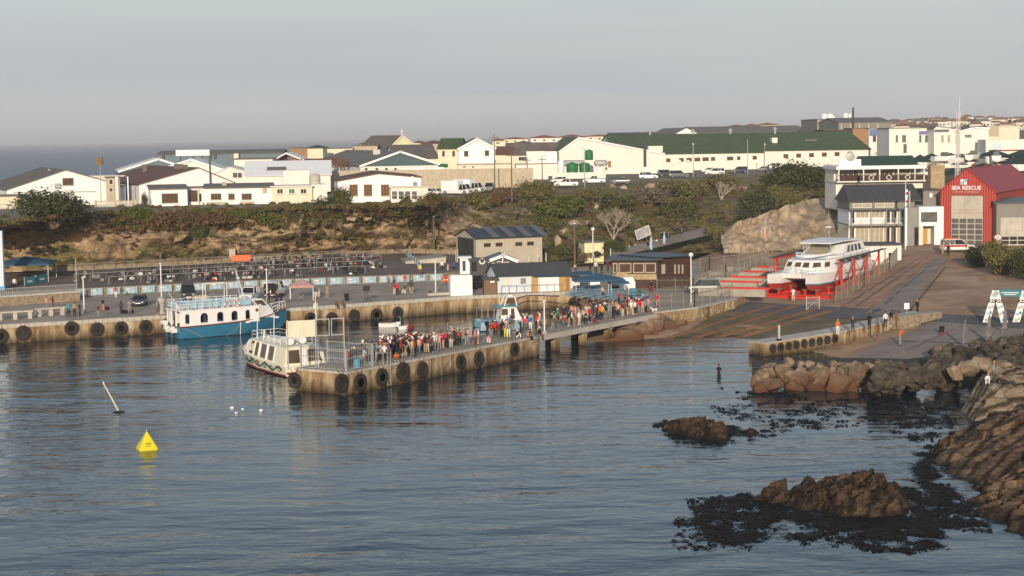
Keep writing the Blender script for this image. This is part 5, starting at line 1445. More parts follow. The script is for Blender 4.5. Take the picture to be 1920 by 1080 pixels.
# motorbikes
def motorbike(loc,hd,label):
 t=thing('motorbike',label,'motorbike',loc,R(hd))
 for x in(-.7,.7):a=MB();a.torus((x,0,.32),.26,.07,'tyre_rubber',14,6);a.obj('wheel',t)
 a=MB();a.bar((-.6,0,.45),(.45,0,.75),.2,'dark_steel');a.box(-.25,.3,-.16,.16,.3,.65,'dark_steel');a.bar((.7,0,.35),(.48,0,1.0),.09,'steel');a.obj('frame',t)
 a=MB();a.box(-.1,.38,-.14,.14,.72,.95,'paint_black');a.obj('tank',t)
 a=MB();a.box(-.75,-.1,-.13,.13,.74,.86,'black');a.obj('seat',t)
 a=MB();a.tube((.45,-.38,1.05),(.45,.38,1.05),.025,'steel');a.obj('handlebar',t)
 a=MB();a.box(-.95,-.6,-.3,.3,.6,.9,'black');a.obj('pannier',t)
 return t
motorbike(at(1298,330,12.62),0,'black motorbike parked between the cars on the cliff road')
# ------------------------------------------------------------------ boats
def hull(name,stations,mats,parent,split=None):
 """stations (x, half beam, sheer z, chine half beam, chine z, keel z); mats bottom, side"""
 a=MB();bo=MB()
 up,lo=[],[]
 for x,b_,zs,cb,cz,kz in stations:
  up.append([(x,-cb,cz),(x,-(cb*.35+b_*.65),cz+(zs-cz)*.5),(x,-b_,zs),(x,b_,zs),(x,cb*.35+b_*.65,cz+(zs-cz)*.5),(x,cb,cz)])
  lo.append([(x,-cb,cz),(x,0,kz),(x,cb,cz),(x,0,cz)])
 a.loft(up,mats[1]);o=a.obj(name,parent)
 bo.loft(lo,mats[0]);bo.obj('bottom',parent)
 return o
def rail(mb,pts,h,m,r=.025,mids=1,posts=True):
 up=[(p[0],p[1],p[2]+h)for p in pts]
 mb.path(up,r,m)
 for k in range(mids):mb.path([(p[0],p[1],p[2]+h*(k+1)/(mids+1))for p in pts],r*.7,m)
 if posts:
  for p,q in zip(pts,up):mb.tube(p,q,r,m,5)
def line_pts(p,q,n):return[tuple(p[i]+(q[i]-p[i])*k/n for i in range(3))for k in range(n+1)]
# blue ferry
hd=R(34);pw=at(338,637,0);left=V((-math.sin(hd),math.cos(hd),0))
fy=thing('ferry','blue hulled white passenger ferry with arched openings moored at the quay','boat',pw+left*2.3,hd)
S=[(0,2.25,1.45,2.0,.05,-.5),(.6,2.3,1.45,2.1,.05,-.6),(4,2.35,1.5,2.15,.05,-.7),(8,2.3,1.62,2.0,.05,-.7),(11,2.0,1.85,1.35,.06,-.7),(13,1.35,2.15,.6,.12,-.6),(14.6,.5,2.45,.12,.3,-.3),(15.4,.06,2.6,.03,1.4,1.0)]
hull('hull',S,('dark_steel','boat_blue'),fy)
a=MB()
for(s0,s1)in zip(S[:-1],S[1:]):
 for sy in(-1,1):a.bar((s0[0],sy*(s0[1]+.02),s0[2]+.03),(s1[0],sy*(s1[1]+.02),s1[2]+.03),.11,'maroon')
a.obj('rubbing_strake',fy)
a=MB()
for s0,s1 in zip(S[:-1],S[1:]):
 a.add([(s0[0],-s0[1]+.05,s0[2]-.02),(s1[0],-s1[1]+.05,s1[2]-.02),(s1[0],s1[1]-.05,s1[2]-.02),(s0[0],s0[1]-.05,s0[2]-.02)],[(0,1,2,3)],'boat_white')
a.obj('deck',fy)
ZC=3.35
# cabin side with arched openings, built as wall strips round each arch
ar=[(.75,1.35),(2.75,3.75),(4.95,5.8),(6.85,7.7),(8.75,9.35)]
for sy in(-1,1):
 a=MB();y=sy*2.15;xs=[.35]+[x for p in ar for x in p]+[10.6]
 def strip(x0,x1,z0,z1):a.box(x0,x1,y-.06,y+.06,z0,z1,'boat_white')
 for k in range(0,len(xs),2):strip(xs[k],xs[k+1],1.5,ZC)
 for x0,x1 in ar:
  strip(x0,x1,1.4,1.78);r_=(x1-x0)/2;zc=ZC-.32-r_
  n=8
  for i in range(n):
   t0,t1=math.pi*i/n,math.pi*(i+1)/n
   X0,X1=(x0+x1)/2-r_*math.cos(t0),(x0+x1)/2-r_*math.cos(t1)
   a.prism([(X0,zc+r_*math.sin(t0)),(X1,zc+r_*math.sin(t1)),(X1,ZC),(X0,ZC)],y-.06,y+.06,'boat_white','y')
 a.obj('cabin_side',fy)
 b_=MB()
 for x0,x1 in ar:b_.path([(x0,sy*2.24,1.85),(x1,sy*2.24,1.85)],.03,'white_paint')
 b_.obj('sill_rail',fy)
a=MB();a.box(.3,10.6,-2.05,2.05,1.5,1.55,'brown_wood');a.obj('saloon_floor',fy)
for k in range(5):
 a=MB();a.box(2.2+k*1.5,2.7+k*1.5,-1.6,1.6,1.55,2.0,'canopy_blue');a.box(2.15+k*1.5,2.25+k*1.5,-1.6,1.6,2.0,2.5,'canopy_blue');a.obj('bench',fy)
a=MB();a.box(.1,10.7,-2.25,2.25,ZC+.005,ZC+.12,'boat_white');a.obj('upper_deck',fy)
# wheelhouse
a=MB();a.add([(10.6,-2.05,1.7),(13.2,-1.35,2.0),(13.2,1.35,2.0),(10.6,2.05,1.7),(9.6,-1.9,4.25),(11.4,-1.5,4.2),(11.4,1.5,4.2),(9.6,1.9,4.25),(10.6,-2.05,ZC),(12.6,-1.4,3.0),(12.6,1.4,3.0),(10.6,2.05,ZC)],[(0,1,9,8),(1,2,10,9),(2,3,11,10),(8,9,5,4),(9,10,6,5),(10,11,7,6),(4,5,6,7),(8,4,7,11)],'boat_white');a.obj('wheelhouse',fy)
a=MB();a.add([(10.55,-2.02,3.45),(12.0,-1.56,3.3),(11.35,-1.6,4.05),(10.0,-1.95,4.08)],[(0,1,2,3)],'glass_brown');a.add([(12.35,-1.2,3.32),(12.35,1.2,3.32),(11.65,1.25,4.05),(11.65,-1.25,4.05)],[(0,1,2,3)],'glass_brown');a.obj('windscreen',fy)
a=MB();a.lathe([(.02,0),(.2,-.02),(.22,.02)],'glass_brown',12,(10.3,-2.22,2.9),'y');a.obj('porthole',fy)
text_mesh('lettering','SOUTHERN RIGHT',.24,'canopy_blue',fy,(11.0,-2.06,2.55),(R(90),R(-5),R(12)),.004)if False else None
a=MB()
for sy in(-1,1):
 pts=line_pts((.3,sy*2.15,ZC+.12),(9.6,sy*2.0,ZC+.12),10);rail(a,pts,1.05,'white_paint',.035,2)
rail(a,line_pts((.3,-2.15,ZC+.12),(.3,2.15,ZC+.12),3),1.05,'white_paint',.035,2)
a.obj('upper_railing',fy)
a=MB()
for sy in(-1,1):
 for k in range(9):a=MB();a.box(.45+k*1.02,1.35+k*1.02,sy*2.08-.015,sy*2.08+.015,ZC+.3,ZC+.95,'pale_blue' if k%3 else 'banner_blue');a.obj('rail_panel',fy)
for k in range(5):a=MB();a.box(1.2+k*1.5,1.7+k*1.5,-1.7,1.7,ZC+.13,ZC+.55,'white_paint');a.box(1.15+k*1.5,1.22+k*1.5,-1.7,1.7,ZC+.55,ZC+1.0,'pale_blue');a.obj('deck_bench',fy)
for k,x in enumerate((6.3,7.6)):
 a=MB();a.torus((x,-2.28,ZC+.62),.36,.08,'white_paint',16,6);a.obj('life_ring',fy);r_=fy.children[-1]
 for q in range(4):c_=MB();c_.box(-.09,.09,-.09,.09,.28,.45,'orange',Matrix.Translation((x,-2.28,ZC+.62))@Matrix.Rotation(R(45+90*q),4,'Y'));c_.obj('band',r_)
a=MB();rail(a,[(12.9,-1.3,2.1),(13.8,-.9,2.3),(14.7,-.42,2.5),(15.3,0,2.6),(14.7,.42,2.5),(13.8,.9,2.3),(12.9,1.3,2.1)],.95,'white_paint',.03,1);a.obj('bow_rail',fy)
a=MB();a.tube((9.8,0,ZC+.5),(8.6,0,ZC+4.6),.06,'white_paint',6,.03);a.tube((9.2,0,ZC+.4),(8.6,0,ZC+4.4),.03,'white_paint',4);a.tube((.3,-1.9,ZC),(-1.0,-1.5,ZC+2.4),.03,'white_paint');a.obj('mast',fy)
for y in(-1.95,-.6,.8,1.95):a=MB();a.box(.18,.36,y-.08,y+.08,1.4,ZC,'boat_white');a.obj('stern_post',fy)
for y in(-1.3,.2):
 a=MB();a.box(-.75,-.05,y-.3,y+.3,.8,1.3,'white_paint');a.lathe([(.3,0),(.34,.1),(.34,.6),(.3,.7)],'white_paint',12,(-.75,y,1.15),'x')if False else a.box(-.95,-.35,y-.26,y+.26,1.15,1.55,'white_paint');a.bar((-.5,y,.8),(-.6,y,-.4),.2,'dark_steel');a.obj('outboard_motor',fy)
a=MB();a.tube((-.3,1.3,1.75),(-.3,2.2,1.75),.33,'white_paint',14);a.obj('life_raft',fy)
for P_,r_,m_ in(([(.6,-2.3,1.3),(1.8,-2.36,.7),(3.0,-2.4,.05)],.03,'rope'),([(8,-2.36,1.55),(7.9,-2.4,.05)],.05,'white_paint'),([(8,-2.36,1.5),(7.2,-2.38,.5),(6,-2.4,.05)],.02,'rope')):a=MB();a.path(P_,r_,m_);a.obj('mooring_line',fy)
# octopus painted ferry
hd=R(120);pw=at(537,708,0);left=V((-math.sin(hd),math.cos(hd),0))
oc=thing('tour_boat','cream tour boat with painted swirling tentacles moored at the pier head','boat',pw-left*2.25,hd)
oc.scale=(1.3,1.05,.90)
S=[(0,2.25,1.15,2.15,.1,-.3),(2,2.3,1.2,2.2,.1,-.4),(6,2.3,1.3,2.15,.1,-.5),(9,2.05,1.5,1.6,.12,-.5),(10.8,1.35,1.7,.8,.16,-.4),(12.0,.5,1.85,.25,.3,-.1),(12.5,.08,1.95,.05,.9,.6)]
hull('hull',S,('maroon','boat_cream'),oc)
a=MB()
for s0,s1 in zip(S[:-1],S[1:]):
 for sy in(-1,1):a.bar((s0[0],sy*(s0[3]+.04),s0[4]+.06),(s1[0],sy*(s1[3]+.04),s1[4]+.06),.16,'maroon')
a.obj('boot_stripe',oc)
CB=[(.3,2.2,1.15),(2,2.25,1.2),(6,2.22,1.3),(9,1.95,1.5),(10.8,1.2,1.7),(11.8,.35,1.82)]
CT=[(.5,1.85,3.2),(2,1.88,3.25),(6,1.85,3.3),(8.6,1.5,3.25),(9.8,.9,3.0),(10.6,.2,2.7)]
a=MB();a.loft([[(x,-y,z),(X,-Y,Z),(X,0,Z+.12),(X,Y,Z),(x,y,z)]for(x,y,z),(X,Y,Z)in zip(CB,CT)],'boat_cream');a.obj('cabin',oc)
def cabq(u0,u1,v0,v1,sy,off):
 def pt(u,v):
  i=min(int(u),len(CB)-2);f=u-i
  p=V(CB[i]).lerp(V(CB[i+1]),f);q=V(CT[i]).lerp(V(CT[i+1]),f);r=p.lerp(q,v)
  return(r.x,sy*(r.y+off),r.z)
 return[pt(u0,v0),pt(u1,v0),pt(u1,v1),pt(u0,v1)]
for sy in(-1,1):
 for u0,u1 in((.25,.85),(1.15,1.42),(1.55,1.82),(1.95,2.22),(2.36,2.72),(3.05,3.95)):
  if u0<.3:continue
  q=cabq(u0,u1,.14 if u0<3 else.3,.9 if u0<3 else.82,sy,.03);a=MB();a.add(q,[(0,1,2,3)],'glass_brown');w_=a.obj('window',oc)
  q2=cabq(u0-.03,u1+.03,.1 if u0<3 else.26,.94 if u0<3 else.87,sy,.02);a=MB()
  for i in range(4):a.bar(q2[i],q2[(i+1)%4],.09,'white_paint')
  a.obj('frame',w_)
a=MB();a.add([(.26,-1.7,1.6),(.26,-.3,1.6),(.42,-.3,2.9),(.42,-1.5,2.9)],[(0,1,2,3)],'glass_brown');a.add([(.26,1.9,1.5),(.26,.55,1.5),(.42,.55,2.95),(.42,1.65,2.95)],[(0,1,2,3)],'glass_brown');a.add([(.25,.45,1.2),(.25,-.2,1.2),(.44,-.2,3.0),(.44,.45,3.0)],[(0,1,2,3)],'boat_white');a.obj('rear_window',oc)
# painted tentacles: flat curling bands along the hull and stern quarter
def swirl(mb,cx,cz,r0,turns,m,w,sy,flip=1,ph=0):
 n=int(10*turns);P=[]
 for i in range(n+1):
  t=i/n;a_=ph+flip*2*math.pi*turns*t;r=r0*(1-.8*t)
  P.append((cx+r*math.cos(a_),cz+r*math.sin(a_),w*(1-.6*t)))
 return P
def hullY(x):
 for s0,s1 in zip(S[:-1],S[1:]):
  if s0[0]<=x<=s1[0]:
   f=(x-s0[0])/(s1[0]-s0[0]);return tuple(s0[k]+(s1[k]-s0[k])*f for k in range(1,6))
 return S[-1][1:]
def hull_band(mb,P,m,sy,off):
 vs=[]
 for i,(x,z,w)in enumerate(P):
  p,q=P[max(0,i-1)],P[min(len(P)-1,i+1)];d=V((q[0]-p[0],q[1]-p[1]));d=d.normalized()if d.length>1e-6 else V((1,0));n_=V((-d.y,d.x))
  for s_ in(-1,1):
   X,Z=x+n_.x*w*s_,z+n_.y*w*s_
   b_,zs,cb,cz,kz=hullY(max(0,min(12.4,X)));f=max(0,min(1,(Z-cz)/(zs-cz)));mid=cb*.35+b_*.65
   y=cb+(mid-cb)*f*2 if f<.5 else mid+(b_-mid)*(f-.5)*2
   if Z>zs:y=b_-(Z-zs)*.2
   vs.append((X,sy*(y+off),Z))
 n=len(P)
 mb.add(vs,[(2*i,2*i+1,2*i+3,2*i+2)for i in range(n-1)],m)
for sy in(-1,1):
 wave=[(.6+11*i/60,.75+.28*math.sin(i*.42)+.03*i/10,.10+.04*math.sin(i*.5))for i in range(61)]
 a=MB();hull_band(a,wave,'ink_green',sy,.035);a.obj('painted_tentacle',oc)
 a=MB();hull_band(a,[(x,z-.12,.05)for x,z,w in wave],'yellow' if False else 'boat_teal',sy,.04);a.obj('painted_tentacle',oc)
 for k,(cx,cz,r,f)in enumerate(((1.2,.75,.42,1),(2.7,.72,.36,-1),(4.2,.85,.45,1),(5.6,.8,.4,-1),(7.0,1.0,.45,1),(8.4,1.0,.4,-1),(9.6,1.25,.42,1),(10.6,1.35,.3,-1))):
  a=MB();hull_band(a,swirl(a,cx,cz,r,1.6,'',.075,sy,f,k),('ink_brown','ink_green','ink_green')[k%3],sy,.045);a.obj('painted_tentacle',oc)
a=MB();rail(a,line_pts((.7,1.7,3.3),(8.2,1.5,3.4),6),.8,'white_paint',.03,1);rail(a,line_pts((.7,-1.7,3.3),(8.2,-1.5,3.4),6),.8,'white_paint',.03,1);rail(a,line_pts((8.2,-1.5,3.4),(8.2,1.5,3.4),3),.8,'white_paint',.03,1);a.obj('roof_railing',oc)
for x,y in((1.2,1.0),(1.6,-.5)):a=MB();a.tube((x,y,3.78),(x+1.4,y,3.85),.38,'white_paint',14);a.obj('life_raft',oc)
a=MB();a.box(2.2,6.2,.1,1.0,3.45,3.85,'boat_white');a.box(2.0,6.6,-.2,1.2,3.36,3.45,'boat_white');a.obj('roof_locker',oc)
a=MB();a.tube((7.0,.8,3.3),(7.0,.8,4.4),.12,'cream_wall');a.tube((7.8,1.2,3.3),(7.5,1.2,6.4),.04,'white_paint');a.tube((6.2,.2,3.3),(6.0,.2,6.2),.04,'white_paint');a.box(5.6,6.5,-.1,.4,5.9,6.05,'white_paint');a.obj('mast',oc)
a=MB();a.path([(12.3,0,1.8),(14.5,1.2,.9),(17,2.5,.1)],.03,'rope');a.obj('mooring_line',oc)
a=MB();a.box(-.5,.3,-2.1,2.1,.35,.55,'maroon');a.obj('swim_platform',oc)
# rowing boat, outboard tender, red float
p=at(731,613,0);t=thing('rowing_boat','small white open rowing boat on the still water behind the pier','boat',p,R(-8))
Sd=[(-1.35,.45,.5,.4,0,-.1),(-.8,.62,.48,.5,0,-.12),(0,.7,.48,.55,0,-.14),(.8,.52,.55,.35,.02,-.12),(1.4,.05,.7,.02,.15,0)]
hull('hull',Sd,('canopy_blue','boat_white'),t)
a=MB();a.box(-.95,-.7,-.5,.5,.44,.52,'pale_wood');a.box(.0,.25,-.6,.6,.44,.52,'pale_wood');a.obj('thwart',t)
a=MB();a.path([(1.35,0,.7),(1.4,0,1.15),(1.15,0,1.3)],.03,'galv');a.obj('bow_hoop',t)
t=thing('mooring_float','red plastic mooring float beside the rowing boat','float',at(770,617,.0));a=MB();a.lathe([(.05,-.2),(.35,-.05),(.45,.15),(.4,.4),(.15,.58),(.08,.7)],'cloth_maroon',14);a.obj('ball',t,smooth=True);a=MB();a.torus((0,0,.74),.09,.03,'dark_steel',8,5);a.obj('eye',t)
t=thing('rubber_dinghy','little white dinghy with outboard right of the rowing boat','boat',at(758,617,0),R(20));hull('hull',[(-.8,.35,.4,.3,0,-.1),(0,.45,.4,.4,0,-.1),(.8,.1,.5,.05,.1,0)],('boat_white','boat_white'),t);a=MB();a.box(-1.05,-.75,-.16,.16,.35,.95,'white_paint');a.bar((-.9,0,.4),(-.95,0,-.2),.1,'dark_steel');a.obj('outboard_motor',t)
# cabin boat behind the pier
p=at(947,618,0);t=thing('cabin_boat','white and pale blue cabin boat lying behind the pier','boat',p,R(15))
Sd=[(-3.4,1.35,1.1,1.1,.1,-.3),(0,1.5,1.15,1.2,.1,-.4),(2,1.2,1.35,.8,.15,-.3),(3.6,.1,1.7,.05,.6,.3)]
hull('hull',Sd,('canopy_blue','pale_blue'),t)
a=MB();a.add([(-.9,-1.25,1.15),(1.9,-1.0,1.3),(1.9,1.0,1.3),(-.9,1.25,1.15),(-.6,-1.1,2.9),(1.2,-.9,2.9),(1.2,.9,2.9),(-.6,1.1,2.9)],[(0,1,5,4),(1,2,6,5),(2,3,7,6),(3,0,4,7),(4,5,6,7)],'boat_white');a.obj('cabin',t)
a=MB();a.box(-1.4,1.5,-1.2,1.2,2.905,3.02,'boat_teal');a.obj('cabin_roof',t)
a=MB();a.add([(-.75,-1.24,1.9),(.1,-1.17,1.95),(.1,-1.06,2.7),(-.65,-1.14,2.7)],[(0,1,2,3)],'glass_brown');a.add([(.5,-1.15,1.4),(1.0,-1.1,1.42),(.95,-1.0,2.7),(.5,-1.04,2.7)],[(0,1,2,3)],'glass_brown');a.obj('window',t)
a=MB();a.path([(-.3,-.9,3.0),(.1,-.8,4.1),(1.1,-.8,4.1),(1.3,-.9,3.0)],.07,'white_paint');a.path([(-.3,.9,3.0),(.1,.8,4.1),(1.1,.8,4.1),(1.3,.9,3.0)],.07,'white_paint');a.path([(.1,-.8,4.1),(.1,.8,4.1)],.06,'white_paint');a.path([(1.1,-.8,4.1),(1.1,.8,4.1)],.06,'white_paint');a.box(.3,.9,-.4,.4,4.15,4.35,'white_paint');a.obj('flybridge_frame',t)
a=MB();a.add([(-.1,-.84,3.3),(1.1,-.84,3.3),(1.0,-.8,4.0),(.15,-.8,4.0)],[(0,1,2,3)],'glass_brown');a.obj('flybridge_screen',t)
a=MB();a.tube((.2,-.4,3),(.2,-.4,6.2),.03,'white_paint');a.tube((-.5,.6,3),(-.6,.6,5.5),.025,'white_paint');a.obj('aerial',t)
a=MB();rail(a,line_pts((-3.3,-1.3,1.1),(-1.0,-1.35,1.12),3),1.6,'steel',.03,0);rail(a,line_pts((-3.3,1.3,1.1),(-1.0,1.35,1.12),3),1.6,'steel',.03,0);a.obj('stern_frame',t)
p=at(917,612,0);t=thing('blue_skiff','open pale blue skiff astern of the cabin boat','boat',p,R(12));hull('hull',[(-2,.9,.9,.7,.1,-.2),(0,1.0,.95,.8,.1,-.25),(1.6,.6,1.1,.3,.15,-.2),(2.2,.05,1.3,.02,.5,.3)],('canopy_blue','boat_teal'),t);a=MB();a.box(-1.6,-1.2,-.8,.8,.85,.95,'white_paint');a.obj('thwart',t)
# catamaran on the slipway with its red cradle
hd=R(238)
st_=V((49.6,256.6,2.05))
cat=thing('catamaran','large white motor catamaran with red underwater hulls hauled out on the slip','boat',st_,hd)
cat.scale=(1.1,1.0,.99);cat.rotation_euler=(0,R(1.6),hd)
for sy in(-1,1):
 rings,low=[],[]
 for x,b_,zd,zk in((0,1.0,2.9,.7),(4,1.15,2.95,.5),(10,1.2,3.0,.45),(15,1.1,3.1,.5),(18.5,.75,3.2,.75),(20.6,.25,3.3,1.3),(21.4,.06,3.35,2.2)):
  c=sy*2.75;zw=1.75 if x<18 else 1.75+(x-18)*.1
  rings.append([(x,c-b_*.9,zw),(x,c-b_,zd),(x,c+b_,zd),(x,c+b_*.9,zw)])
  low.append([(x,c-b_*.9,zw-.01),(x,c-b_*.35,zk),(x,c+b_*.35,zk),(x,c+b_*.9,zw-.01)])
 a=MB();a.loft(rings,'boat_white');a.obj('hull',cat);a=MB();a.loft(low,'antifoul');a.obj('underwater_hull',cat)
 a=MB()
 for r0,r1 in zip(rings[:-1],rings[1:]):a.bar(r0[0 if sy<0 else 3],r1[0 if sy<0 else 3],.16,'boat_teal')
 a.obj('waterline_stripe',cat)
 a=MB()
 for k in range(6):a.box(5+k*1.1,5.6+k*1.1,sy*3.97-.02,sy*3.97+.02,2.45,2.62,'glass_dark')
 a.obj('hull_ports',cat)
a=MB();a.loft([[(0,-3.2,1.9),(0,-3.7,3.0),(0,3.7,3.0),(0,3.2,1.9)],[(16,-3.0,2.0),(16,-3.6,3.1),(16,3.6,3.1),(16,3.0,2.0)],[(18.2,-2.2,2.5),(18.4,-2.6,3.2),(18.4,2.6,3.2),(18.2,2.2,2.5)]],'boat_white');a.obj('bridge_deck',cat)
B0=[(1.0,3.65,3.0),(13.5,3.55,3.0),(16.6,2.9,3.05),(17.5,1.4,3.1)];B1=[(1.0,3.4,4.75),(12.8,3.2,4.75),(15.4,2.6,4.75),(16.1,1.25,4.75)]
def sym(L_):return[V((x,-y,z))for x,y,z in L_]+[V((x,y,z))for x,y,z in reversed(L_)]
a=MB();lo_,hi_=sym(B0),sym(B1);a.loft([lo_,hi_],'boat_white');a.obj('lower_saloon',cat)
def catwin(i,f0,f1,v0,v1,nm='window',pane='glass_brown'):
 p0,p1,q0,q1=lo_[i],lo_[(i+1)%8],hi_[i],hi_[(i+1)%8]
 def pt(f,v):return p0.lerp(p1,f).lerp(q0.lerp(q1,f),v)
 P=[pt(f0,v0),pt(f1,v0),pt(f1,v1),pt(f0,v1)];n_=(P[1]-P[0]).cross(P[3]-P[0]).normalized();cc=V((9,0,4))
 if n_.dot(P[0]-cc)<0:n_=-n_
 a=MB();a.add([p+n_*.03 for p in P],[(0,1,2,3)],pane);w_=a.obj(nm,cat);a=MB()
 for k in range(4):a.bar(P[k]+n_*.03,P[(k+1)%4]+n_*.03,.06,'white_paint')
 a.obj('frame',w_)
for i,f0,f1 in((2,.15,.85),(3,.08,.46),(3,.54,.92),(4,.15,.85),(1,.45,.9),(5,.1,.55)):catwin(i,f0,f1,.45,.85)
for i in(0,6):
 for k in range(4):catwin(i,.1+k*.2,.24+k*.2,.5,.82)
a=MB();C0=[(1.5,3.0,4.76),(9.5,2.9,4.76),(13.6,2.1,4.76)];C1=[(2.2,2.7,6.3),(8.0,2.6,6.4),(9.2,1.9,6.3)]
lo_,hi_=[V((x,-y,z))for x,y,z in C0]+[V((x,y,z))for x,y,z in reversed(C0)],[V((x,-y,z))for x,y,z in C1]+[V((x,y,z))for x,y,z in reversed(C1)]
a.loft([lo_,hi_],'boat_white');a.obj('upper_saloon',cat)
def upwin(i,f0,f1,v0,v1,pane='glass_brown'):
 p0,p1,q0,q1=lo_[i],lo_[(i+1)%6],hi_[i],hi_[(i+1)%6]
 def pt(f,v):return p0.lerp(p1,f).lerp(q0.lerp(q1,f),v)
 P=[pt(f0,v0),pt(f1,v0),pt(f1,v1),pt(f0,v1)];n_=(P[1]-P[0]).cross(P[3]-P[0]).normalized()
 if n_.dot(P[0]-V((7,0,5)))<0:n_=-n_
 a=MB();a.add([p+n_*.03 for p in P],[(0,1,2,3)],pane);a.obj('window',cat)
for i in(0,4):
 for k in range(4):upwin(i,.15+k*.18,.27+k*.18,.25,.8,'glass_dark')
upwin(2,.08,.92,.3,.85,'curtain');upwin(1,.2,.8,.2,.6);upwin(3,.2,.8,.2,.6)
# swept windscreen coaming and forward bulwark
a=MB();a.path([(9.0,-2.9,5.0),(13.0,-2.5,5.4),(15.3,-1.3,5.3),(15.8,0,5.25),(15.3,1.3,5.3),(13.0,2.5,5.4),(9.0,2.9,5.0)],.16,'boat_white',6);a.obj('coaming',cat)
a=MB();a.loft([[(3.5,-2.9,6.55),(3.5,-2.9,6.75),(3.5,2.9,6.75),(3.5,2.9,6.55)],[(9.5,-2.8,6.75),(9.5,-2.8,6.92),(9.5,2.8,6.92),(9.5,2.8,6.75)],[(12.2,-2.3,6.7),(12.2,-2.3,6.82),(12.2,2.3,6.82),(12.2,2.3,6.7)]],'boat_white');a.obj('hardtop',cat)
a=MB()
for x,y in((11.6,-2.0),(11.6,2.0),(4,-2.6),(4,2.6)):a.tube((x,y,4.7),(x,y,6.7),.05,'galv')
a.obj('hardtop_post',cat)
a=MB();a.tube((7.5,0,6.8),(7.6,0,11.0),.06,'galv',6,.03);a.box(7.3,7.9,-.35,.35,8.6,8.75,'white_paint');a.tube((5,1.8,6.8),(5,2.0,10.4),.025,'white_paint');a.tube((9.2,-1.8,6.8),(9.5,-1.9,8.6),.025,'dark_steel');a.obj('mast',cat)
a=MB();rail(a,[(17.8,-3.4,3.2),(19.5,-3.2,3.25),(20.8,-2.8,3.3),(20.8,-2.4,3.3),(19,-1.2,3.2),(18.4,0,3.2),(19,1.2,3.2),(20.8,2.4,3.3),(20.8,2.8,3.3),(19.5,3.2,3.25),(17.8,3.4,3.2)],1.0,'galv',.03,1);a.obj('bow_rail',cat)
for k in range(4):a=MB();a.tube((19.0-k*.8,1.4-k*.9,-.6),(19.0-k*.8,1.4-k*.9,.3),.3,'drum_blue',12);a.obj('drum',cat)
cr=thing('cradle','bright red steel slipway cradle with braced uprights round the catamaran','cradle',st_,hd)
cr.scale=(1.1,1.0,.99);cr.rotation_euler=(0,R(1.6),hd)
for y in(-4.7,-2.75,2.75,4.7):a=MB();a.box(-.5,21,y-.22,y+.22,-.35,.1,'cradle_red');a.obj('runner',cr)
for k in range(6):x=.8+k*3.8;a=MB();a.box(x-.25,x+.25,-5.4,5.4,.11,.5,'cradle_red');a.obj('cross_beam',cr)
for k in range(6):
 x=.8+k*3.8
 for y in(-3.6,-1.9,1.9,3.6):a=MB();a.box(x-.14,x+.14,y-.14,y+.14,.51,1.1,'cradle_red');a.box(x-.22,x+.22,y-.4,y+.4,1.101,1.25,'brown_wood');a.bar((x,y,1.0),(x+.7,y,.5),.12,'cradle_red');a.obj('chock',cr)
for sy in(-1,1):
 for k in range(4):
  x=1.2+k*4.4;a=MB();a.box(x-.12,x+.12,sy*4.75-.12,sy*4.75+.12,.1,4.7,'cradle_red');a.obj('upright',cr)
  a=MB();a.bar((x,sy*4.75,.3),(x+2.2,sy*4.75,2.4),.18,'cradle_red');a.bar((x,sy*4.75,4.2),(x+1.6,sy*4.75,2.6),.12,'cradle_red');a.bar((x,sy*5.3,.4),(x,sy*4.75,2.2),.2,'cradle_red');a.obj('brace',cr)
  if k<3:a=MB();a.bar((x,sy*4.8,.6),(x+4.4,sy*4.8,4.3),.06,'rust');a.bar((x,sy*4.84,4.3),(x+4.4,sy*4.84,.6),.06,'rust');a.obj('tie_rod',cr)
 a=MB();a.box(.4,15.4,sy*4.75-.2,sy*4.75+.2,4.71,4.9,'cradle_red');a.obj('top_beam',cr)
 a=MB();a.box(.2,15.6,sy*5.2-.35,sy*5.2+.45,4.91,4.98,'dark_green_roof');a.obj('walkway',cr)
 a=MB();rail(a,line_pts((.3,sy*5.6,4.98),(15.5,sy*5.6,4.98),7),.9,'dark_steel',.02,1);a.obj('walkway_rail',cr)
for k in range(2):a=MB();a.box(20.2,20.8,-6.2+k*6.4,.2+k*6.0,-.25,.35,'cradle_red');a.obj('front_beam',cr)
a=MB()
for k in range(12):a.bar((1.0,5.7,.3+k*.4),(1.5,5.7,.3+k*.4),.05,'cradle_red')
a.bar((1.0,5.7,0),(1.0,5.7,5.0),.06,'cradle_red');a.bar((1.5,5.7,0),(1.5,5.7,5.0),.06,'cradle_red');a.obj('ladder',cr)
# concrete side-slip beams with red steel tops
for i,(x0,x1,y,cx)in enumerate(((1422,1452,501,1366),(1396,1449,510,1330),(1368,1442,520,1312),(1340,1420,529,1306),(1353,1436,541,1310))):
 z=yard_z((x0+x1)/2,y)if x0>1395 else 2.6
 p,q,r_=at(x0,y,z+.7),at(x1,y+1.5,z+.7),at(cx,y-1,z+.7)
 t=thing('slip_beam','%s concrete side slip beam with red steel top, counted from the back'%nth(i+1),'beam',r_,math.atan2(q.y-r_.y,q.x-r_.x),'side slip beams')
 L_=(q-r_).length;l0=(p-r_).length
 a=MB();a.box(0,L_,-.35,.35,-1.0,-.0,'concrete');a.obj('block',t);a=MB();a.box(l0,L_+.6,-.18,.18,.004,.24,'cradle_red');a.obj('steel_top',t)
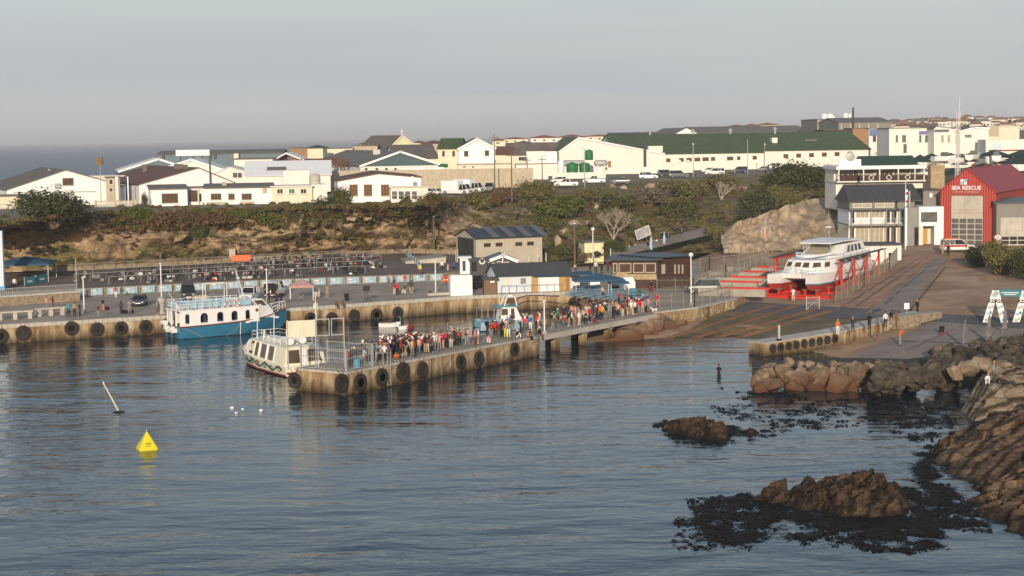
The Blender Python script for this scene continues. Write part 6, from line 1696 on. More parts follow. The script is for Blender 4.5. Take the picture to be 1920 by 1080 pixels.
 # trailer with light boat
p=at(1402,556,yard_z(1402,556));t=thing('generator_trailer','small pale trailer with yellow stripe beside the red cradle','trailer',p,R(178))
a=MB();a.box(-1.2,1.3,-.65,.65,.45,.95,'cream_wall');a.obj('body',t);a=MB();a.box(-1.21,1.31,-.66,.66,.7,.8,'yellow');a.obj('stripe',t);a=MB();a.box(-1.0,.8,-.55,.55,.96,1.3,'galv');a.obj('cover',t);a=MB();a.bar((1.3,0,.5),(2.2,0,.45),.1,'dark_steel');a.obj('drawbar',t)
for y in(-.7,.7):a=MB();a.lathe([(.1,-.09),(.3,-.09),(.32,0),(.3,.09),(.1,.09)],'tyre_rubber',14,(0,y,.32),'y');a.obj('wheel',t)
# boats in the yard under the nets
for i,(px,py)in enumerate(((1772,303),(1800,306),(1826,300),(1868,302))):
 t=thing('yard_boat','white boat on a trailer among the shade nets, %s from the left'%nth(i+1),'boat',at(px,py,12.8)if False else atY(px,py,390),R(15+20*i),'boats in the yard')
 hull('hull',[(-3,1.0,1.2,.8,.2,-.1),(0,1.1,1.2,.85,.2,-.2),(2,.8,1.35,.4,.3,-.1),(3.2,.06,1.6,.03,.7,.5)],('boat_white','boat_white'),t)
 a=MB();a.add([(-.8,-.7,1.2),(1.2,-.5,1.3),(1.2,.5,1.3),(-.8,.7,1.2),(-.7,-.6,2.1),(.5,-.45,2.1),(.5,.45,2.1),(-.7,.6,2.1)],[(0,1,5,4),(1,2,6,5),(2,3,7,6),(3,0,4,7),(4,5,6,7)],'glass_grey');a.obj('cabin',t)
 a=MB();a.box(-2.5,2.2,-.5,.5,-.4,-.2,'dark_steel');a.obj('trailer_frame',t)
 # ------------------------------------------------------------------ people: one continuous skinned body per pose, clothes by region
SKINM=['skin','cloth_black','cloth_denim','black','cloth_black','cloth_denim']
def make_body(pose):
 J,E,RG=[],[],[]
 def j(p,r,parent=None,reg=0):
  J.append((V(p),r));k=len(J)-1
  if parent is not None:E.append((parent,k));RG.append(reg)
  return k
 sit=pose in('sit_edge','sit_ground')
 zp={'sit_edge':.12,'sit_ground':.12}.get(pose,.95)
 lean=-.10 if sit else-.02
 pel=j((0,0,zp),.135)
 wa=j((0,lean*.3,zp+.18),.125,pel,1)
 ch=j((0,lean*.8,zp+.38),.15,wa,1)
 nb=j((0,lean,zp+.52),.07,ch,1)
 nk=j((0,lean-.01,zp+.58),.052,nb,0)
 h0=j((0,lean-.03,zp+.65),.075,nk,0)
 h1=j((0,lean-.02,zp+.73),.092,h0,0)
 j((0,lean,zp+.79),.07,h1,0)
 j((0,lean-.125,zp+.69),.018,h0,0)
 for sx in(-1,1):j((sx*.095,lean,zp+.70),.018,h1,0)
 arms={'stand':((.25,.02,.22),(.26,-.05,-.03)),'folded':((.25,.0,.24),(.02,-.2,.28)),'photo':((.27,-.16,.32),(.08,-.26,.62)),'walk':((.25,.12,.24),(.25,.04,0)),'hip':((.36,.06,.26),(.18,-.06,.06)),'sit_edge':((.26,.05,.26),(.24,-.12,.06)),'sit_ground':((.26,-.12,.26),(.12,-.36,.26)),'reach':((.27,-.1,.3),(.2,-.36,.34))}[pose]
 for sx in(-1,1):
  el,wr=arms
  if pose=='walk' and sx<0:el,wr=(.25,-.06,.24),(.23,-.2,.05)
  if pose=='hip' and sx<0:el,wr=(.24,.02,.22),(.25,-.04,-.02)
  if pose=='photo' and sx<0:el,wr=(.26,-.14,.3),(.1,-.25,.58)
  sh=j((sx*.175,lean,zp+.47),.07,ch,1)
  e_=j((sx*el[0],el[1]+lean,zp+el[2]),.048,sh,1)
  w_=j((sx*wr[0],wr[1]+lean,zp+wr[2]),.033,e_,4)
  d=(V((sx*wr[0],wr[1],wr[2]))-V((sx*el[0],el[1],el[2]))).normalized();W_=J[w_][0]
  pm=j(W_+d*.075,.036,w_,0)
  side=d.cross(V((0,1,.2))).normalized();up_=d.cross(side).normalized()
  for q in range(4):
   b_=j(W_+d*(.125+.006*(1-abs(q-1.3)))+side*(q-1.5)*.021,.0095,pm,0)
   j(W_+d*(.175+.02*(1-abs(q-1.4)*.6))+side*(q-1.5)*.022+up_*.02,.008,b_,0)
  th=j(W_+d*.075-side*.05+up_*.01,.011,pm,0);j(W_+d*.12-side*.06+up_*.022,.009,th,0)
 for sx in(-1,1):
  if pose=='sit_edge':kn,an,to=(.11,-.45,.10),(.11,-.42,-.34),(.12,-.58,-.42)
  elif pose=='sit_ground':kn,an,to=(.13,-.42,.50),(.13,-.52,.08),(.14,-.7,.04)
  elif pose=='walk':kn,an,to=((.09,-.2,.52),(.09,-.22,.09),(.1,-.38,.05))if sx>0 else((.09,.05,.5),(.09,.32,.14),(.1,.2,.05))
  else:kn,an,to=(.115,-.02,.5),(.125,.015,.09),(.15,-.13,.045)
  hp=j((sx*.095,0 if not sit else-.05,zp-.04),.105,pel,2)
  k_=j((sx*kn[0],kn[1],kn[2]),.072,hp,2)
  a_=j((sx*an[0],an[1],an[2]),.05,k_,5)
  j((sx*to[0],to[1],to[2]),.043,a_,3)
 me=bpy.data.meshes.new('body');me.from_pydata([p for p,r in J],E,[])
 ob=bpy.data.objects.new('body',me);COL.objects.link(ob)
 sm=ob.modifiers.new('skin','SKIN');ss=ob.modifiers.new('sub','SUBSURF');ss.levels=1;sm.use_smooth_shade=True
 for k,(p,r)in enumerate(J):
  v=me.skin_vertices[0].data[k];v.radius=(r,r*(.8 if k in(1,2)else 1));v.use_root=(k==0)
 dg=bpy.context.evaluated_depsgraph_get()
 out=bpy.data.meshes.new_from_object(ob.evaluated_get(dg))
 bpy.data.objects.remove(ob)
 out.materials.clear()
 for m in SKINM:out.materials.append(MT[m])
 ed=[(J[a][0],J[b][0],(J[a][1]+J[b][1])/2,g)for(a,b),g in zip(E,RG)]
 mi=[]
 for f in out.polygons:
  c=f.center;best=None
  for a,b,r,g in ed:
   d=b-a;t=max(0,min(1,(c-a).dot(d)/max(d.length_squared,1e-9)));q=(a+d*t-c).length-r
   if best is None or q<best[0]:best=(q,g)
  mi.append(best[1])
 out.polygons.foreach_set('material_index',mi)
 return out,zp+.73,lean
BODY={p:make_body(p)for p in('stand','folded','photo','walk','hip','sit_edge','sit_ground','reach')}
def hair_mesh(kind):
 a=MB();m='hair_dark'
 if kind=='short':prof=[(.098,-.03),(.106,.02),(.10,.06),(.075,.095),(.03,.115),(.005,.12)]
 elif kind=='long':prof=[(.06,-.25),(.10,-.2),(.112,-.05),(.11,.02),(.10,.06),(.075,.095),(.03,.115),(.005,.12)]
 else:prof=[(.15,.045),(.108,.05),(.105,.08),(.08,.115),(.03,.125),(.005,.127)]
 a.lathe(prof,m,12)
 return a.mesh(kind)
HAIR={k:hair_mesh(k)for k in('short','long','cap')}
def backpack_mesh():
 a=MB();a.loft([[(-.15,.12,z0),(.15,.12,z0),(.13,.12+d,z0),(-.13,.12+d,z0)]for z0,d in((0,.1),(.06,.17),(.3,.16),(.4,.08))],'cloth_navy');return a.mesh('backpack')
PACK=backpack_mesh()
def person(loc,rz,top,bot,label,pose='stand',hair='short',sleeves=True,shorts=False,dark=False,group=None,cat='person',pack=None,hc=None,sc=None):
 me,hz,lean=BODY[pose]
 s=sc or rnd.uniform(.95,1.06)
 o=mobj('person',me,None,loc,rz,s);tag(o,label,cat,group)
 sk='skin_dark' if dark else 'skin'
 for k,m in enumerate((sk,'cloth_'+top,'cloth_'+bot,'white_paint' if rnd.random()<.3 else 'black','cloth_'+top if sleeves else sk,sk if shorts else 'cloth_'+bot)):
  override(o,k,m)
 h=mobj('hair' if hair!='cap' else 'cap',HAIR[hair],o,(0,lean+.012,hz))
 override(h,0,hc or('hair_dark' if dark or rnd.random()<.6 else 'hair_fair'))
 if pack:
  b=mobj('backpack',PACK,o,(0,lean,hz-.62));override(b,0,'cloth_'+pack)
 return o
def in_px(ox,oy,k,pts):return[(ox+p[0]/k,oy+p[1]/k)+tuple(p[2:])for p in pts]
# the crowd on the pier: feet (pixel), top, bottom, pose
CR=in_px(640,600,7.385,[(105,650,'red','black','stand'),(185,640,'dark grey','grey','stand'),(255,632,'dark grey','grey','folded'),(310,625,'white','grey','stand'),(400,600,'beige','black','photo'),(440,568,'teal','black','stand'),(350,535,'grey','black','stand'),(495,560,'grey','cream','hip'),(545,560,'white','brown','stand'),(600,578,'white','black','folded'),(655,522,'black','black','stand'),(715,502,'brown','black','folded'),(770,500,'black','navy','photo'),(822,490,'red','black','stand'),(850,480,'black','black','hip'),(910,508,'cream','black','stand'),(905,520,'beige','grey','sit_ground'),(960,470,'black','navy','stand'),(1020,515,'brown','black','stand'),(1075,485,'peach','denim','stand'),(490,525,'maroon','black','stand'),(545,515,'red','black','photo'),(605,505,'dark grey','black','stand'),(650,480,'red','black','stand'),(700,475,'cream','black','stand'),(730,455,'black','denim','photo'),(795,460,'navy','black','stand'),(840,445,'grey','black','stand'),(862,470,'maroon','black','folded'),(900,440,'olive','black','stand'),(975,440,'white','black','stand'),(1010,430,'black','black','stand'),(935,455,'red','black','stand'),(1050,440,'black','denim','stand'),(570,480,'maroon','dark grey','stand'),(520,500,'dark grey','black','folded'),(760,440,'dark grey','black','stand'),(680,520,'black','grey','hip'),(760,560,'orange','brown','sit_ground'),(1165,462,'black','khaki','folded'),(1192,460,'brown','cream','stand'),(1200,420,'black','black','stand'),(1240,455,'maroon','black','stand'),(1285,425,'white','grey','stand'),(1360,430,'pink','grey','photo'),(1410,405,'magenta','peach','stand'),(1455,395,'navy','black','stand'),(1520,395,'brown','cream','stand'),(1570,345,'black','brown','photo'),(1640,365,'olive','black','stand'),(1720,360,'dark grey','grey','folded'),(1855,355,'pink','maroon','stand')])
CR+=in_px(880,540,7.385,[(265,762,'pink','white','sit_ground'),(300,700,'black','grey','stand'),(250,660,'black','black','stand'),(355,672,'red','brown','stand'),(405,700,'maroon','olive','folded'),(365,640,'olive','black','stand'),(460,670,'navy','maroon','stand'),(500,690,'peach','yellow','hip'),(545,690,'grey','white','stand'),(650,690,'black','white','sit_ground'),(715,670,'black','black','photo'),(775,600,'pink','brown','stand'),(850,590,'blue','white','stand'),(925,580,'red','black','photo'),(975,560,'cream','maroon','stand'),(945,545,'red','black','stand'),(840,690,'brown','black','sit_edge'),(935,660,'black','brown','sit_edge'),(985,700,'peach','black','sit_edge'),(1050,680,'brown','denim','sit_edge'),(1160,600,'olive','grey','stand'),(1130,560,'black','brown','stand'),(1170,520,'beige','black','stand'),(1225,490,'green','black','stand'),(1260,522,'dark grey','denim','sit_ground'),(1310,505,'red','brown','sit_ground'),(1380,532,'black','grey','folded'),(1365,480,'black','black','stand'),(1440,520,'brown','beige','stand'),(1465,480,'pink','black','photo'),(1520,520,'white','cream','stand'),(1580,490,'peach','black','stand'),(1615,510,'white','black','stand'),(1665,480,'red','black','stand'),(1715,492,'maroon','maroon','sit_ground'),(1760,452,'dark grey','black','stand'),(1790,440,'navy','black','stand'),(1812,446,'orange','black','hip'),(1840,440,'yellow','black','stand'),(1510,470,'grey','black','stand'),(1880,430,'black','grey','stand')])
CR+=in_px(1100,520,6.0,[(250,455,'grey','grey','stand'),(232,440,'black','black','stand'),(300,465,'black','black','photo'),(318,445,'white','black','stand'),(355,450,'peach','black','stand'),(405,440,'maroon','cream','stand'),(435,440,'brown','brown','stand'),(455,430,'cream','white','stand'),(500,430,'white','beige','hip'),(520,420,'cream','cream','stand'),(545,415,'white','black','photo'),(590,410,'red','grey','stand'),(630,405,'pink','peach','stand'),(670,398,'teal','black','stand'),(610,385,'maroon','black','stand'),(790,345,'red','beige','walk')])
tops=['black','white','dark grey','navy','red','white','cream','pink','grey','peach','brown','maroon','grey','cream','pink','olive','blue','peach']
for c_ in list(CR):
 if rnd.random()<.95 and not c_[4].startswith('sit')and not 1225<c_[0]:CR.append((c_[0]+rnd.choice([-1,1])*rnd.uniform(3.2,8),c_[1]-rnd.uniform(0,9),rnd.choice(tops),rnd.choice(['black','black','denim','grey','khaki','navy','brown']),rnd.choice(['stand','folded','photo','hip','stand'])))
CR.sort(key=lambda c:c[0])
for i,(px,py,top,bot,pose)in enumerate(CR):
 p=at(px,py,2.21)
 # keep feet on the pier
 q=p-PB;s_,t_=q.dot(pe),q.dot(V((-pe.y,pe.x,0)))
 z=2.21
 if s_<PL+1:
  t_=.02 if pose=='sit_edge' else max(.35,min(PW-.4,t_));s_=max(.6,s_);p=PB+pe*s_+V((-pe.y,pe.x,0))*t_;z=2.22
 else:z=2.32
 face=PYAW-R(0)if pose=='sit_edge' else rnd.choice([PYAW+R(rnd.uniform(-60,60)),R(rnd.uniform(-80,80)),R(rnd.uniform(150,220))])
 sl=top not in('white','teal','green','blue')or rnd.random()<.5
 person(V((p.x,p.y,z-(.0 if not pose.startswith('sit')else.0))),face,top,bot,'%s in %s top and %s trousers, %s from left in pier crowd'%('seated person' if pose[:3]=='sit' else 'person',top,bot,nth(i+1)),pose,rnd.choice(['short','short','long','cap']),sl,bot in('cream','beige','peach')and pose in('hip','walk'),rnd.random()<.2,'spectators on the pier',pack=rnd.choice([None,None,None,None,'navy','black','red','grey'])if pose in('stand','photo')else None,hc=rnd.choice(['white_paint','black','cloth_navy',None,None]))
 # people elsewhere
PE=in_px(0,440,4,[(355,565,2.31,'peach','grey','stand','person in peach top standing behind the left concrete bench'),(400,570,2.31,'maroon','brown','photo','person in maroon taking a photo behind the concrete bench'),(515,615,2.31,'teal','black','hip','person in bright teal shirt at the end of the concrete bench'),(560,615,2.31,'beige','black','stand','person in beige top beside the teal shirted one'),(600,615,2.31,'black','black','stand','person all in black by the lamp post on the quay'),(740,625,2.31,'maroon','grey','stand','person in maroon close to the quay edge over the tyres'),(775,575,2.31,'black','khaki','stand','tall person in black jacket and khaki trousers on the quay'),(910,597,2.31,'dark grey','black','stand','person in dark grey beside bags left of the dark sedan'),(972,597,2.31,'grey','grey','folded','person in grey beside bags at the dark sedan bumper'),(870,478,2.31,'red','white','walk','person in red top walking along the pale blue banners'),(1180,600,2.31,'grey','brown','folded','person in grey beside the rusty bollard at the ferry stern'),(110,415,3.6,'white','black','walk','person in white by the blue tent at the left edge'),(10,530,2.31,'white','black','stand','person in white at the far left edge of the quay')])
PE+=in_px(440,440,4,[(255,525,2.31,'black','black','stand','paramedic in black left of the open ambulance'),(315,532,2.31,'navy','navy','reach','paramedic in navy reaching into the open ambulance'),(350,527,2.31,'black','navy','stand','paramedic in black right of the open ambulance'),(695,470,2.31,'khaki','khaki','folded','person all in khaki alone on the quay road'),(1198,455,2.31,'red','cream','stand','person in red with cream trousers in the group before the banners'),(1222,456,2.31,'red','black','stand','person in red with black trousers in the group before the banners'),(1280,388,2.31,'red','grey','stand','person in bright red right by the banner wall'),(1283,442,2.31,'peach','white','sit_ground','person in peach sitting in the group before the banners'),(1318,442,2.31,'dark grey','beige','stand','person in dark grey at the right of the group before the banners'),(1335,440,2.31,'olive','grey','hip','person in olive at the right end of the group'),(1152,390,2.31,'grey','denim','stand','person in grey leaning by the banner wall'),(1164,388,2.31,'cream','beige','stand','person in cream leaning by the banner wall'),(1390,305,3.5,'yellow','brown','stand','marshal in yellow on the terrace end by the blue fence'),(1555,278,3.2,'white','black','stand','person in white beside the black cabin'),(1600,290,3.0,'peach','white','stand','person in peach beside the black cabin'),(1640,282,3.0,'blue','black','stand','person in blue beside the black cabin')])
PE+=in_px(1400,530,3.692,[(630,360,1.9,'orange','white','stand','marshal in orange vest and white trousers on the jetty'),(735,345,2.0,'navy','black','hip','rescue crew member in navy with white shoulder bands on the jetty'),(848,325,2.1,'black','black','stand','person in black halfway along the jetty'),(960,310,2.25,'white','black','stand','person in white top beside the jetty post'),(1000,305,2.28,'black','grey','stand','person in dark jacket beside the jetty post'),(1183,220,None,'black','black','stand','person in black standing alone at the top of the jetty'),(1062,435,None,'orange','grey','photo','marshal in orange vest alone on the wet boat ramp'),(322,130,None,'white','cream','reach','worker in white overalls and yellow vest at the red cradle')])
for px,py,z,top,bot,pose,lab in PE:
 if z is None:z=yard_z(px,py)+.12
 o=person(at(px,py,z),R(rnd.uniform(-70,70))if pose!='reach' else R(170),top,bot,lab,pose,rnd.choice(['short','long','cap']),True,False,rnd.random()<.25,pack=None)
PE2=[(1768,479,None,'beige','khaki','stand','person in beige beside the rescue pickup, left of two'),(1778,480,None,'black','black','stand','person in black beside the rescue pickup, right of two'),(1863,716,2.6,'grey','dark grey','stand','person in grey standing on the pale foreground rocks'),(1853,718,2.6,'white','white','sit_ground','person in white sitting on the pale foreground rocks'),(1912,642,3.0,'black','black','sit_ground','person in black sitting on the dark boulders by the arch')]
ROCKFOLK=[]
for px,py,z,top,bot,pose,lab in PE2:
 if z is None:z=yard_z(px,py)+.06
 ROCKFOLK.append(person(at(px,py,z),R(rnd.uniform(-60,60)),top,bot,lab,pose,'short'))
person(at(1348,716,-.75),R(150),'black','black','wader in a black wetsuit standing waist deep in the cove','folded','short',sc=1.0)
person(atY(1611,346,297.6)*1.0,R(20),'black','black','diner in black standing behind the restaurant balcony rail','folded','short')
person(at(1221,549,2.35),R(20),'black','maroon','cyclist in black on the path beside the brown restaurant','walk','cap')
for i,(px,py,top)in enumerate(((1107,512,'black'),(1117,511,'white'),(1128,513,'black'),(1140,508,'maroon'),(1160,525,'black'),(1215,470,'black'),(1222,466,'yellow'),(1231,466,'white'),(1240,460,'black'),(1160,571,'red'),(1172,572,'brown'),(1130,560,'peach'))):
 p=at(px,py,2.9 if px<1200 and py<540 else(2.35 if py>540 else 4.2))
 person(p,R(rnd.uniform(-60,60)),top,'black','person in %s %s, %s from left'%(top,'among the tables' if py>540 else 'by the path below the bare tree' if px>1200 else 'behind the blue awning',nth(i+1)),'stand',rnd.choice(['short','cap']),group='people by the kiosk and path')
 # white dog
p=at(1227,586,2.32);t=thing('dog','small white dog on the pier root beside the red shirted walker','dog',p,R(200))
a=MB();
dj=[((-.28,0,.38),.085),((0,0,.36),.10),((.24,0,.38),.11),((.36,0,.52),.06),((.44,0,.60),.065),((.56,0,.57),.035),((-.42,0,.5),.02)]
de=[(0,1),(1,2),(2,3),(3,4),(4,5),(0,6)]
for sy in(-1,1):
 k=len(dj);dj+=[((.22,sy*.08,.2),.035),((.22,sy*.08,.02),.028)];de+=[(2,k),(k,k+1)]
 k=len(dj);dj+=[((-.24,sy*.08,.22),.045),((-.32,sy*.08,.13),.026),((-.28,sy*.08,.02),.026)];de+=[(0,k),(k,k+1),(k+1,k+2)]
 k=len(dj);dj+=[((.40,sy*.05,.69),.018)];de+=[(4,k)]
me=bpy.data.meshes.new('body');me.from_pydata([p_ for p_,r in dj],de,[]);ob=bpy.data.objects.new('body',me);COL.objects.link(ob);ob.modifiers.new('skin','SKIN');ob.modifiers.new('sub','SUBSURF').levels=1
for k,(p_,r)in enumerate(dj):me.skin_vertices[0].data[k].radius=(r,r);me.skin_vertices[0].data[k].use_root=(k==1)
me2=bpy.data.meshes.new_from_object(ob.evaluated_get(bpy.context.evaluated_depsgraph_get()));bpy.data.objects.remove(ob);me2.materials.clear();me2.materials.append(MT['white_paint']);mobj('body',me2,t)
a=MB();a.torus((.33,0,.48),.075,.014,'cloth_red',10,5,'x');a.obj('collar',t)
# ------------------------------------------------------------------ tyres hung on quay and pier
ty=MB();ty.lathe([(.36,-.11),(.55,-.15),(.68,-.12),(.72,-.05),(.72,.05),(.68,.12),(.55,.15),(.36,.11),(.34,.05),(.34,-.05),(.36,-.11)],'tyre_rubber',22,(0,0,0),'y')
for i in range(22):
 t_=2*math.pi*(i+.5)/22;ty.box(-.05,.05,-.14,.14,.70,.76,'tyre_rubber',Matrix.Rotation(t_,4,'Y'))
TY=ty.mesh('tyre')
ch_=MB();ch_.path([(-.5,.12,1.25),(-.05,.0,.55)],.03,'rust',4);ch_.path([(.5,.12,1.25),(.05,.0,.55)],.03,'rust',4)
CHN=ch_.mesh('chain')
def tyre(loc,yaw,s,label,group,chain=True):
 t=thing('tyre_fender',label,'tyre',loc,yaw,group)
 t.scale=(s,s,s);mobj('tyre',TY,t).rotation_euler=(0,rnd.uniform(0,6),0)
 if chain:mobj('chain',CHN,t)
def qpoint(px):
 d=ray(px,600);
 for a,b in zip(QF[:-1],QF[1:]):
  a,b=V((a[0],a[1],0)),V((b[0],b[1],0));e=b-a
  det=d.x*e.y-d.y*e.x;t=(a.x*e.y-a.y*e.x)/det;u=((d.x*t-a.x)*e.x+(d.y*t-a.y)*e.y)/e.length_squared
  if 0<=u<=1:return V((d.x*t,d.y*t,0)),math.atan2(e.y,e.x)
for i,(px,py,s)in enumerate(((0,630,1.15),(42,624,1.2),(133,615,1.15),(181,617,1.12),(226,615,1.1),(272,612,1.1),(313,607,.95),(581,597,1.05),(621,597,1.1),(663,591,1.05),(705,590,1.1),(745,586,1.05))):
 p,yaw=qpoint(px);nn=V((math.sin(yaw),-math.cos(yaw),0));z=atY(px,py,p.y).z
 tyre(p+nn*.17+V((0,0,z)),yaw,s,'big worn tyre on the quay wall, %s from the left along the far quay'%nth(i+1),'tyre fenders on the quay wall')
for i,(px,py,s)in enumerate(((637,718,1.15),(672,717,1.12),(713,707,1.1),(752,696,1.2),(789,693,1.05),(861,678,.95),(895,672,1.0),(962,655,.95))):
 d=ray(px,py);k,z=onfac(V((PB.x,PB.y,0)),PYAW,px,py)
 tyre(PB+pe*k+V((pe.y,-pe.x,0))*.2+V((0,0,z)),PYAW,s,'big worn tyre on the pier face, %s from the pier head'%nth(i+1),'tyre fenders on the pier')
t_=at(556,706,.9);tyre(PB+V((-pe.y,pe.x,0))*(PW-.2)+V((-.25,-.1,1.0)),PYAW+R(90),1.0,'tyre hung on the far corner of the pier head','tyre fenders on the pier')
jd=(JET[1]-JET[0]).normalized();jy=math.atan2(jd.y,jd.x)
for i in range(9):
 px=1448+i*14.6;py=653.5-i*1.75;k,z=onfac(JET[0],jy,px,py)
 tyre(JET[0]+jd*k+V((jd.y,-jd.x,0))*.14+V((0,0,z-JET[0].z)),jy,.60,'small tyre on the jetty, %s of the row from its seaward end'%nth(i+1),'row of small tyres on the jetty',False)
a=MB()
# ------------------------------------------------------------------ bicycles in racks
def bike_mesh(col):
 a=MB();f='bike_'+col
 for x in(-.5,.5):a.torus((x,0,.34),.32,.022,'black',14,4);a.tube((x,-.04,.34),(x,.04,.34),.03,'steel',5)
 for p,q in(((-.5,0,.34),(-.08,0,.30)),((-.5,0,.34),(-.18,0,.82)),((-.08,0,.30),(-.2,0,.92)),((-.08,0,.30),(.36,0,.78)),((-.18,0,.82),(.36,0,.86)),((.5,0,.34),(.34,0,.95))):a.tube(p,q,.026,f,5)
 a.box(-.34,-.08,-.06,.06,.92,.97,'black');a.tube((.36,-.22,.98),(.36,.22,.98),.022,'black',5);a.tube((.36,-.2,.98),(.5,-.2,.96),.02,'black',5);a.tube((.36,.2,.98),(.5,.2,.96),.02,'black',5)
 a.lathe([(.02,-.02),(.1,-.015),(.1,.015),(.02,.02)],'steel',8,(-.08,.05,.3),'y')
 return a.mesh('bicycle')
BM={c:bike_mesh(c)for c in('black','white','red','blue','green','grey')}
def terr(u,v):
 a=at(u,*lerp_curve(CW,u));b=at(u,*lerp_curve(CD,u));p=a.lerp(b,v);return p
bag=MB();bag.loft([[(x*k,y*k,z)for x,y in((-.28,-.18),(.28,-.18),(.28,.18),(-.28,.18))]for z,k in((0,.9),(.1,1.0),(.26,.92),(.32,.5))],'cloth_white');BAG=bag.mesh('kit_bag')
nb={}
rows=[(.10,215,690,44,0),(.34,150,720,84,1),(.55,155,715,90,2),(.78,430,700,80,3)]
for v,u0,u1,n,r in rows:
 P=[terr(u,v)for u in range(u0-10,u1+12,30)]
 t=thing('bicycle_rack','%s long bicycle rack of scaffold rail from the wall towards the cliff'%nth(r+1),'bike rack',(0,0,0),group='bicycle racks')
 a=MB();a.path([p+V((0,0,1.15))for p in P],.035,'galv',5);a.obj('rail',t)
 for p in P:
  a=MB();a.tube(p+V((-.05,-.5,-.05)),p+V((0,0,1.15)),.03,'galv',4);a.tube(p+V((.05,.5,-.05)),p+V((0,0,1.15)),.03,'galv',4);a.obj('leg',t)
 fs_=[(.3+.7*rnd.random())if r==3 else rnd.random()**(.7 if r>1 else.85)for i in range(n)]
 for i,f in enumerate(sorted(fs_)):
  u=u0+(u1-u0)*f;p=terr(u,v);c=rnd.choice(['black','black','black','black','white','grey','red','black','grey','white'])
  o=mobj('bicycle',BM[c],None,p+V((0,rnd.choice([-.25,.25]),.06)),R(rnd.choice([80,260])+rnd.uniform(-14,14)))
  o.rotation_euler[0]=R(rnd.uniform(-7,7))
  tag(o,'%s framed bicycle, %s from the left in the %s rack counted from the wall'%(c,nth(i+1),nth(r+1)),'bicycle','bicycles in the %s rack'%nth(r+1))
  if rnd.random()<.36:
   q=mobj('kit_bag',BAG,None,p+V((rnd.uniform(-.8,.8),-1.0+rnd.uniform(-.2,.2),.03)),R(rnd.uniform(0,180)),rnd.uniform(.7,1.2))
   cc=rnd.choice(['white','white','white','cream','black','grey','red']);override(q,0,'cloth_'+cc)
   tag(q,'%s kit bag below the %s bicycle from the left in the %s rack'%(cc,nth(i+1),nth(r+1)),'bag','kit bags on the terrace')
EX=[]
for i in range(150):
 v=rnd.choice([.18,.42,.47,.62,.66,.72,.84]);u=440+262*rnd.random()**.7 if v>.5 else 180+520*rnd.random()**.8;me=BM[rnd.choice(['black','black','white','grey','black','red'])];EX.append((me,Matrix.Translation(terr(u,v)+V((0,0,.03)))@Matrix.Rotation(R(rnd.choice([80,260])+rnd.uniform(-15,15)),4,'Z')@Matrix.Rotation(R(rnd.uniform(-8,8)),4,'X')))
bm=bmesh.new();mats_=[]
for me,M_ in EX:
 n0=len(bm.verts);f0=len(bm.faces);bm.from_mesh(me);bm.verts.ensure_lookup_table();bm.faces.ensure_lookup_table()
 for v_ in bm.verts[n0:]:v_.co=M_@v_.co
 for f_ in bm.faces[f0:]:
  m_=me.materials[f_.material_index]
  if m_ not in mats_:mats_.append(m_)
  f_.material_index=mats_.index(m_)
me=bpy.data.meshes.new('bicycles');bm.to_mesh(me);bm.free()
for m_ in mats_:me.materials.append(m_)
tag(mobj('packed_bicycles',me),'dark mass of further bicycles packed between the racks on the terrace','bicycles',kind='stuff')
P=[terr(u,.93)for u in range(130,690,40)]
t=thing('rack_rail','empty scaffold rail in front of the cliff parapet','rail',(0,0,0));a=MB();a.path([p+V((0,0,1.1))for p in P],.035,'galv',5);a.obj('rail',t)
for p in P:a=MB();a.tube(p,p+V((0,0,1.1)),.03,'galv',4);a.obj('leg',t)
p=terr(452,.9);t=thing('orange_banner','orange board with small white box above it at the cliff foot','banner',p);a=MB();a.box(-1.6,1.6,-.05,.05,.3,1.3,'orange');a.obj('board',t);a=MB();a.box(-1.9,-.9,.06,.6,.9,2.3,'pale_concrete');a.obj('box',t)
# banners along the wall
i=0;px=70
while px<828:
 if 148<px<158 or 398<px<405:px+=1
 w=25-(px>600)*1.0;a0,a1=cw(px),cw(px+w);d=(a1-a0);L_=d.length;yaw=math.atan2(d.y,d.x);nn=V((math.sin(yaw),-math.cos(yaw),0))
 t=thing('barrier_banner','pale blue sponsor banner on the stone wall, %s from the left'%nth(i+1),'banner',V((a0.x,a0.y,2.3))+nn*.5,yaw,'pale blue banners')
 a=MB();n=8;vs=[]
 for q in range(n+1):
  y=.04*math.sin(q*2.1+i)
  vs+=[(L_*q/n,y,.12),(L_*q/n,y-.02,1.12)]
 a.add(vs,[(2*q,2*q+2,2*q+3,2*q+1)for q in range(n)],'banner_blue');o=a.obj('cloth',t)
 a=MB();a.box(L_*.12,L_*.45,-.075,-.065,.72,.86,'white_paint');a.box(L_*.2,L_*.8,-.075,-.065,.42,.5,'white_paint');a.obj('print',o)
 for x in(0,L_):a=MB();a.tube((x,.06,-.02),(x,.06,1.15),.025,'galv',4);a.obj('post',t)
 px+=w+7.2;i+=1
def board(name,label,px0,py0,px1,py1,z,h,m,cat='banner'):
 p,q=at(px0,py0,z),at(px1,py1,z);d=q-p;t=thing(name,label,cat,p,math.atan2(d.y,d.x))
 a=MB();a.box(0,d.length,-.03,.03,.1,h,m);a.obj('panel',t);a=MB();a.box(-.04,.04,.04,.12,-.05,h+.1,'galv');a.obj('post',t);a=MB();a.box(d.length-.04,d.length+.04,.04,.12,-.05,h+.1,'galv');a.obj('post',t)
 a=MB();a.box(d.length*.25,d.length*.7,-.045,-.032,h*.4,h*.6,'white_paint');a.obj('print',t)
board('event_banner','dark teal event banner by the blue tent, left panel',47,537,66,534,3.6,1.25,'banner_teal');board('event_banner','dark teal event banner by the blue tent, right panel',69,533,90,529,3.6,1.25,'banner_teal')
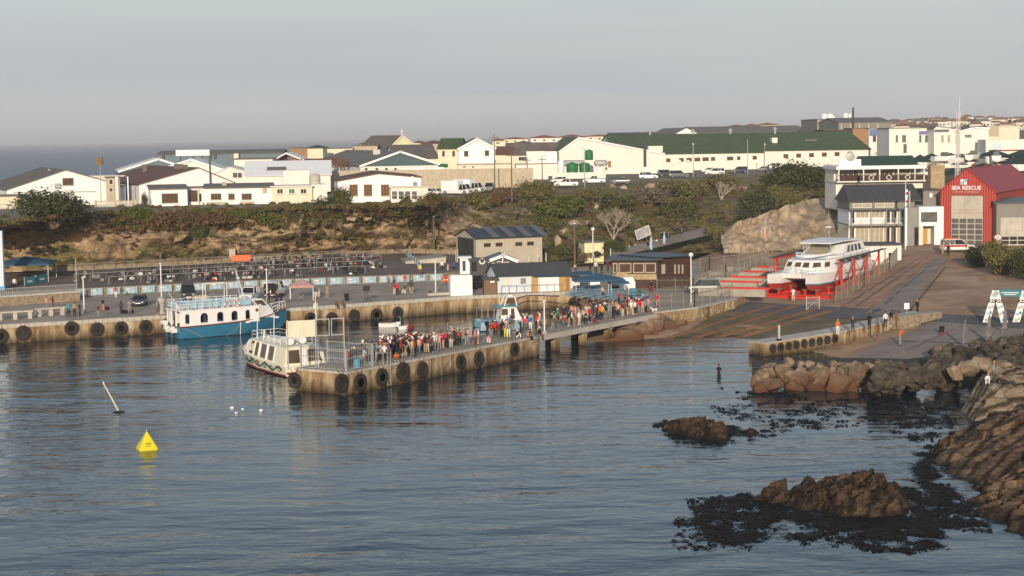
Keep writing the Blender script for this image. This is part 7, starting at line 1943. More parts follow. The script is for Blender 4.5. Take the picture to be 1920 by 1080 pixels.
for i in range(6):board('blue_fence_banner','blue mesh fence panel beside the grey ramp, %s from the top'%nth(i+1),761+i*4.6,480+i*4.2,765.2+i*4.6,484+i*4.2,3.75-i*.05,1.0,'pale_blue')
p=at(790,494,3.7);t=thing('ramp_block','pale concrete ramp block beside the blue mesh fence','ramp',p,R(10));a=MB();a.prism([(-2.5,-.2),(4,-.2),(4,.9),(-2.5,.35)],0,7,'pale_concrete','y');a.obj('block',t);a=MB();a.prism([(-2.6,.36),(4.1,.91),(4.1,1.0),(-2.6,.45)],-.1,7.1,'concrete','y');a.obj('top',t)
for px in(829,905):
 board('orange_barrier','orange barrier board %s the white container'%('left of' if px<850 else 'right of'),px,531 if px<850 else 522,px+15,530 if px<850 else 521,2.33,1.0,'orange')
 # blue tent at the left edge and white mast
def peak_tent(name,label,px,py,z,w,h,ph,m,D=None,cat='tent'):
 p=at(px,py,z);D=D or w;t=thing(name,label,cat,p,R(6))
 a=MB();e=.12
 a.add([(-w/2,-D/2,h),(w/2,-D/2,h),(w/2,D/2,h),(-w/2,D/2,h),(0,0,h+ph),(-w/2,-D/2,h-.25),(w/2,-D/2,h-.25),(w/2,D/2,h-.25),(-w/2,D/2,h-.25),(0,0,h+ph-.1)],[(0,1,4),(1,2,4),(2,3,4),(3,0,4),(0,1,6,5),(1,2,7,6),(2,3,8,7),(3,0,5,8),(5,6,9),(6,7,9),(7,8,9),(8,5,9)],m);a.obj('canopy',t)
 for x in(-w/2+e,w/2-e):
  for y in(-D/2+e,D/2-e):a=MB();a.tube((x,y,0),(x,y,h),.04,'white_paint',5);a.obj('leg',t)
 return t
peak_tent('blue_tent','dark blue shade tent below the cliff at the left edge',48,525,3.8,8.0,2.6,.9,'canopy_blue')
t=peak_tent('gazebo','faded pink pop up gazebo with medical table on the quay',566,562,2.31,3.3,2.0,.8,'fabric_pink');a=MB();a.box(-.8,.6,-.3,.3,.7,.75,'brown_wood');a.tube((-.7,0,0),(.4,0,.7),.03,'galv',4);a.tube((.4,0,0),(-.7,0,.7),.03,'galv',4);a.obj('table',t)
peak_tent('blue_canopy','broad dark blue shade canopy over the picnic tables',1122,552,2.34,6.8,2.1,.75,'canopy_blue',3.6)
peak_tent('blue_canopy','small dark blue canopy joined right of the broad one',1160,553,2.34,2.6,1.8,.25,'canopy_blue',2.4)
t=thing('white_pillar','tall pale blue white pillar cut by the left edge','pillar',at(-2,545,3.5));a=MB();a.box(-1.2,.72,0,.6,0,8.3,'pale_blue_wall');a.obj('column',t);a=MB();a.box(-1.3,.85,-.1,.7,-.4,.6,'drum_blue');a.obj('base',t)
t=thing('round_bale','pale round bale beside the gazebo','bale',at(594,558,2.31));a=MB();a.lathe([(.5,-.5),(.62,-.4),(.62,.4),(.5,.5)],'pale_concrete',16,(0,0,.62),'x');a.obj('roll',t)
# loudspeakers on stands
for i,px in enumerate((685,690)):
 t=thing('loudspeaker',['black loudspeaker on a tripod, left of the pair on the quay','black loudspeaker on a tripod, right of the pair on the quay'][i],'loudspeaker',at(px,566,2.31));a=MB();a.box(-.26,.26,-.22,.22,1.45,2.15,'black');a.obj('cabinet',t);a=MB();a.tube((0,0,.3),(0,0,1.45),.035,'dark_steel',5);a.obj('pole',t)
 for k in range(3):a=MB();a.tube((.55*math.cos(k*2.1),.55*math.sin(k*2.1),0),(0,0,.6),.025,'dark_steel',4);a.obj('leg',t)
t=thing('waste_bin','black waste bin on the quay left of the loudspeakers','bin',at(650,564,2.31));a=MB();a.lathe([(.26,0),(.32,.8),(.34,.82)],'black',12);a.obj('body',t);a=MB();a.lathe([(.36,.83),(.3,.95),(.05,1.0)],'black',12);a.obj('lid',t)
# lamp posts
def lamp(px,py,z,top,label,globe=False,m='white_paint',r=.09):
 t,h=mast('lamp_post',px,py,z,top,label,m=m,r=r,r2=r*.8)
 a=MB()
 if globe:a.lathe([(.02,0),(.22,.08),(.3,.3),(.22,.5),(.02,.58)],'white_paint',12,(0,0,h))
 else:a.box(-.14,.14,-.25,.25,h,h+.16,'lamp_glass')
 a.obj('lamp_head',t);a=MB();a.box(-.22,.22,-.22,.22,-.05,.3,'concrete');a.obj('base',t)
for px,py,z,top,lab in((158,587,2.31,522,'white lamp post on the quay beside the concrete bench'),(303,562,2.31,495,'white lamp post behind the stern of the blue ferry'),(501,565,2.31,506,'white post beside the open ambulance'),(817,549,2.31,490,'white lamp post left of the white container'),(1021,626,2.2,566,'white pole among the crowd on the pier')):lamp(px,py,z,top,lab)
lamp(814,474,4.0,407,'wooden lamp pole standing before the cliff',m='pole_wood',r=.16)
for px,py,z,top,lab in((1296,572,2.4,482,'white globe lamp post by the palisade fence'),(1112,480,4.6,433,'white short globe lamp above the cream hut')):lamp(px,py,z,top,lab,True)
lamp(1078,500,3.2,420,'wooden power pole left of the cream hut',m='pole_wood',r=.15)
lamp(1697,470,4.8,432,'short white lamp before the grey offices')if False else None
for px,py,top,lab,solar in((1096,349,280,'solar lamp post by the green tanks',1),(1402,328,260,'solar lamp post over the cars on the right',1),(1300,333,272,'lamp post with globe before the green roof',0),(1434,322,272,'thin lamp post left of the far parked cars',0),(989,352,295,'wooden pole by the tank yard',2),(1017,352,294,'second wooden pole by the tank yard',2),(928,360,252,'tall wooden power pole beside the two storey house',2),(960,375,285,'tall leaning wooden pole above the hillside',2)):
 t,h=mast('lamp_post' if solar<2 else 'power_pole',px,py,12.5,top,lab,cat='lamp post' if solar<2 else 'pole',m='galv' if solar<2 else 'pole_wood',r=.1 if solar<2 else.14,r2=.08)
 a=MB()
 if solar==1:a.box(-.75,.75,-.5,.5,-.03,.03,'slate_panel',Matrix.Translation((0,0,h))@Matrix.Rotation(R(35),4,'Y'));a.obj('solar_panel',t)
 elif solar==0:a.lathe([(.02,0),(.22,.1),(.25,.3),(.02,.5)],'white_paint',10,(0,0,h));a.obj('lamp_head',t)
 else:a.box(-.9,.9,-.08,.08,h-.7,h-.55,'pole_wood');a.obj('crossarm',t)
 # concrete benches, raised walk and railing at the left
for i,(x0,x1,y)in enumerate(((-8,62,601),(66,122,594))):
 p,q=at(x0,y,2.31),at(x1,y-4,2.31);d=q-p;t=thing('concrete_bench',['long concrete bench at the left edge of the quay','concrete bench right of the first beside the teal shirted person'][i],'bench',p,math.atan2(d.y,d.x));L_=d.length
 a=MB();a.box(0,L_,-.25,.25,.85,1.05,'pale_concrete');a.obj('seat',t)
 for k in range(3):a=MB();x=.3+k*(L_-.9)/2;a.box(x,x+.45,-.2,.2,-.02,.845,'pale_concrete');a.obj('leg',t)
p,q=at(-120,583,2.3),at(150,564,2.3);d=q-p;t=thing('raised_walk','pale raised concrete walk with slatted railing at the left edge','walkway',p,math.atan2(d.y,d.x));L_=d.length
a=MB();a.box(0,L_,0,3,-.1,1.15,'stone_wall');a.obj('wall',t);a=MB();a.box(-.1,L_+.1,-.15,3,1.16,1.4,'pale_concrete');a.obj('slab',t)
a=MB();n=int(L_/.28)
for i in range(n):a.box(L_*i/n,L_*i/n+.06,.3,.36,1.4,2.25,'galv')
a.box(0,L_,.29,.37,2.25,2.32,'galv');tag(a.obj('railing',t),kind='stuff')
a=MB();a.tube((L_-.3,.3,1.3),(L_-.3,.3,5.8),.06,'galv',5);a.obj('post',t)
# bollards, rusty winch, bags
t=thing('capstan','rusty old capstan wrapped in sheet at the ferry stern','capstan',at(303,588,2.31));a=MB();a.lathe([(.6,0),(.6,.15),(.35,.25),(.42,1.2),(.55,1.5),(.4,2.0),(.1,2.1)],'pale_concrete',14);a.obj('drum',t);a=MB();a.lathe([(.8,-.3),(.8,.0)],'rust',14);a.obj('base',t)
t=thing('bollard_pair','low rusty mooring bollards on the quay edge by the tyres','bollard',at(637,574,2.31),R(35));
for x in(-.5,.4):a=MB();a.lathe([(.2,0),(.16,.1),(.15,.5),(.24,.56),(.2,.68),(.02,.72)],'rust',10,(x,0,0));a.obj('post',t)
for i,(px,py)in enumerate(((233,587),(239,588),(200,581),(246,587))):o=mobj('kit_bag',BAG,None,at(px,py,2.31),R(30*i),1.3);override(o,0,'cloth_maroon' if i==2 else 'cloth_black');tag(o,['black sports bag, left of three on the quay','black sports bag, middle of three on the quay','maroon bag behind the tall person on the quay','black sports bag, right of three beside the dark sedan'][i],'bag','bags on the quay')
p=at(375,566,2.31);t=thing('pallet_box','pale wooden crate beside the dark grey van','crate',p,R(30));a=MB();a.box(-.9,.9,-.5,.5,.12,.9,'tan_wall');a.obj('crate',t)
for x in(-.7,0,.7):a=MB();a.box(x-.08,x+.08,-.5,.5,0,.115,'brown_wood');a.obj('skid',t)
p=at(406,568,2.31);t=thing('boarding_frame','white boarding gangway frame behind the blue ferry','gangway',p,R(30));a=MB();rail(a,[(-1.5,0,0),(1.5,0,0)],2.6,'white_paint',.05,0);rail(a,[(-1.5,1,0),(1.5,1,0)],2.6,'white_paint',.05,0);a.obj('frame',t);a=MB();a.box(-1.4,1.4,0,1,.3,.4,'pale_wood');a.obj('platform',t)
t=thing('lamp_plinth','long low concrete plinth at the foot of the quay lamp post','plinth',at(830,553,2.31),R(20));a=MB();a.box(-2.2,2.2,-.3,.3,0,.35,'pale_concrete');a.obj('block',t);a=MB();a.box(-1.9,-1.6,-.2,.2,.36,.6,'dark_steel');a.obj('cleat',t)
# ------------------------------------------------------------------ pier head furniture (pier-local)
def pthing(name,label,cat,s,t_,rz=0,group=None):return thing(name,label,cat,PB+pe*s+V((-pe.y,pe.x,0))*t_+V((0,0,2.205)),PYAW+rz,group)
def grille(t,L_,h,n,m,z0=.1):
 n=int(n*.6)
 a=MB()
 for z in(z0,z0+h*.55,z0+h):a.box(0,L_,-.03,.03,z,z+.06,m)
 a.obj('rails',t);a=MB()
 for i in range(n):a.box(L_*i/(n-1)-.011,L_*i/(n-1)+.011,-.011,.011,z0,z0+h,m)
 tag(a.obj('bars',t),kind='stuff')
 for x in(0,L_):a=MB();a.box(x-.06,x+.06,-.07,.07,0,h+.25,m);a.obj('post',t)
t=pthing('pier_gate','tall galvanised bar gate across the pier beside the crowd','gate',4.3,.2,R(90));grille(t,5.6,2.0,40,'galv')
t=pthing('pier_railing','bar railing along the near edge of the pier head','railing',.3,.2);grille(t,3.9,1.9,26,'galv')
t=pthing('pier_railing','bar railing along the seaward end of the pier head','railing',.25,.3,R(90));grille(t,5.4,1.9,30,'galv')
t=pthing('steel_gantry','white notice panel in a tall steel frame above the pier head','gantry',1.2,4.4,R(-35))
for x in(-2.9,-.2,2.6):a=MB();a.box(x-.05,x+.05,-.05,.05,0,4.7,'galv');a.obj('post',t)
a=MB();a.box(-3.0,-.25,-.04,.04,3.0,4.6,'cream_wall');a.obj('panel',t);a=MB()
for x0,x1 in((-.15,1.2),(1.35,2.6)):
 a.box(x0,x1,-.03,.03,4.55,4.65,'galv');a.box(x0,x1,-.03,.03,3.0,3.1,'galv');a.box(x0,x0+.08,-.03,.03,3.1,4.55,'galv');a.box(x1-.08,x1,-.03,.03,3.1,4.55,'galv')
a.obj('open_frame',t)
t=pthing('light_mast','slim white mast with lamp at the pier head','mast',1.8,4.9);a=MB();a.tube((0,0,0),(-.2,0,6.8),.07,'white_paint',6,.04);a.obj('pole',t);a=MB();a.box(-.35,-.0,-.12,.12,5.6,6.1,'white_paint');a.obj('lamp',t)
t=pthing('blue_drum','pale blue plastic drum inside the pier head railing','drum',2.6,.8);a=MB();a.lathe([(.29,0),(.31,.05),(.3,.3),(.32,.33),(.3,.6),(.32,.63),(.31,.92),(.28,.96)],'drum_blue',16);a.obj('body',t);a=MB();a.lathe([(.27,.97),(.27,.99),(.01,.99)],'black',16);a.obj('lid',t)
k,z=onfac(V((PB.x,PB.y,0)),PYAW,729,690)
t=pthing('pier_ladder','steel ladder with hand loop down the pier face','ladder',k-.1,-.12);a=MB();a.box(-.28,-.22,-.03,.03,-2.1,1.15,'galv');a.box(.22,.28,-.03,.03,-2.1,1.15,'galv');a.obj('stile',t)
for i in range(8):a=MB();a.box(-.22,.22,-.02,.02,-2.0+i*.38,-1.96+i*.38,'galv');a.obj('rung',t)
a=MB();a.path([(-.25,0,1.15),(-.25,.9,1.15),(-.9,.9,1.15),(-.9,0,1.15),(-.25,0,1.15)],.03,'galv');a.path([(-.9,0,1.15),(-.9,0,0)],.03,'galv');a.path([(-.9,.9,1.15),(-.9,.9,0)],.03,'galv');a.obj('hand_loop',t)
k,z=onfac(V((PB.x,PB.y,0)),PYAW,846,645);t=pthing('service_box','pale concrete service box on the pier','box',k+2,PW-1.6);a=MB();a.box(-.9,.9,-.4,.4,0,1.5,'pale_concrete');a.obj('box',t);a=MB();a.box(-.2,.75,-.44,-.41,.2,1.2,'grey_wall');a.obj('panel',t)
t=pthing('white_trough','long white water trough behind the people on the pier','trough',k+6,PW-.9);a=MB();a.box(-2,2,-.35,.35,.05,.95,'white_wall');a.obj('body',t);a=MB();a.box(-2.05,2.05,-.4,.4,.951,1.0,'pale_blue_wall');a.obj('rim',t)
# palisade fences
def palisade(P,h,label,m='fence_steel',step=.27,posts=2.6):
 t=thing('palisade_fence',label,'fence',(0,0,0))
 a=MB();b_=MB()
 for p,q in zip(P[:-1],P[1:]):
  d=q-p;L_=math.hypot(d.x,d.y);n=max(1,int(L_/step))
  for i in range(n):
   c=p+d*(i/n);a.tube(c+V((0,0,.08)),c+V((0,0,h)),.02,m,3);
  for z in(.35,h-.35):b_.bar(p+V((0,0,z)),q+V((0,0,z)),.06,m)
  n=max(1,round(L_/posts))
  for i in range(n+1):c=p+d*(i/n);k=MB();k.box(-.05,.05,-.05,.05,-.1,h+.05,m);o=k.obj('post',t);o.location=c
 tag(a.obj('pales',t),kind='stuff');b_.obj('rails',t)
palisade([V((17.9,212.6,2.5)),V((22.6,217.1,2.5)),V((28.6,227.6,2.5))],1.9,'galvanised palisade fence on the sea wall beside the slipway')
palisade([PB+pe*21.5+V((-pe.y,pe.x,0))*(PW-.3)+V((0,0,2.2)),PB+pe*27+V((-pe.y,pe.x,0))*(PW-.3)+V((0,0,2.2))],2.0,'short bright palisade fence on the pier before the skiff')
palisade([at(1232,548,2.35),at(1300,548,2.4),at(1360,520,2.8),at(1440,496,3.3)],2.0,'palisade fence between restaurant and slip beams')
palisade([at(1258,516,2.5),at(1330,505,2.7),at(1440,490,3.6)],2.0,'rear palisade fence behind the slip beams')
palisade([at(1567,568,yard_z(1567,567)),at(1620,537,yard_z(1620,537)),at(1668,508,yard_z(1668,508)),at(1682,490,yard_z(1682,490))],2.1,'palisade fence rising along the sandy track beside the cradle')
p=at(1512,583,yard_z(1512,583));t=thing('yard_gate','open bar gate leaf standing beside the asphalt strip','gate',p,R(10));grille(t,1.7,1.6,12,'galv');a=MB();a.bar((0,-.02,.15),(1.7,-.02,1.6),.05,'galv');a.obj('brace',t)
# posts along path by the restaurant
for i,(px,py)in enumerate(((1145,487),(1163,483),(1180,480),(1191,478),(992,500),(1009,497),(1024,496))):
 t=thing('white_post','slim pale post along the hill path, %s of the row'%nth(i+1),'post',at(px,py,3.6),0,'posts along the path');a=MB();a.tube((0,0,-.2),(0,0,1.75),.07,'pale_blue_wall',6);a.obj('shaft',t);a=MB();a.lathe([(.09,1.75),(.09,1.85),(.01,1.88)],'galv',6);a.obj('cap',t)
 # tilted billboard and feather flags on the path
p=at(1206,468,4.2);t=thing('billboard','tilted billboard with grey picture beside the hill path','billboard',p,R(-18))
M_=Matrix.Translation((0,0,2.9))@Matrix.Rotation(R(-22),4,'Y')@Matrix.Rotation(R(-25),4,'X')
a=MB();a.box(-1.25,1.25,-.05,.05,-.85,.85,'sign_picture',M_);a.obj('picture',t);a=MB()
for x0,x1,z0,z1 in((-1.33,1.33,-.93,-.85),(-1.33,1.33,.85,.93),(-1.33,-1.25,-.85,.85),(1.25,1.33,-.85,.85)):a.box(x0,x1,-.07,.06,z0,z1,'white_paint',M_)
a.obj('frame',t);a=MB();a.tube((-.3,.1,-.3),(-.2,.1,2.7),.06,'brown_wood');a.tube((.7,.1,-.3),(.6,.1,2.6),.06,'brown_wood');a.obj('leg',t)
def feather(px,py,z,h,label,m='pale_blue',lean=.3):
 t=thing('feather_flag',label,'flag',at(px,py,z),R(rnd.uniform(-20,20)),'feather flags')
 pts=[(0,0,0),(.02,0,h*.5),(lean*.4,0,h*.85),(lean,0,h)]
 a=MB();a.path(pts,.02,'galv',4);a.obj('pole',t)
 a=MB();n=10;vs=[]
 for i in range(n+1):
  f=i/n;z_=h*(.2+.8*f);x=0 if f<.4 else lean*((f-.4)/.6)**2;w=.42*math.sin(min(1,(1-f)*1.6+.06)*math.pi/2)
  vs+=[(x+.03,.03*math.sin(i),z_),(x+.03+w,.06*math.sin(i*.9),z_-.1)]
 a.add(vs,[(2*i,2*i+2,2*i+3,2*i+1)for i in range(n)],m);a.obj('cloth',t)
feather(1218,474,4.0,2.9,'pale blue feather flag beside the billboard');feather(1243,466,4.3,2.9,'second pale blue feather flag up the path')
for i,(px,py)in enumerate(((1806,652),(1850,642),(1880,625))):feather(px,py,yard_z(px,py)+.1,3.0,'dark feather flag on the boat ramp, %s from the left'%nth(i+1),'grey_panel')
for i,(px,py)in enumerate(((1645,632),(1681,618))):t=thing('jetty_post',['rusty steel post on the jetty, left of two','rusty steel post on the jetty, right of two'][i],'post',at(px,py,1.3));a=MB();a.tube((0,0,-.3),(0,0,2.1),.09,'rust',8);a.obj('shaft',t);a=MB();a.lathe([(.12,2.1),(.12,2.2),(.02,2.24)],'rust',8);a.obj('cap',t)
t=thing('mooring_post','pale post on a dark base at the seaward end of the jetty','post',JET[0]+V((1.7,1.5,1.5)));a=MB();a.tube((0,0,.2),(0,0,1.75),.14,'pale_concrete',10);a.obj('post',t);a=MB();a.lathe([(.32,0),(.3,.12),(.2,.25)],'black',12);a.obj('base',t)
t=thing('ramp_bin','black bin with red base on the boat ramp','bin',at(1766,625,yard_z(1766,625)+.12));a=MB();a.lathe([(.24,.12),(.3,.75),(.26,.8)],'black',12);a.obj('body',t);a=MB();a.box(-.4,.4,-.3,.3,0,.11,'maroon');a.obj('base',t)
t=thing('notice_post','white notice on a post at the top of the jetty','sign',at(1700,592,2.2));a=MB();a.tube((0,0,0),(0,0,1.5),.04,'galv',6);a.obj('post',t);a=MB();a.box(-.3,.3,-.05,-.02,.8,1.5,'white_clean');a.obj('board',t)
t=thing('ramp_block','pale concrete end block at the top of the jetty','block',at(1680,608,1.9),R(38));a=MB();a.box(0,7.5,-.6,1.2,-.6,.85,'stone_wall');a.obj('block',t);a=MB();a.box(.1,7.4,-.5,1.1,.851,.92,'concrete');a.obj('top',t)
for px,py,lab,rr in((1836,473,'round white road sign before the grey garage',1),(1866,473,'red stop sign before the red station',0)):
 t=thing('road_sign',lab,'sign',at(px+(35 if rr else 0)-(0 if rr else 0),py,5.2));a=MB();a.tube((0,0,-.4),(0,0,2.3),.05,'galv',6);a.obj('post',t);a=MB();a.lathe([(.01,-.03),(.36,-.03),(.36,.0),(.01,.0)],'white_paint' if rr else 'tail_red',8 if not rr else 16,(0,-.06,2.3),'y');a.obj('disc',t);a=MB();a.box(-.08,.08,-.11,-.095,2.1,2.5,'tail_red' if rr else 'white_paint');a.obj('symbol',t)
 # inflatable finish arch
p=at(1866,604,yard_z(1866,604)+.1);t=thing('finish_arch','inflatable white race arch with two splayed towers and blue top banner','arch',p,R(-14));t.scale=(.92,.92,.92)
KW={}
def tower(cx,tilt):
 for sx in(-1,1):
  a=MB();n=6;rings=[]
  for i in range(n+1):
   f=i/n;x=cx+sx*(1.05*(1-f)+.02);z=4.0*f;w=.42-.08*f
   rings.append([(x-w,-.45,z),(x+w,-.45,z),(x+w,.45,z),(x-w,.45,z)])
  a.loft(rings,'white_clean');a.obj('arch_leg',t)
  for i in range(5):
   if i in(3,):continue
   f=(i+.5)/5.2;x=cx+sx*(1.05*(1-f));a=MB();a.box(x-.3,x+.02,-.48,-.455,4*f-.28,4*f+.1,'pale_blue' if(i+(sx>0))%2 else 'steel');a.box(x+.06,x+.3,-.48,-.455,4*f-.1,4*f+.25,'banner_teal' if i%2 else 'steel');a.obj('logo_patch',t)
  text_mesh('lettering','R2S',.58,'black',t,(cx+sx*.42,-.50,2.62),bold=.02,depth=.008)
tower(0,0);tower(3.5,0)
a=MB();a.box(.36,3.12,-.4,.4,3.2,4.02,'banner_teal');a.obj('top_banner',t);a=MB();a.box(.7,2.7,-.42,-.405,3.62,3.72,'white_paint');a.box(1.0,2.4,-.42,-.405,3.4,3.48,'white_paint');a.obj('banner_print',t)
# picnic tables
pt_={}
a=MB();a.box(-.95,.95,-.35,.35,.70,.76,'table_blue');pt_['table_top']=a.mesh('table_top')
a=MB();a.box(-.95,.95,-.14,.14,.42,.47,'table_blue');pt_['seat']=a.mesh('seat')
a=MB();a.bar((0,-.7,0),(0,-.1,.72),.07,'table_blue');a.bar((0,.7,0),(0,.1,.72),.07,'table_blue');a.bar((0,-.75,.42),(0,.75,.42),.06,'table_blue');pt_['leg_frame']=a.mesh('leg_frame')
n=0
for r in range(3):
 for c in range(6):
  px=1074+c*20.5+r*9;py=557+c*2.2-r*6+(r==0)*1
  t=thing('picnic_table','pale blue picnic table, %s along the %s row from the water'%(nth(c+1),nth(r+1)),'picnic table',at(px,py,2.33),R(28+rnd.uniform(-6,6)),'picnic tables');mobj('table_top',pt_['table_top'],t);mobj('seat',pt_['seat'],t,(0,-.68,0));mobj('seat',pt_['seat'],t,(0,.68,0));mobj('leg_frame',pt_['leg_frame'],t,(-.7,0,0));mobj('leg_frame',pt_['leg_frame'],t,(.7,0,0))
for i,(px,py,w,h,m,lab)in enumerate(((1116,540,1.4,1.2,'white_clean','white menu board under the blue canopy'),(1178,546,2.0,1.6,'white_clean','white food cart right of the canopy'),(1166,541,2.2,2.0,'hay','rounded beige food trailer behind the white cart'))):
 t=thing('food_cart',lab,'cart',at(px,py,2.33),R(10));a=MB();a.prism([(-w/2,.35),(w/2,.35),(w/2,h*.8),(w*.3,h+.3),(-w*.3,h+.3),(-w/2,h*.8)],0,1.1,m,'y');a.obj('body',t)
 for x in(-w*.3,w*.3):a=MB();a.lathe([(.02,-.05),(.2,-.05),(.2,.05),(.02,.05)],'tyre_rubber',10,(x,.1,.2),'y');a.obj('wheel',t)
for i in range(5):t=thing('blue_barrel','blue barrel by the picnic tables, %s from the left'%nth(i+1),'barrel',at(1186+i*5,553+i*2.2,2.33),0,'blue barrels');a=MB();a.lathe([(.28,0),(.3,.3),(.3,.6),(.28,.9)],'drum_blue',12);a.obj('body',t);a=MB();a.lathe([(.26,.9),(.27,.93),(.02,.93)],'canopy_blue',12);a.obj('lid',t)
# hose along the quay wall
t=thing('black_hose','black hose arching down the quay wall behind the cabin boat','hose',(0,0,0));a=MB()
hp=[(953,576,1.0),(962,567,1.6),(972,558,2.2),(985,554,2.45),(1005,553,2.5),(1030,554,2.4),(1048,554.5,2.4)]
a.path([at(x,y,z)+V((0,-.6,0))for x,y,z in hp],.07,'black',6);a.obj('tube',t)
# black pipes hanging down the cliff
for i,P in enumerate((((744,384),(745,420),(742,440),(734,455),(740,468),(752,472)),((745,420),(749,445),(756,465)),((800,400),(785,430),(768,455),(760,466)),((456,392),(462,420),(470,450),(478,478)),((372,440),(376,470),(370,488)))):
 t=thing('hanging_pipe','thin black pipe hanging down the cliff face, %s listed from the gabled house'%nth(i+1),'pipe',(0,0,0),group='pipes on the cliff');a=MB()
 pts=[]
 for x,y in P:
  yb,zb=lerp_curve(CD2,x);pts.append(atY(x,y,at(x,yb,zb).y-1.8))
 a.path(pts,.08,'black',5);a.obj('tube',t)
 # ------------------------------------------------------------------ on the water
p=at(276,842,0);t=thing('race_buoy','yellow inflatable pyramid race buoy on the near water','buoy',p,R(24));w=1.05;t.scale=(.72,.72,.9)
a=MB();vs=[];k=.93
rings=[]
for z,s in((-.12,.93),(.0,1.0),(.12,.98),(.5,.72),(1.0,.40),(1.45,.10),(1.55,.03)):
 ww=w*s;c=ww*.82;rings.append([(-ww,-c,z),(-c,-ww,z),(c,-ww,z),(ww,-c,z),(ww,c,z),(c,ww,z),(-c,ww,z),(-ww,c,z)])
a.loft(rings,'yellow');a.obj('body',t,smooth=False)
a=MB();a.tube((0,0,1.5),(0,0,1.75),.025,'white_paint',5);a.obj('peak',t)
a=MB();q=[]
for i in range(14):f=i/13;q.append((-.28+.56*f,.52+.16*abs(math.sin(f*9))-.05))
M_=Matrix.Translation((0,-w*.76,.0))@Matrix.Rotation(R(-34),4,'X')
for(x0,z0),(x1,z1)in zip(q[:-1],q[1:]):
 b0,b1=V((x0,-w*(.99-.56*(z0-.05))-.02,z0)),V((x1,-w*(.99-.56*(z1-.05))-.02,z1));a.tube(b0,b1,.022,'black',4)
for i in range(3):a.tube((-.25+i*.2,-w*.80-.02,.37),(-.12+i*.2,-w*.80-.02,.37),.03,'black',4)
a.obj('emblem',t)
p=at(223,773,0);t=thing('spar_float','leaning pale spar on a dark float in the left water','float',p);a=MB();a.tube((0,0,.05),(-1.25,0,2.55),.07,'cream_wall',6,.05);a.obj('spar',t);a=MB();a.lathe([(.5,-.06),(.55,.03),(.3,.1),(.05,.16)],'black',12);a.obj('float',t);a=MB();a.tube((-1.25,0,2.5),(-1.3,0,2.75),.06,'white_paint',6);a.obj('tip',t);a=MB();a.path([(-1.28,0,2.6),(-1.2,.1,1.2),(-1.15,.2,0.02)],.012,'rope',4);a.path([(-1.28,0,2.7),(-2.2,.4,4.2)],.01,'rope',4);a.obj('line',t)
for i,(px,py,s)in enumerate(((435,766,1),(455,768,.7),(443,775,.8),(490,771,1.15))):
 t=thing('mooring_buoy','small white mooring float, %s of four from the left on open water'%nth([1,3,2,4][i]),'float',at(px,py,0),R(20*i),'white mooring floats');t.scale=(s*.55,s*.55,s*.55);a=MB();a.lathe([(.08,-.34),(.2,-.28),(.24,0),(.2,.28),(.08,.34)],'white_paint',12,(0,0,.1),'x');a.obj('body',t,smooth=True);a=MB();a.torus((.4,0,.1),.07,.02,'black',8,4);a.obj('ring',t)
 # ------------------------------------------------------------------ vegetation
def leaf_cloud(n,rx,ry,rz,size,seed,lumps=7,shell=.55,zmin=-.2):
 """leaf-sized faces through an uneven crown made of several lobes"""
 r=np.random.default_rng(seed)
 L_=[]
 for i in range(lumps):
  a=r.uniform(0,6.283);q=r.uniform(.15,.62);L_.append((q*math.cos(a),q*math.sin(a),r.uniform(.0,.55),r.uniform(.32,.55)))
 k=r.integers(0,lumps,n);C=np.array(L_)[k]
 d=r.normal(size=(n,3));d/=np.linalg.norm(d,axis=1)[:,None];d[:,2]=np.where(d[:,2]<zmin,-d[:,2],d[:,2])
 rad=C[:,3]*(shell+(1-shell)*r.random(n)**.6)*(1+.25*r.normal(size=n)*.5)
 P=(C[:,:3]+d*rad[:,None])*np.array([rx,ry,rz])
 nrm=d+r.normal(size=(n,3))*.55;nrm/=np.linalg.norm(nrm,axis=1)[:,None]
 t=np.cross(nrm,r.normal(size=(n,3)));t/=np.linalg.norm(t,axis=1)[:,None];b=np.cross(nrm,t)
 s=size*r.uniform(.6,1.4,n)[:,None]
 q=np.stack([P-t*s*.9,P-b*s*.45+nrm*s*.15,P+t*s,P+b*s*.45+nrm*s*.15],1)
 return q.reshape(-1,3)
def cloud_mesh(name,Q,mat,extra=None):
 n=len(Q)//4
 me=bpy.data.meshes.new(name);me.vertices.add(n*4);me.vertices.foreach_set('co',Q.astype(np.float32).ravel())
 me.loops.add(n*4);me.loops.foreach_set('vertex_index',np.arange(n*4,dtype=np.int32));me.polygons.add(n);me.polygons.foreach_set('loop_start',np.arange(0,n*4,4,dtype=np.int32));me.polygons.foreach_set('loop_total',np.full(n,4,dtype=np.int32))
 me.update();me.validate();me.materials.append(MT[mat]);return me
def stem_mesh(h,seed,spread=.5,m='bark',n=5):
 r=random.Random(seed);a=MB()
 for i in range(n):
  t=6.283*i/n+r.uniform(-.4,.4);q=V((spread*math.cos(t),spread*math.sin(t),h*r.uniform(.6,1.0)));mid=q*.5+V((r.uniform(-.1,.1),r.uniform(-.1,.1),.1));a.tube((0,0,-.4),mid,.07,m,5,.05);a.tube(mid,q,.05,m,5,.02)
 return a.mesh('stems')
LV={}
def crown(kind,mat,seed):
 k=(kind,mat,seed)
 if k not in LV:
  if kind=='tree':Q=leaf_cloud(5200,1,1,1,.05,seed,22,.45)
  elif kind=='fine':Q=leaf_cloud(2600,1,1,1,.055,seed,12,.4)
  else:Q=leaf_cloud(2400,1,1,1,.065,seed,12,.45)
  LV[k]=cloud_mesh('crown',Q,mat)
 return LV[k]
STM=[stem_mesh(.7,i)for i in range(4)]
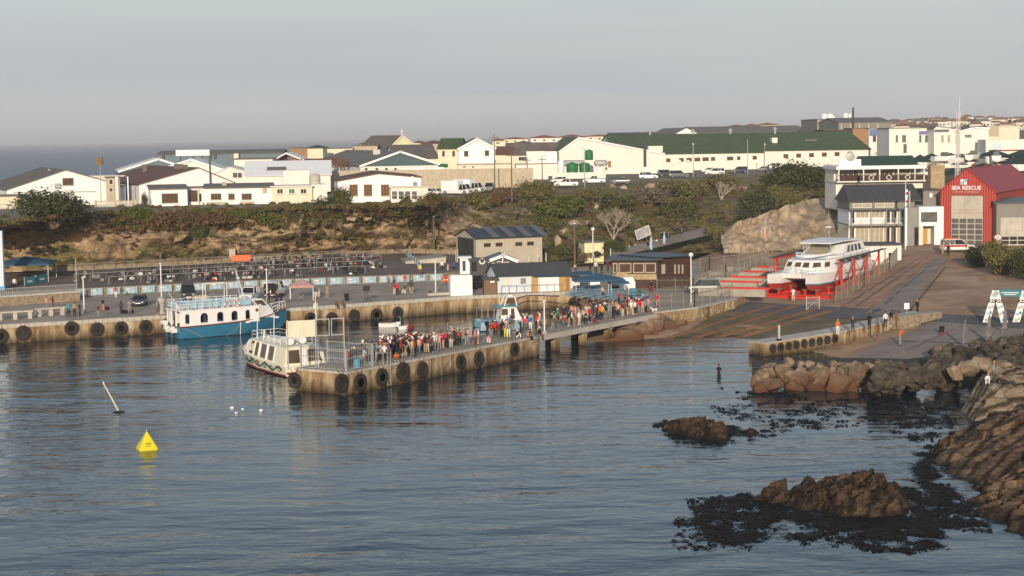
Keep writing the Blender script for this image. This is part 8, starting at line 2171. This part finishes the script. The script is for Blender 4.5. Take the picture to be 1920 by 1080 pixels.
def surf(px,py):
 pts=[lerp_curve(c,px)for c in(CD2,CE,CF)];pts=[(y,at(px,y,z).y)for y,z in pts]
 for(y0,Y0),(y1,Y1)in zip(pts[:-1],pts[1:]):
  if y1<=py<=y0:t=(y0-py)/(y0-y1);return atY(px,py,1/((1-t)/Y0+t/Y1))
 return atY(px,py,pts[0][1])if py>pts[0][0]else at(px,py,12.6)
def bush(px,py,w,h,mat,label,kind='bush',name='shrub',cat='shrub',D=None,p=None,group=None):
 p=surf(px,py)if p is None else p;k=p.y/F;W_=w*k/2*1.12;H_=h*k
 t=thing(name,label,cat,p+V((0,.0,-.1)),R(rnd.uniform(0,360))if name!='hedge' else 0,group)
 o=mobj('crown',crown(kind,mat,rnd.randint(0,3)),t,(0,0,H_*.05));o.scale=(W_,(D or W_),H_*.98)
 s=mobj('stems',STM[rnd.randint(0,3)],t);s.scale=(W_,W_,H_*.6)
 return t
 # single bushes and trees one can point to: foot pixel, width, height
BU=[(100,413,150,58,'leaf_dark','tree','large dark green bush on the rim at the left'),(60,428,60,30,'leaf_dark','bush','lower left lobe of dark scrub at the cliff rim'),(150,425,50,24,'leaf_dark','bush','small dark bush under the large one at the left'),(25,455,50,40,'leaf_brown','fine','brownish bush on the shaded cliff at the left edge'),(272,388,14,28,'leaf_green','bush','slim green shrub at the white annex corner'),(310,432,95,44,'leaf_brown','fine','rust brown scrub spilling down the cliff below the annex'),(300,470,40,60,'leaf_brown','fine','dark red brown creeper hanging on the cliff'),(250,416,70,34,'leaf_bright','fine','bright green scrub on the rim left of the annex'),(400,428,100,38,'leaf_brown','fine','russet scrub on the rim below the long house'),(370,448,34,30,'leaf_green','bush','small leafy tree on the cliff face'),(500,424,70,40,'leaf_bright','fine','round bright green shrub on the rim below the cream house'),(450,414,60,30,'leaf_bright','fine','green shrub left of the round bright one'),(562,430,40,55,'leaf_dark','bush','tall dark shrub on the cliff below the cream house'),(602,402,60,34,'leaf_dark','bush','dark green bush below the side block'),(640,408,48,64,'leaf_green','tree','tall rounded tree before the gabled house'),(655,422,60,32,'leaf_brown','fine','brown scrub under the tall rounded tree'),(690,428,34,38,'leaf_olive','bush','olive bush below the gabled house'),(762,406,30,44,'leaf_green','bush','upright green bush before the glazed porch'),(800,410,60,50,'leaf_brown','fine','brown twiggy bush right of the glazed porch'),(815,385,36,28,'leaf_green','bush','green bush by the parking place'),(911,348,48,36,'leaf_dark','tree','dense dark round tree beside the parked silver pickup'),(845,345,60,18,'leaf_green','bush','low green hedge tree behind the box trucks'),(890,392,70,34,'leaf_olive','bush','olive bush on the rim below the box trucks'),(940,385,60,40,'leaf_brown','fine','brown bush below the dark round tree'),(1000,380,90,44,'leaf_olive','tree','large olive brown bush below the white tank yard'),(1050,410,110,46,'leaf_bright','bush','bright green bush in the middle of the hillside'),(1030,430,60,28,'leaf_bright','bush','lower bright bush on the hillside'),(1120,380,90,34,'leaf_olive','fine','olive scrub below the grey sedan'),(1160,400,80,40,'leaf_green','bush','green bush at the middle of the hillside'),(1215,385,90,40,'leaf_grey','fine','grey twiggy bush below the white four wheel drive'),(1280,372,100,40,'leaf_olive','fine','olive bush below the canopy pickup'),(1340,360,100,36,'leaf_olive','fine','olive bush below the white canopy pickup'),(1270,410,80,40,'leaf_green','bush','green bush above the boulder on the hillside'),(1342,444,42,30,'leaf_olive','bush','small umbrella shaped tree beside the hill path'),(1490,362,120,60,'leaf_dark','tree','large dark bush above the pale rock face'),(1545,352,60,44,'leaf_dark','tree','dark bush beside the balcony restaurant'),(1420,402,80,50,'leaf_dark','bush','dark shaded bush in the gully'),(1470,388,70,44,'leaf_olive','tree','olive tree over the pale rock face'),(1400,430,60,36,'leaf_dark','bush','dark bush at the gully foot'),(1500,395,90,26,'leaf_olive','bush','low olive scrub along the rock top'),(1358,458,50,18,'leaf_green','bush','low green bush beside the path foot'),(968,492,26,20,'leaf_dark','bush','small dark tree beside the white gabled cabin'),(1050,484,56,26,'leaf_green','bush','green bush left of the cream hut'),(1155,478,46,28,'leaf_dark','bush','dark bush right of the cream hut')]
for px,py,w,h,m,kd,lab in BU:bush(px,py,w,h,m,lab,kd,'shrub' if kd!='tree' else 'bush_tree','shrub',group='bushes on the cliff and hillside')
for px,py,w,h,m,kd,lab,z in((1838,500,66,46,'leaf_dark','tree','dark green bush before the rescue station',4.4),(1885,512,90,62,'leaf_olive','tree','large olive bush at the right edge of the sandy lot',4.3),(1930,520,80,60,'leaf_dark','tree','dark bush cut by the right edge',4.3),(1201,560,22,20,'leaf_bright','bush','green shrub beside the picnic tables',2.3)):
 bush(px,py,w,h,m,lab,kd,'bush_tree','shrub',p=at(px,py,z),group='bushes on the cliff and hillside')
 # uncounted low scrub that clothes the hillside
r=np.random.default_rng(5);QS={'leaf_olive':[],'leaf_brown':[],'leaf_green':[],'leaf_grey':[]}
def scrub(n,x0,x1,f,wmin,wmax,weights):
 for i in range(n):
  px=r.uniform(x0,x1);lo=lerp_curve(CD2,px)[0];hi=lerp_curve(CF,px)[0];py=f(px,lo,hi)
  if py is None:continue
  p=surf(px,py);s=r.uniform(wmin,wmax);m=r.choice(list(QS),p=weights)
  Q=leaf_cloud(int(110+130*s),s,s,s*.75,.11+.02*s,int(r.integers(1e6)),5,.4)+np.array([p.x,p.y-(.6 if px<900 else 0),p.z-.15]);QS[m].append(Q)
def f_hill(px,lo,hi):
 t=r.random();py=lo+(hi-lo)*(.08+.78*t)
 if 1370<px<1580 and py>370:return None
 if 1180<px<1370 and abs(py-(476-(px-1180)*.23))<13:return None
 return py
scrub(1500,880,1560,f_hill,.5,1.7,[.44,.18,.28,.10])
scrub(260,-60,860,lambda px,lo,hi:hi+r.uniform(-13,2),.4,1.0,[.40,.26,.28,.06])
scrub(170,190,620,lambda px,lo,hi:hi+(lo-hi)*r.uniform(.0,.38),.5,1.5,[.36,.40,.20,.04])
scrub(420,-60,900,lambda px,lo,hi:hi+r.uniform(-2,20),.5,1.6,[.34,.36,.22,.08])
scrub(260,520,900,lambda px,lo,hi:hi+(lo-hi)*r.uniform(.1,.9),.35,1.0,[.42,.3,.22,.06])
scrub(110,-60,520,lambda px,lo,hi:hi+(lo-hi)*r.uniform(.1,.9),.3,.8,[.4,.3,.25,.05])
scrub(70,1370,1590,lambda px,lo,hi:r.uniform(335,385),.6,1.6,[.3,.1,.5,.1])
for m,L_ in QS.items():
 o=mobj('hillside_scrub',cloud_mesh('hillside_scrub',np.concatenate(L_),m));tag(o,'low %s scrub covering the hillside'%m.split('_')[1],'scrub',kind='stuff')
 # bare tree
def bare_tree(px,py,h,label,seed,z=None):
 p=surf(px,py);t=thing('bare_tree',label,'tree',p);rr=random.Random(seed);tr,br=MB(),MB()
 def grow(p,d,L_,r_,k):
  q=p+d*L_;(tr if k<2 else br).tube(p,q,r_,'dead_branch',5,r_*.7)
  if k>=5:return
  for i in range(3 if k<3 else 2):
   e=(d+V((rr.uniform(-1,1)*.8,rr.uniform(-1,1)*.6,rr.uniform(-.25,.5)))).normalized();grow(q,e,L_*rr.uniform(.62,.85),r_*.62,k+1)
 for a in(-.5,.1,.55):grow(V((0,0,-.3)),V((a,rr.uniform(-.2,.2),1)).normalized(),h*.26,.17,0)
 tr.obj('trunk',t);br.obj('branches',t)
bare_tree(1150,446,6.5,'pale leafless tree on the slope above the cream hut',3);bare_tree(1353,372,4.5,'smaller leafless tree below the parked cars',8)
# boulders and ledges on the slope
def rock_mesh(seed,n=15):
 """angular broken block: hull of a few points with worn edges"""
 q=random.Random(seed*17+3);bm=bmesh.new()
 for i in range(n):
  d=V((q.gauss(0,1),q.gauss(0,1),q.gauss(0,1))).normalized()*q.uniform(.86,1.12);bm.verts.new(d)
 h=bmesh.ops.convex_hull(bm,input=bm.verts);bmesh.ops.delete(bm,geom=[v for v in bm.verts if not v.link_faces],context='VERTS')
 bmesh.ops.bevel(bm,geom=list(bm.edges),offset=.17,segments=2,affect='EDGES',clamp_overlap=True);bmesh.ops.recalc_face_normals(bm,faces=bm.faces)
 for v in bm.verts:v.co+=V((noise.noise(v.co*3+V((seed,0,0))),noise.noise(v.co*3+V((0,seed,0))),noise.noise(v.co*3)))*.05
 me=bpy.data.meshes.new('boulder');bm.to_mesh(me);bm.free();me.polygons.foreach_set('use_smooth',[True]*len(me.polygons));me.set_sharp_from_angle(angle=R(40))
 return me
RK=[rock_mesh(i,11+i)for i in range(10)]
def rocks(parent,lst,mat,name='boulder'):
 for(p,sx,sy,sz)in lst:
  me=RK[rnd.randint(0,9)]
  if not me.materials:me.materials.append(MT['boulder_rock'])
  o=mobj(name,me,parent,p,R(rnd.uniform(0,360)),(sx,sy,sz));o.rotation_euler=(R(rnd.uniform(-20,20)),R(rnd.uniform(-20,20)),R(rnd.uniform(0,360)));override(o,0,mat)
led=thing('rock_outcrop','pale sandstone ledges showing through the hillside scrub','rocks',(0,0,0))
L_=[]
for px,py,w,h in((1075,421,40,14),(1100,420,50,14),(1060,436,36,16),(1048,452,22,22),(1125,392,30,16),(1285,402,22,24),(1216,350,34,12),(1150,350,24,10),(1170,352,20,8),(1000,405,40,12),(985,440,40,20),(1240,440,30,10),(1385,355,40,14),(1310,362,30,8),(900,430,50,20),(940,452,40,22),(1020,470,30,18)):
 p=surf(px,py);k=p.y/F;L_.append((p+V((0,-.4,0)),w*k/2,w*k/2.4,h*k/1.6))
rocks(led,L_,'pale_rock','ledge')
# rim stones on the cliff top at the left
led=thing('rock_outcrop','broken pale ledges along the cliff rim under the houses','rocks',(0,0,0));L_=[]
for px,py in[(180+i*52+rnd.uniform(-15,15),None)for i in range(13)]:
 hi=lerp_curve(CF,px)[0];lo=lerp_curve(CD2,px)[0];py=hi+(lo-hi)*rnd.uniform(.12,.5);p=surf(px,py);L_.append((p+V((0,-.5,0)),rnd.uniform(.8,2.4),1.0,rnd.uniform(.35,.8)))
rocks(led,L_,'cliff_rock','ledge')
# cut rock face above the yard
RC0=[(1355,476,3.9),(1400,474,4.0),(1480,472,4.2),(1560,468,4.6),(1600,466,4.7)]
RC1=[(1355,440,6.6),(1375,420,8.4),(1440,398,10.2),(1520,372,11.8),(1600,372,11.8)]
def rc_disp(p,k,px):a=fbm(V((p.x*.4,p.y*.1,p.z*.5)),6);b_=abs(noise.noise(V((p.x*.5,0,p.z*.18))));return p+V((.3*a,-1.7*a+2.2*b_-.9,.6*a))
def rc1(px):return px
sheet('rock_face',1352,1600,2.4,[RC0,[(a,(b+d)/2,0)for(a,b,_),(c,d,_)in zip(RC0,RC0)]if False else RC1],[34],'pale_rock',rc_disp)
# paved hill path
def hillpatch(name,A,B,C_,D_,mat,dz):
 vs=[];nu,nv=20,4
 for i in range(nu+1):
  for j in range(nv+1):
   u,v=i/nu,j/nv;x=(A[0]*(1-u)+B[0]*u)*(1-v)+(D_[0]*(1-u)+C_[0]*u)*v;y=(A[1]*(1-u)+B[1]*u)*(1-v)+(D_[1]*(1-u)+C_[1]*u)*v;p=surf(x,y);vs.append(p+V((0,-.5,dz)))
 mb=MB();mb.add(vs,[(i*(nv+1)+j,(i+1)*(nv+1)+j,(i+1)*(nv+1)+j+1,i*(nv+1)+j+1)for i in range(nu)for j in range(nv)],mat);tag(mb.obj(name,smooth=True),kind='structure')
hillpatch('path',(1150,492),(1345,444),(1330,430),(1145,480),'ramp_concrete',.75)
motorbike(surf(1272,448)+V((0,-.6,.9)),20,'motorbike parked on the hill path below the bushes');motorbike(surf(1248,455)+V((0,-.6,.8)),40,'second motorbike on the hill path beside the flags')
# ------------------------------------------------------------------ breakwater of boulders
bw=thing('breakwater','breakwater of large stacked boulders in front of the boat ramp','breakwater',at(1550,725,0))
def bp(px,py,z):p=at(px,py,z);return p-V(bw.location)
L_=[]
x=1418
for(y,z,s0,s1,x0,x1)in((730,.1,.8,1.5,1416,1690),(718,.7,.7,1.7,1412,1690),(705,1.2,.8,1.5,1418,1690),(695,1.6,.6,1.3,1428,1690),(686,1.8,.5,1.0,1440,1680)):
 x=x0
 while x<x1:
  s=rnd.uniform(s0,s1);k=at(x,y,z).y/F;w=s/k
  L_.append((bp(x+w*.4,y+rnd.uniform(-4,4),z),s*1.0,s*.9,s*rnd.uniform(.55,.95)));x+=w*1.5
rocks(bw,[q for q in L_ if q[0].x+bw.location.x<at(rnd.uniform(1610,1700),700,1).x],'boulder_rock');rocks(bw,[q for q in L_ if q[0].x+bw.location.x>at(rnd.uniform(1640,1660),700,1).x],'dark_boulder')
dk=thing('boulder_bank','dark grey boulder bank below the finish arch at the right','breakwater',at(1800,700,1))
L_=[]
for i in range(230):
 px=rnd.uniform(1640,1990);f=rnd.random();y0=735-(px-1640)*.06;y1=lerp_curve([(1640,690),(1740,672),(1800,650),(1900,625),(1990,615)],px)[0];py=y0+(y1-y0)*f
 z=.3+1.9*math.sin(min(1,f*1.3)*1.57)+(.4 if px>1800 else 0);s=rnd.uniform(.45,1.05);p=at(px,py,z)
 L_.append((p-V(dk.location),s,s*.9,s*.75))
rocks(dk,L_,'dark_boulder')
L_=[(at(px,py,z)-V(dk.location),s,s,s*.7)for px,py,z,s in((1770,662,1.6,1.5),(1752,660,1.4,.8),(1810,690,2.4,1.5),(1840,685,2.5,1.2),(1860,700,2.6,1.1),(1885,690,2.8,1.0),(1790,700,2.2,1.0))]
rocks(dk,L_,'boulder_rock')
sb=sheet('boulder_bed',1410,2600,10,[[(1410,738,-.6),(1700,742,-.6),(2000,730,0)],[(1410,715,.3),(1700,715,.4),(2000,690,1.2)],[(1410,690,1.0),(1700,680,.9),(2000,640,1.6)],[(1410,676,.1),(1700,668,.2),(2000,612,1.9)]],[3,3,3],'dark_boulder')
# boulders under the pier root and picnic corner
pr=thing('boulder_bank','brown boulders under the pier root and sea wall','rocks',at(1250,620,0));L_=[]
for px,py,z,s in((1172,622,.6,2.0),(1200,618,.8,2.0),(1225,612,.9,1.8),(1240,602,1.3,1.5),(1252,614,.6,1.7),(1275,608,.7,1.3),(1215,630,.0,1.8),(1180,640,-.2,2.4),(1160,645,-.4,2.0),(1240,625,.0,1.4),(1270,618,.2,1.0),(1262,598,1.2,1.2),(1230,597,1.4,1.0)):L_.append((at(px,py,z)-V(pr.location),s,s,s*.6))
rocks(pr,L_,'boulder_rock')
pr=thing('boulder_bank','mossy rock bank below the picnic tables','rocks',at(1100,580,0));L_=[]
for i in range(26):
 f=i/25;p=V((8.5,245.5,0)).lerp(V((16.6,216,0)),f);L_.append((p+V((rnd.uniform(-1.4,-.2),rnd.uniform(-.6,.6),rnd.uniform(.1,1.8)))-V(pr.location),rnd.uniform(.9,1.7),rnd.uniform(.9,1.6),rnd.uniform(.6,1.0)))
rocks(pr,L_,'boulder_rock')
# ------------------------------------------------------------------ foreground rocks: tilted strata
def strata_rock(name,label,poly,zf,mat,step=.22,amp=1.0,ang=.6,freq=.75,kind=None):
 """poly: pixel outline at the waterline; zf(u,v) height; heightfield in the place itself"""
 P=[at(x,y,0)for x,y in poly];xs_=[p.x for p in P];ys_=[p.y for p in P]
 def dist_in(x,y):
  ins,dm=False,1e9
  for a,b in zip(P,P[1:]+P[:1]):
   if(a.y>y)!=(b.y>y)and x<(b.x-a.x)*(y-a.y)/(b.y-a.y)+a.x:ins=not ins
   ex,ey=b.x-a.x,b.y-a.y;t=max(0,min(1,((x-a.x)*ex+(y-a.y)*ey)/(ex*ex+ey*ey+1e-9)));dm=min(dm,math.hypot(a.x+ex*t-x,a.y+ey*t-y))
  return dm if ins else-dm
 x0,x1,y0,y1=min(xs_)-.8,max(xs_)+.8,min(ys_)-.8,max(ys_)+.8;nx,ny=int((x1-x0)/step)+1,int((y1-y0)/step)+1
 vs=[];c,s=math.cos(ang),math.sin(ang)
 for i in range(nx):
  for j in range(ny):
   x,y=x0+i*step,y0+j*step;d=dist_in(x,y);h=zf(d,x,y)
   e=max(0,min(1,d/1.2+.3));wv=noise.noise(V((x*.25,y*.25,3)))*1.4
   q=(x*c+y*s)*freq+wv;fr=q-math.floor(q);cell=math.floor(q)
   led_=(fr**1.5-.5)*1.5+.9*noise.noise(V((cell*7.1,.3,0)))
   q2=q*3.7+.8*noise.noise(V((x*.9,y*.9,7)));led_+=.34*((q2-math.floor(q2))**2-.4)
   cr=-max(0,.12-abs(noise.noise(V((x*.8+9,y*.8,1)))))*3.0
   vs.append((x,y,h+e*amp*(led_*.55+.22*fbm(V((x*.5,y*.5,0)),4)+.10*fbm(V((x*2.2,y*2.2,5)),3)+cr*.3)))
 fs=[(i*ny+j,(i+1)*ny+j,(i+1)*ny+j+1,i*ny+j+1)for i in range(nx-1)for j in range(ny-1)if max(vs[i*ny+j][2],vs[(i+1)*ny+j][2],vs[(i+1)*ny+j+1][2],vs[i*ny+j+1][2])>-.5]
 mb=MB();mb.add(vs,fs,mat)
 t=thing(name,label,'rock',(0,0,0));o=mb.obj('rock',t,smooth=True);o.data.set_sharp_from_angle(angle=R(38))
 return t
strata_rock('sea_rock','large jagged tilted rock standing in the near cove',[(1405,940),(1470,914),(1540,903),(1620,905),(1690,925),(1715,945),(1700,968),(1640,975),(1560,972),(1480,955)],lambda d,x,y:-.3+min(1.2,max(-.6,d*1.0))+max(0,min(1,d))*.3*math.sin(x*.5-11),'shore_rock',.12,.95,-.75,.62)
strata_rock('sea_rock','small double humped rock in the middle of the cove',[(1232,806),(1262,797),(1310,792),(1350,800),(1380,812),(1372,828),(1330,832),(1290,822),(1250,816)],lambda d,x,y:-.45+min(.95,max(-.6,d*1.1)),'shore_rock',.10,.75,-.7,.8)
strata_rock('sea_rock','low outlying rock right of the double humped one',[(1388,813),(1410,807),(1428,812),(1415,818),(1395,818)],lambda d,x,y:-.2+min(.6,max(-.5,d*1.0)),'shore_rock',.12,.4,.5,1.0)
strata_rock('shore_rocks','brown tilted slab shore at the lower right',[(1722,842),(1745,826),(1790,800),(1830,780),(1900,770),(2500,770),(2500,1100),(1990,1060),(1915,1022),(1880,1002),(1830,975),(1800,945),(1812,915),(1770,895),(1745,868)],lambda d,x,y:-.55+max(-.5,min(3.4,d*.40+.3)),'slab_rock',.17,.72,2.2,.24)
strata_rock('shore_rocks','pale layered rocks under the two people at the right',[(1800,772),(1815,755),(1850,748),(2500,735),(2500,800),(1980,800),(1880,795),(1825,790)],lambda d,x,y:-.3+max(-.5,min(3.1,d*1.5+.3)),'shore_pale',.17,1.0,1.3,.45)
# people on those rocks stand on the real surface
bpy.context.view_layer.update()
dg_=bpy.context.evaluated_depsgraph_get()
for o,(px,py)in zip(ROCKFOLK[2:],((1863,717),(1853,718),(1912,643))):
 start=V((0,0,H));d=ray(px,py).normalized()
 for k in range(12):
  ok,pos,nrm,idx,ob,_=SC.ray_cast(dg_,start,d)
  if not ok:break
  if ob.name.startswith(('rock','boulder')):o.location=pos-V((0,0,.05));break
  start=pos+d*.05
  # kelp
r=np.random.default_rng(11);KQ=[]
def kelp(n,poly,sparse=False):
 xs_,ys_=[p[0]for p in poly],[p[1]for p in poly];m=0
 while m<n:
  x,y=r.uniform(min(xs_),max(xs_)),r.uniform(min(ys_),max(ys_));ins=False
  for a,b in zip(poly,poly[1:]+poly[:1]):
   if(a[1]>y)!=(b[1]>y)and x<(b[0]-a[0])*(y-a[1])/(b[1]-a[1])+a[0]:ins=not ins
  if not ins or not sparse and noise.noise(V((x*.035,y*.075,1)))+.5*noise.noise(V((x*.11,y*.2,4)))<.05+r.uniform(-.12,.12):m+=.01;continue
  m+=1;p=at(x,y,0);c=np.array([p.x,p.y,0]);k=int(r.integers(2,6));base=r.uniform(0,6.28)
  for i in range(k):
   a=base+r.normal()*.9;L_=r.uniform(.3,1.0);w=r.uniform(.04,.11);d=np.array([math.cos(a),math.sin(a),0]);s=np.array([-d[1],d[0],0]);h=r.uniform(.0,.09);o=c+r.normal(size=3)*np.array([.2,.2,0])
   KQ.append([o-s*w+[0,0,.01],o+s*w+[0,0,.01],o+d*L_*.5+s*w*1.2+[0,0,h+.03],o+d*L_*.5-s*w*1.2+[0,0,h+.04]])
   KQ.append([o+d*L_*.5-s*w*1.2+[0,0,h+.04],o+d*L_*.5+s*w*1.2+[0,0,h+.03],o+d*L_+s*w*.4+[0,0,.02],o+d*L_-s*w*.4+[0,0,.015]])
kelp(520,[(1312,985),(1330,935),(1400,925),(1480,955),(1460,985),(1400,1015),(1330,1025)])
kelp(680,[(1470,960),(1560,972),(1700,968),(1770,985),(1760,1005),(1640,1000),(1520,985)])
kelp(460,[(1690,925),(1740,890),(1800,930),(1830,980),(1870,1000),(1780,990),(1720,960)])
kelp(160,[(1500,985),(1700,1000),(1780,1030),(1640,1035),(1480,1010)])
kelp(220,[(1215,796),(1262,790),(1440,806),(1430,822),(1350,836),(1260,820)])
kelp(120,[(1352,726),(1480,738),(1700,748),(1800,772),(1720,800),(1560,778),(1430,752)]);kelp(55,[(1430,775),(1580,758),(1570,800),(1450,815)]);kelp(70,[(1720,840),(1690,800),(1740,770),(1800,770),(1790,800)]);kelp(140,[(1715,850),(1750,822),(1765,870),(1745,905),(1725,880)]);kelp(30,[(1340,755),(1420,760),(1400,790),(1330,780)]);kelp(25,[(1250,935),(1320,930),(1310,1000),(1270,1030)])
kelp(110,[(1352,726),(1480,738),(1700,748),(1800,772),(1740,830),(1600,800),(1440,815),(1400,770)],True);kelp(40,[(1300,925),(1420,912),(1440,1030),(1290,1035)],True)
o=mobj('kelp',cloud_mesh('kelp',np.array(KQ).reshape(-1,3),'kelp_leaf'));tag(o,'dark floating kelp round the rocks in the cove','kelp',kind='stuff')
# ------------------------------------------------------------------ far hillside town
HM=[]
for i,(w,rf)in enumerate((('white_wall','terracotta'),('cream_wall','brown_roof'),('tan_wall','terracotta'),('white_wall','grey_roof'),('cream_wall','terracotta'))):
 a=MB();a.box(-6,6,-5,5,-4,5.5,w);a.add([(-6.6,-5.6,5.51),(6.6,-5.6,5.51),(6.6,5.6,5.51),(-6.6,5.6,5.51),(-3,0,8),(3,0,8)],[(0,1,5,4),(1,2,5),(2,3,4,5),(3,0,4),(3,2,1,0)],rf)
 for x in(-4,-.8,2.4):a.box(x,x+1.6,-5.06,-5.0,1.8,3.4,'glass_dark')
 HM.append(a.mesh('far_house'))
for i,px in enumerate(sorted(rnd.uniform(1480,1990)for _ in range(150))):
 Y=rnd.uniform(1250,2350);z=plat_z(px,Y);p=atY(px,300,Y);k=rnd.randint(0,4)
 o=mobj('hillside_house',HM[k],None,(p.x,Y,z+1),R(rnd.uniform(-40,40)),(rnd.uniform(.6,1.1),rnd.uniform(.6,1.0),rnd.uniform(.6,1.0)))
 tag(o,('tiny distant %s house in the far town, %s from the left'%(['white terracotta roofed','cream brown roofed','tan','white grey roofed','cream terracotta roofed'][k],nth(i+1))),'house',['distant white houses','distant brown roofed houses','distant tan houses','distant grey roofed houses','distant cream houses'][k])
QT=[]
r=np.random.default_rng(3)
for i in range(170):
 px=r.uniform(1440,2000);Y=r.uniform(1000,2300);z=plat_z(px,Y);p=atY(px,300,Y);s=r.uniform(4,9);QT.append(leaf_cloud(60,s,s,s*.8,1.3,int(r.integers(1e6)),4,.4)+np.array([p.x,Y,z]))
for i in range(90):
 px=r.uniform(560,1200);Y=r.uniform(540,800);z=plat_z(px,Y);p=atY(px,300,Y);s=r.uniform(2,3.6);QT.append(leaf_cloud(90,s,s,s*.8,.6,int(r.integers(1e6)),4,.4)+np.array([p.x,Y,z]))
o=mobj('far_trees',cloud_mesh('far_trees',np.concatenate(QT),'leaf_dark'));tag(o,'distant dark trees between the far houses','trees',kind='stuff')
# ------------------------------------------------------------------ haze: even air round the whole place
mb=MB();mb.box(-26000,26000,-600,26000,-6,62,'white_paint')
me=mb.mesh('haze');me.materials.clear()
hm=bpy.data.materials.new('haze_air');hm.use_nodes=True
hm.node_tree.nodes.remove(hm.node_tree.nodes['Principled BSDF'])
pv=hm.node_tree.nodes.new('ShaderNodeVolumePrincipled')
pv.inputs['Color'].default_value=(0.90,0.92,0.98,1)
pv.inputs['Density'].default_value=0.00015
pv.inputs['Anisotropy'].default_value=0.0
hm.node_tree.links.new(pv.outputs[0],hm.node_tree.nodes['Material Output'].inputs['Volume'])
me.materials.append(hm)
tag(mobj('haze',me),kind='stuff')
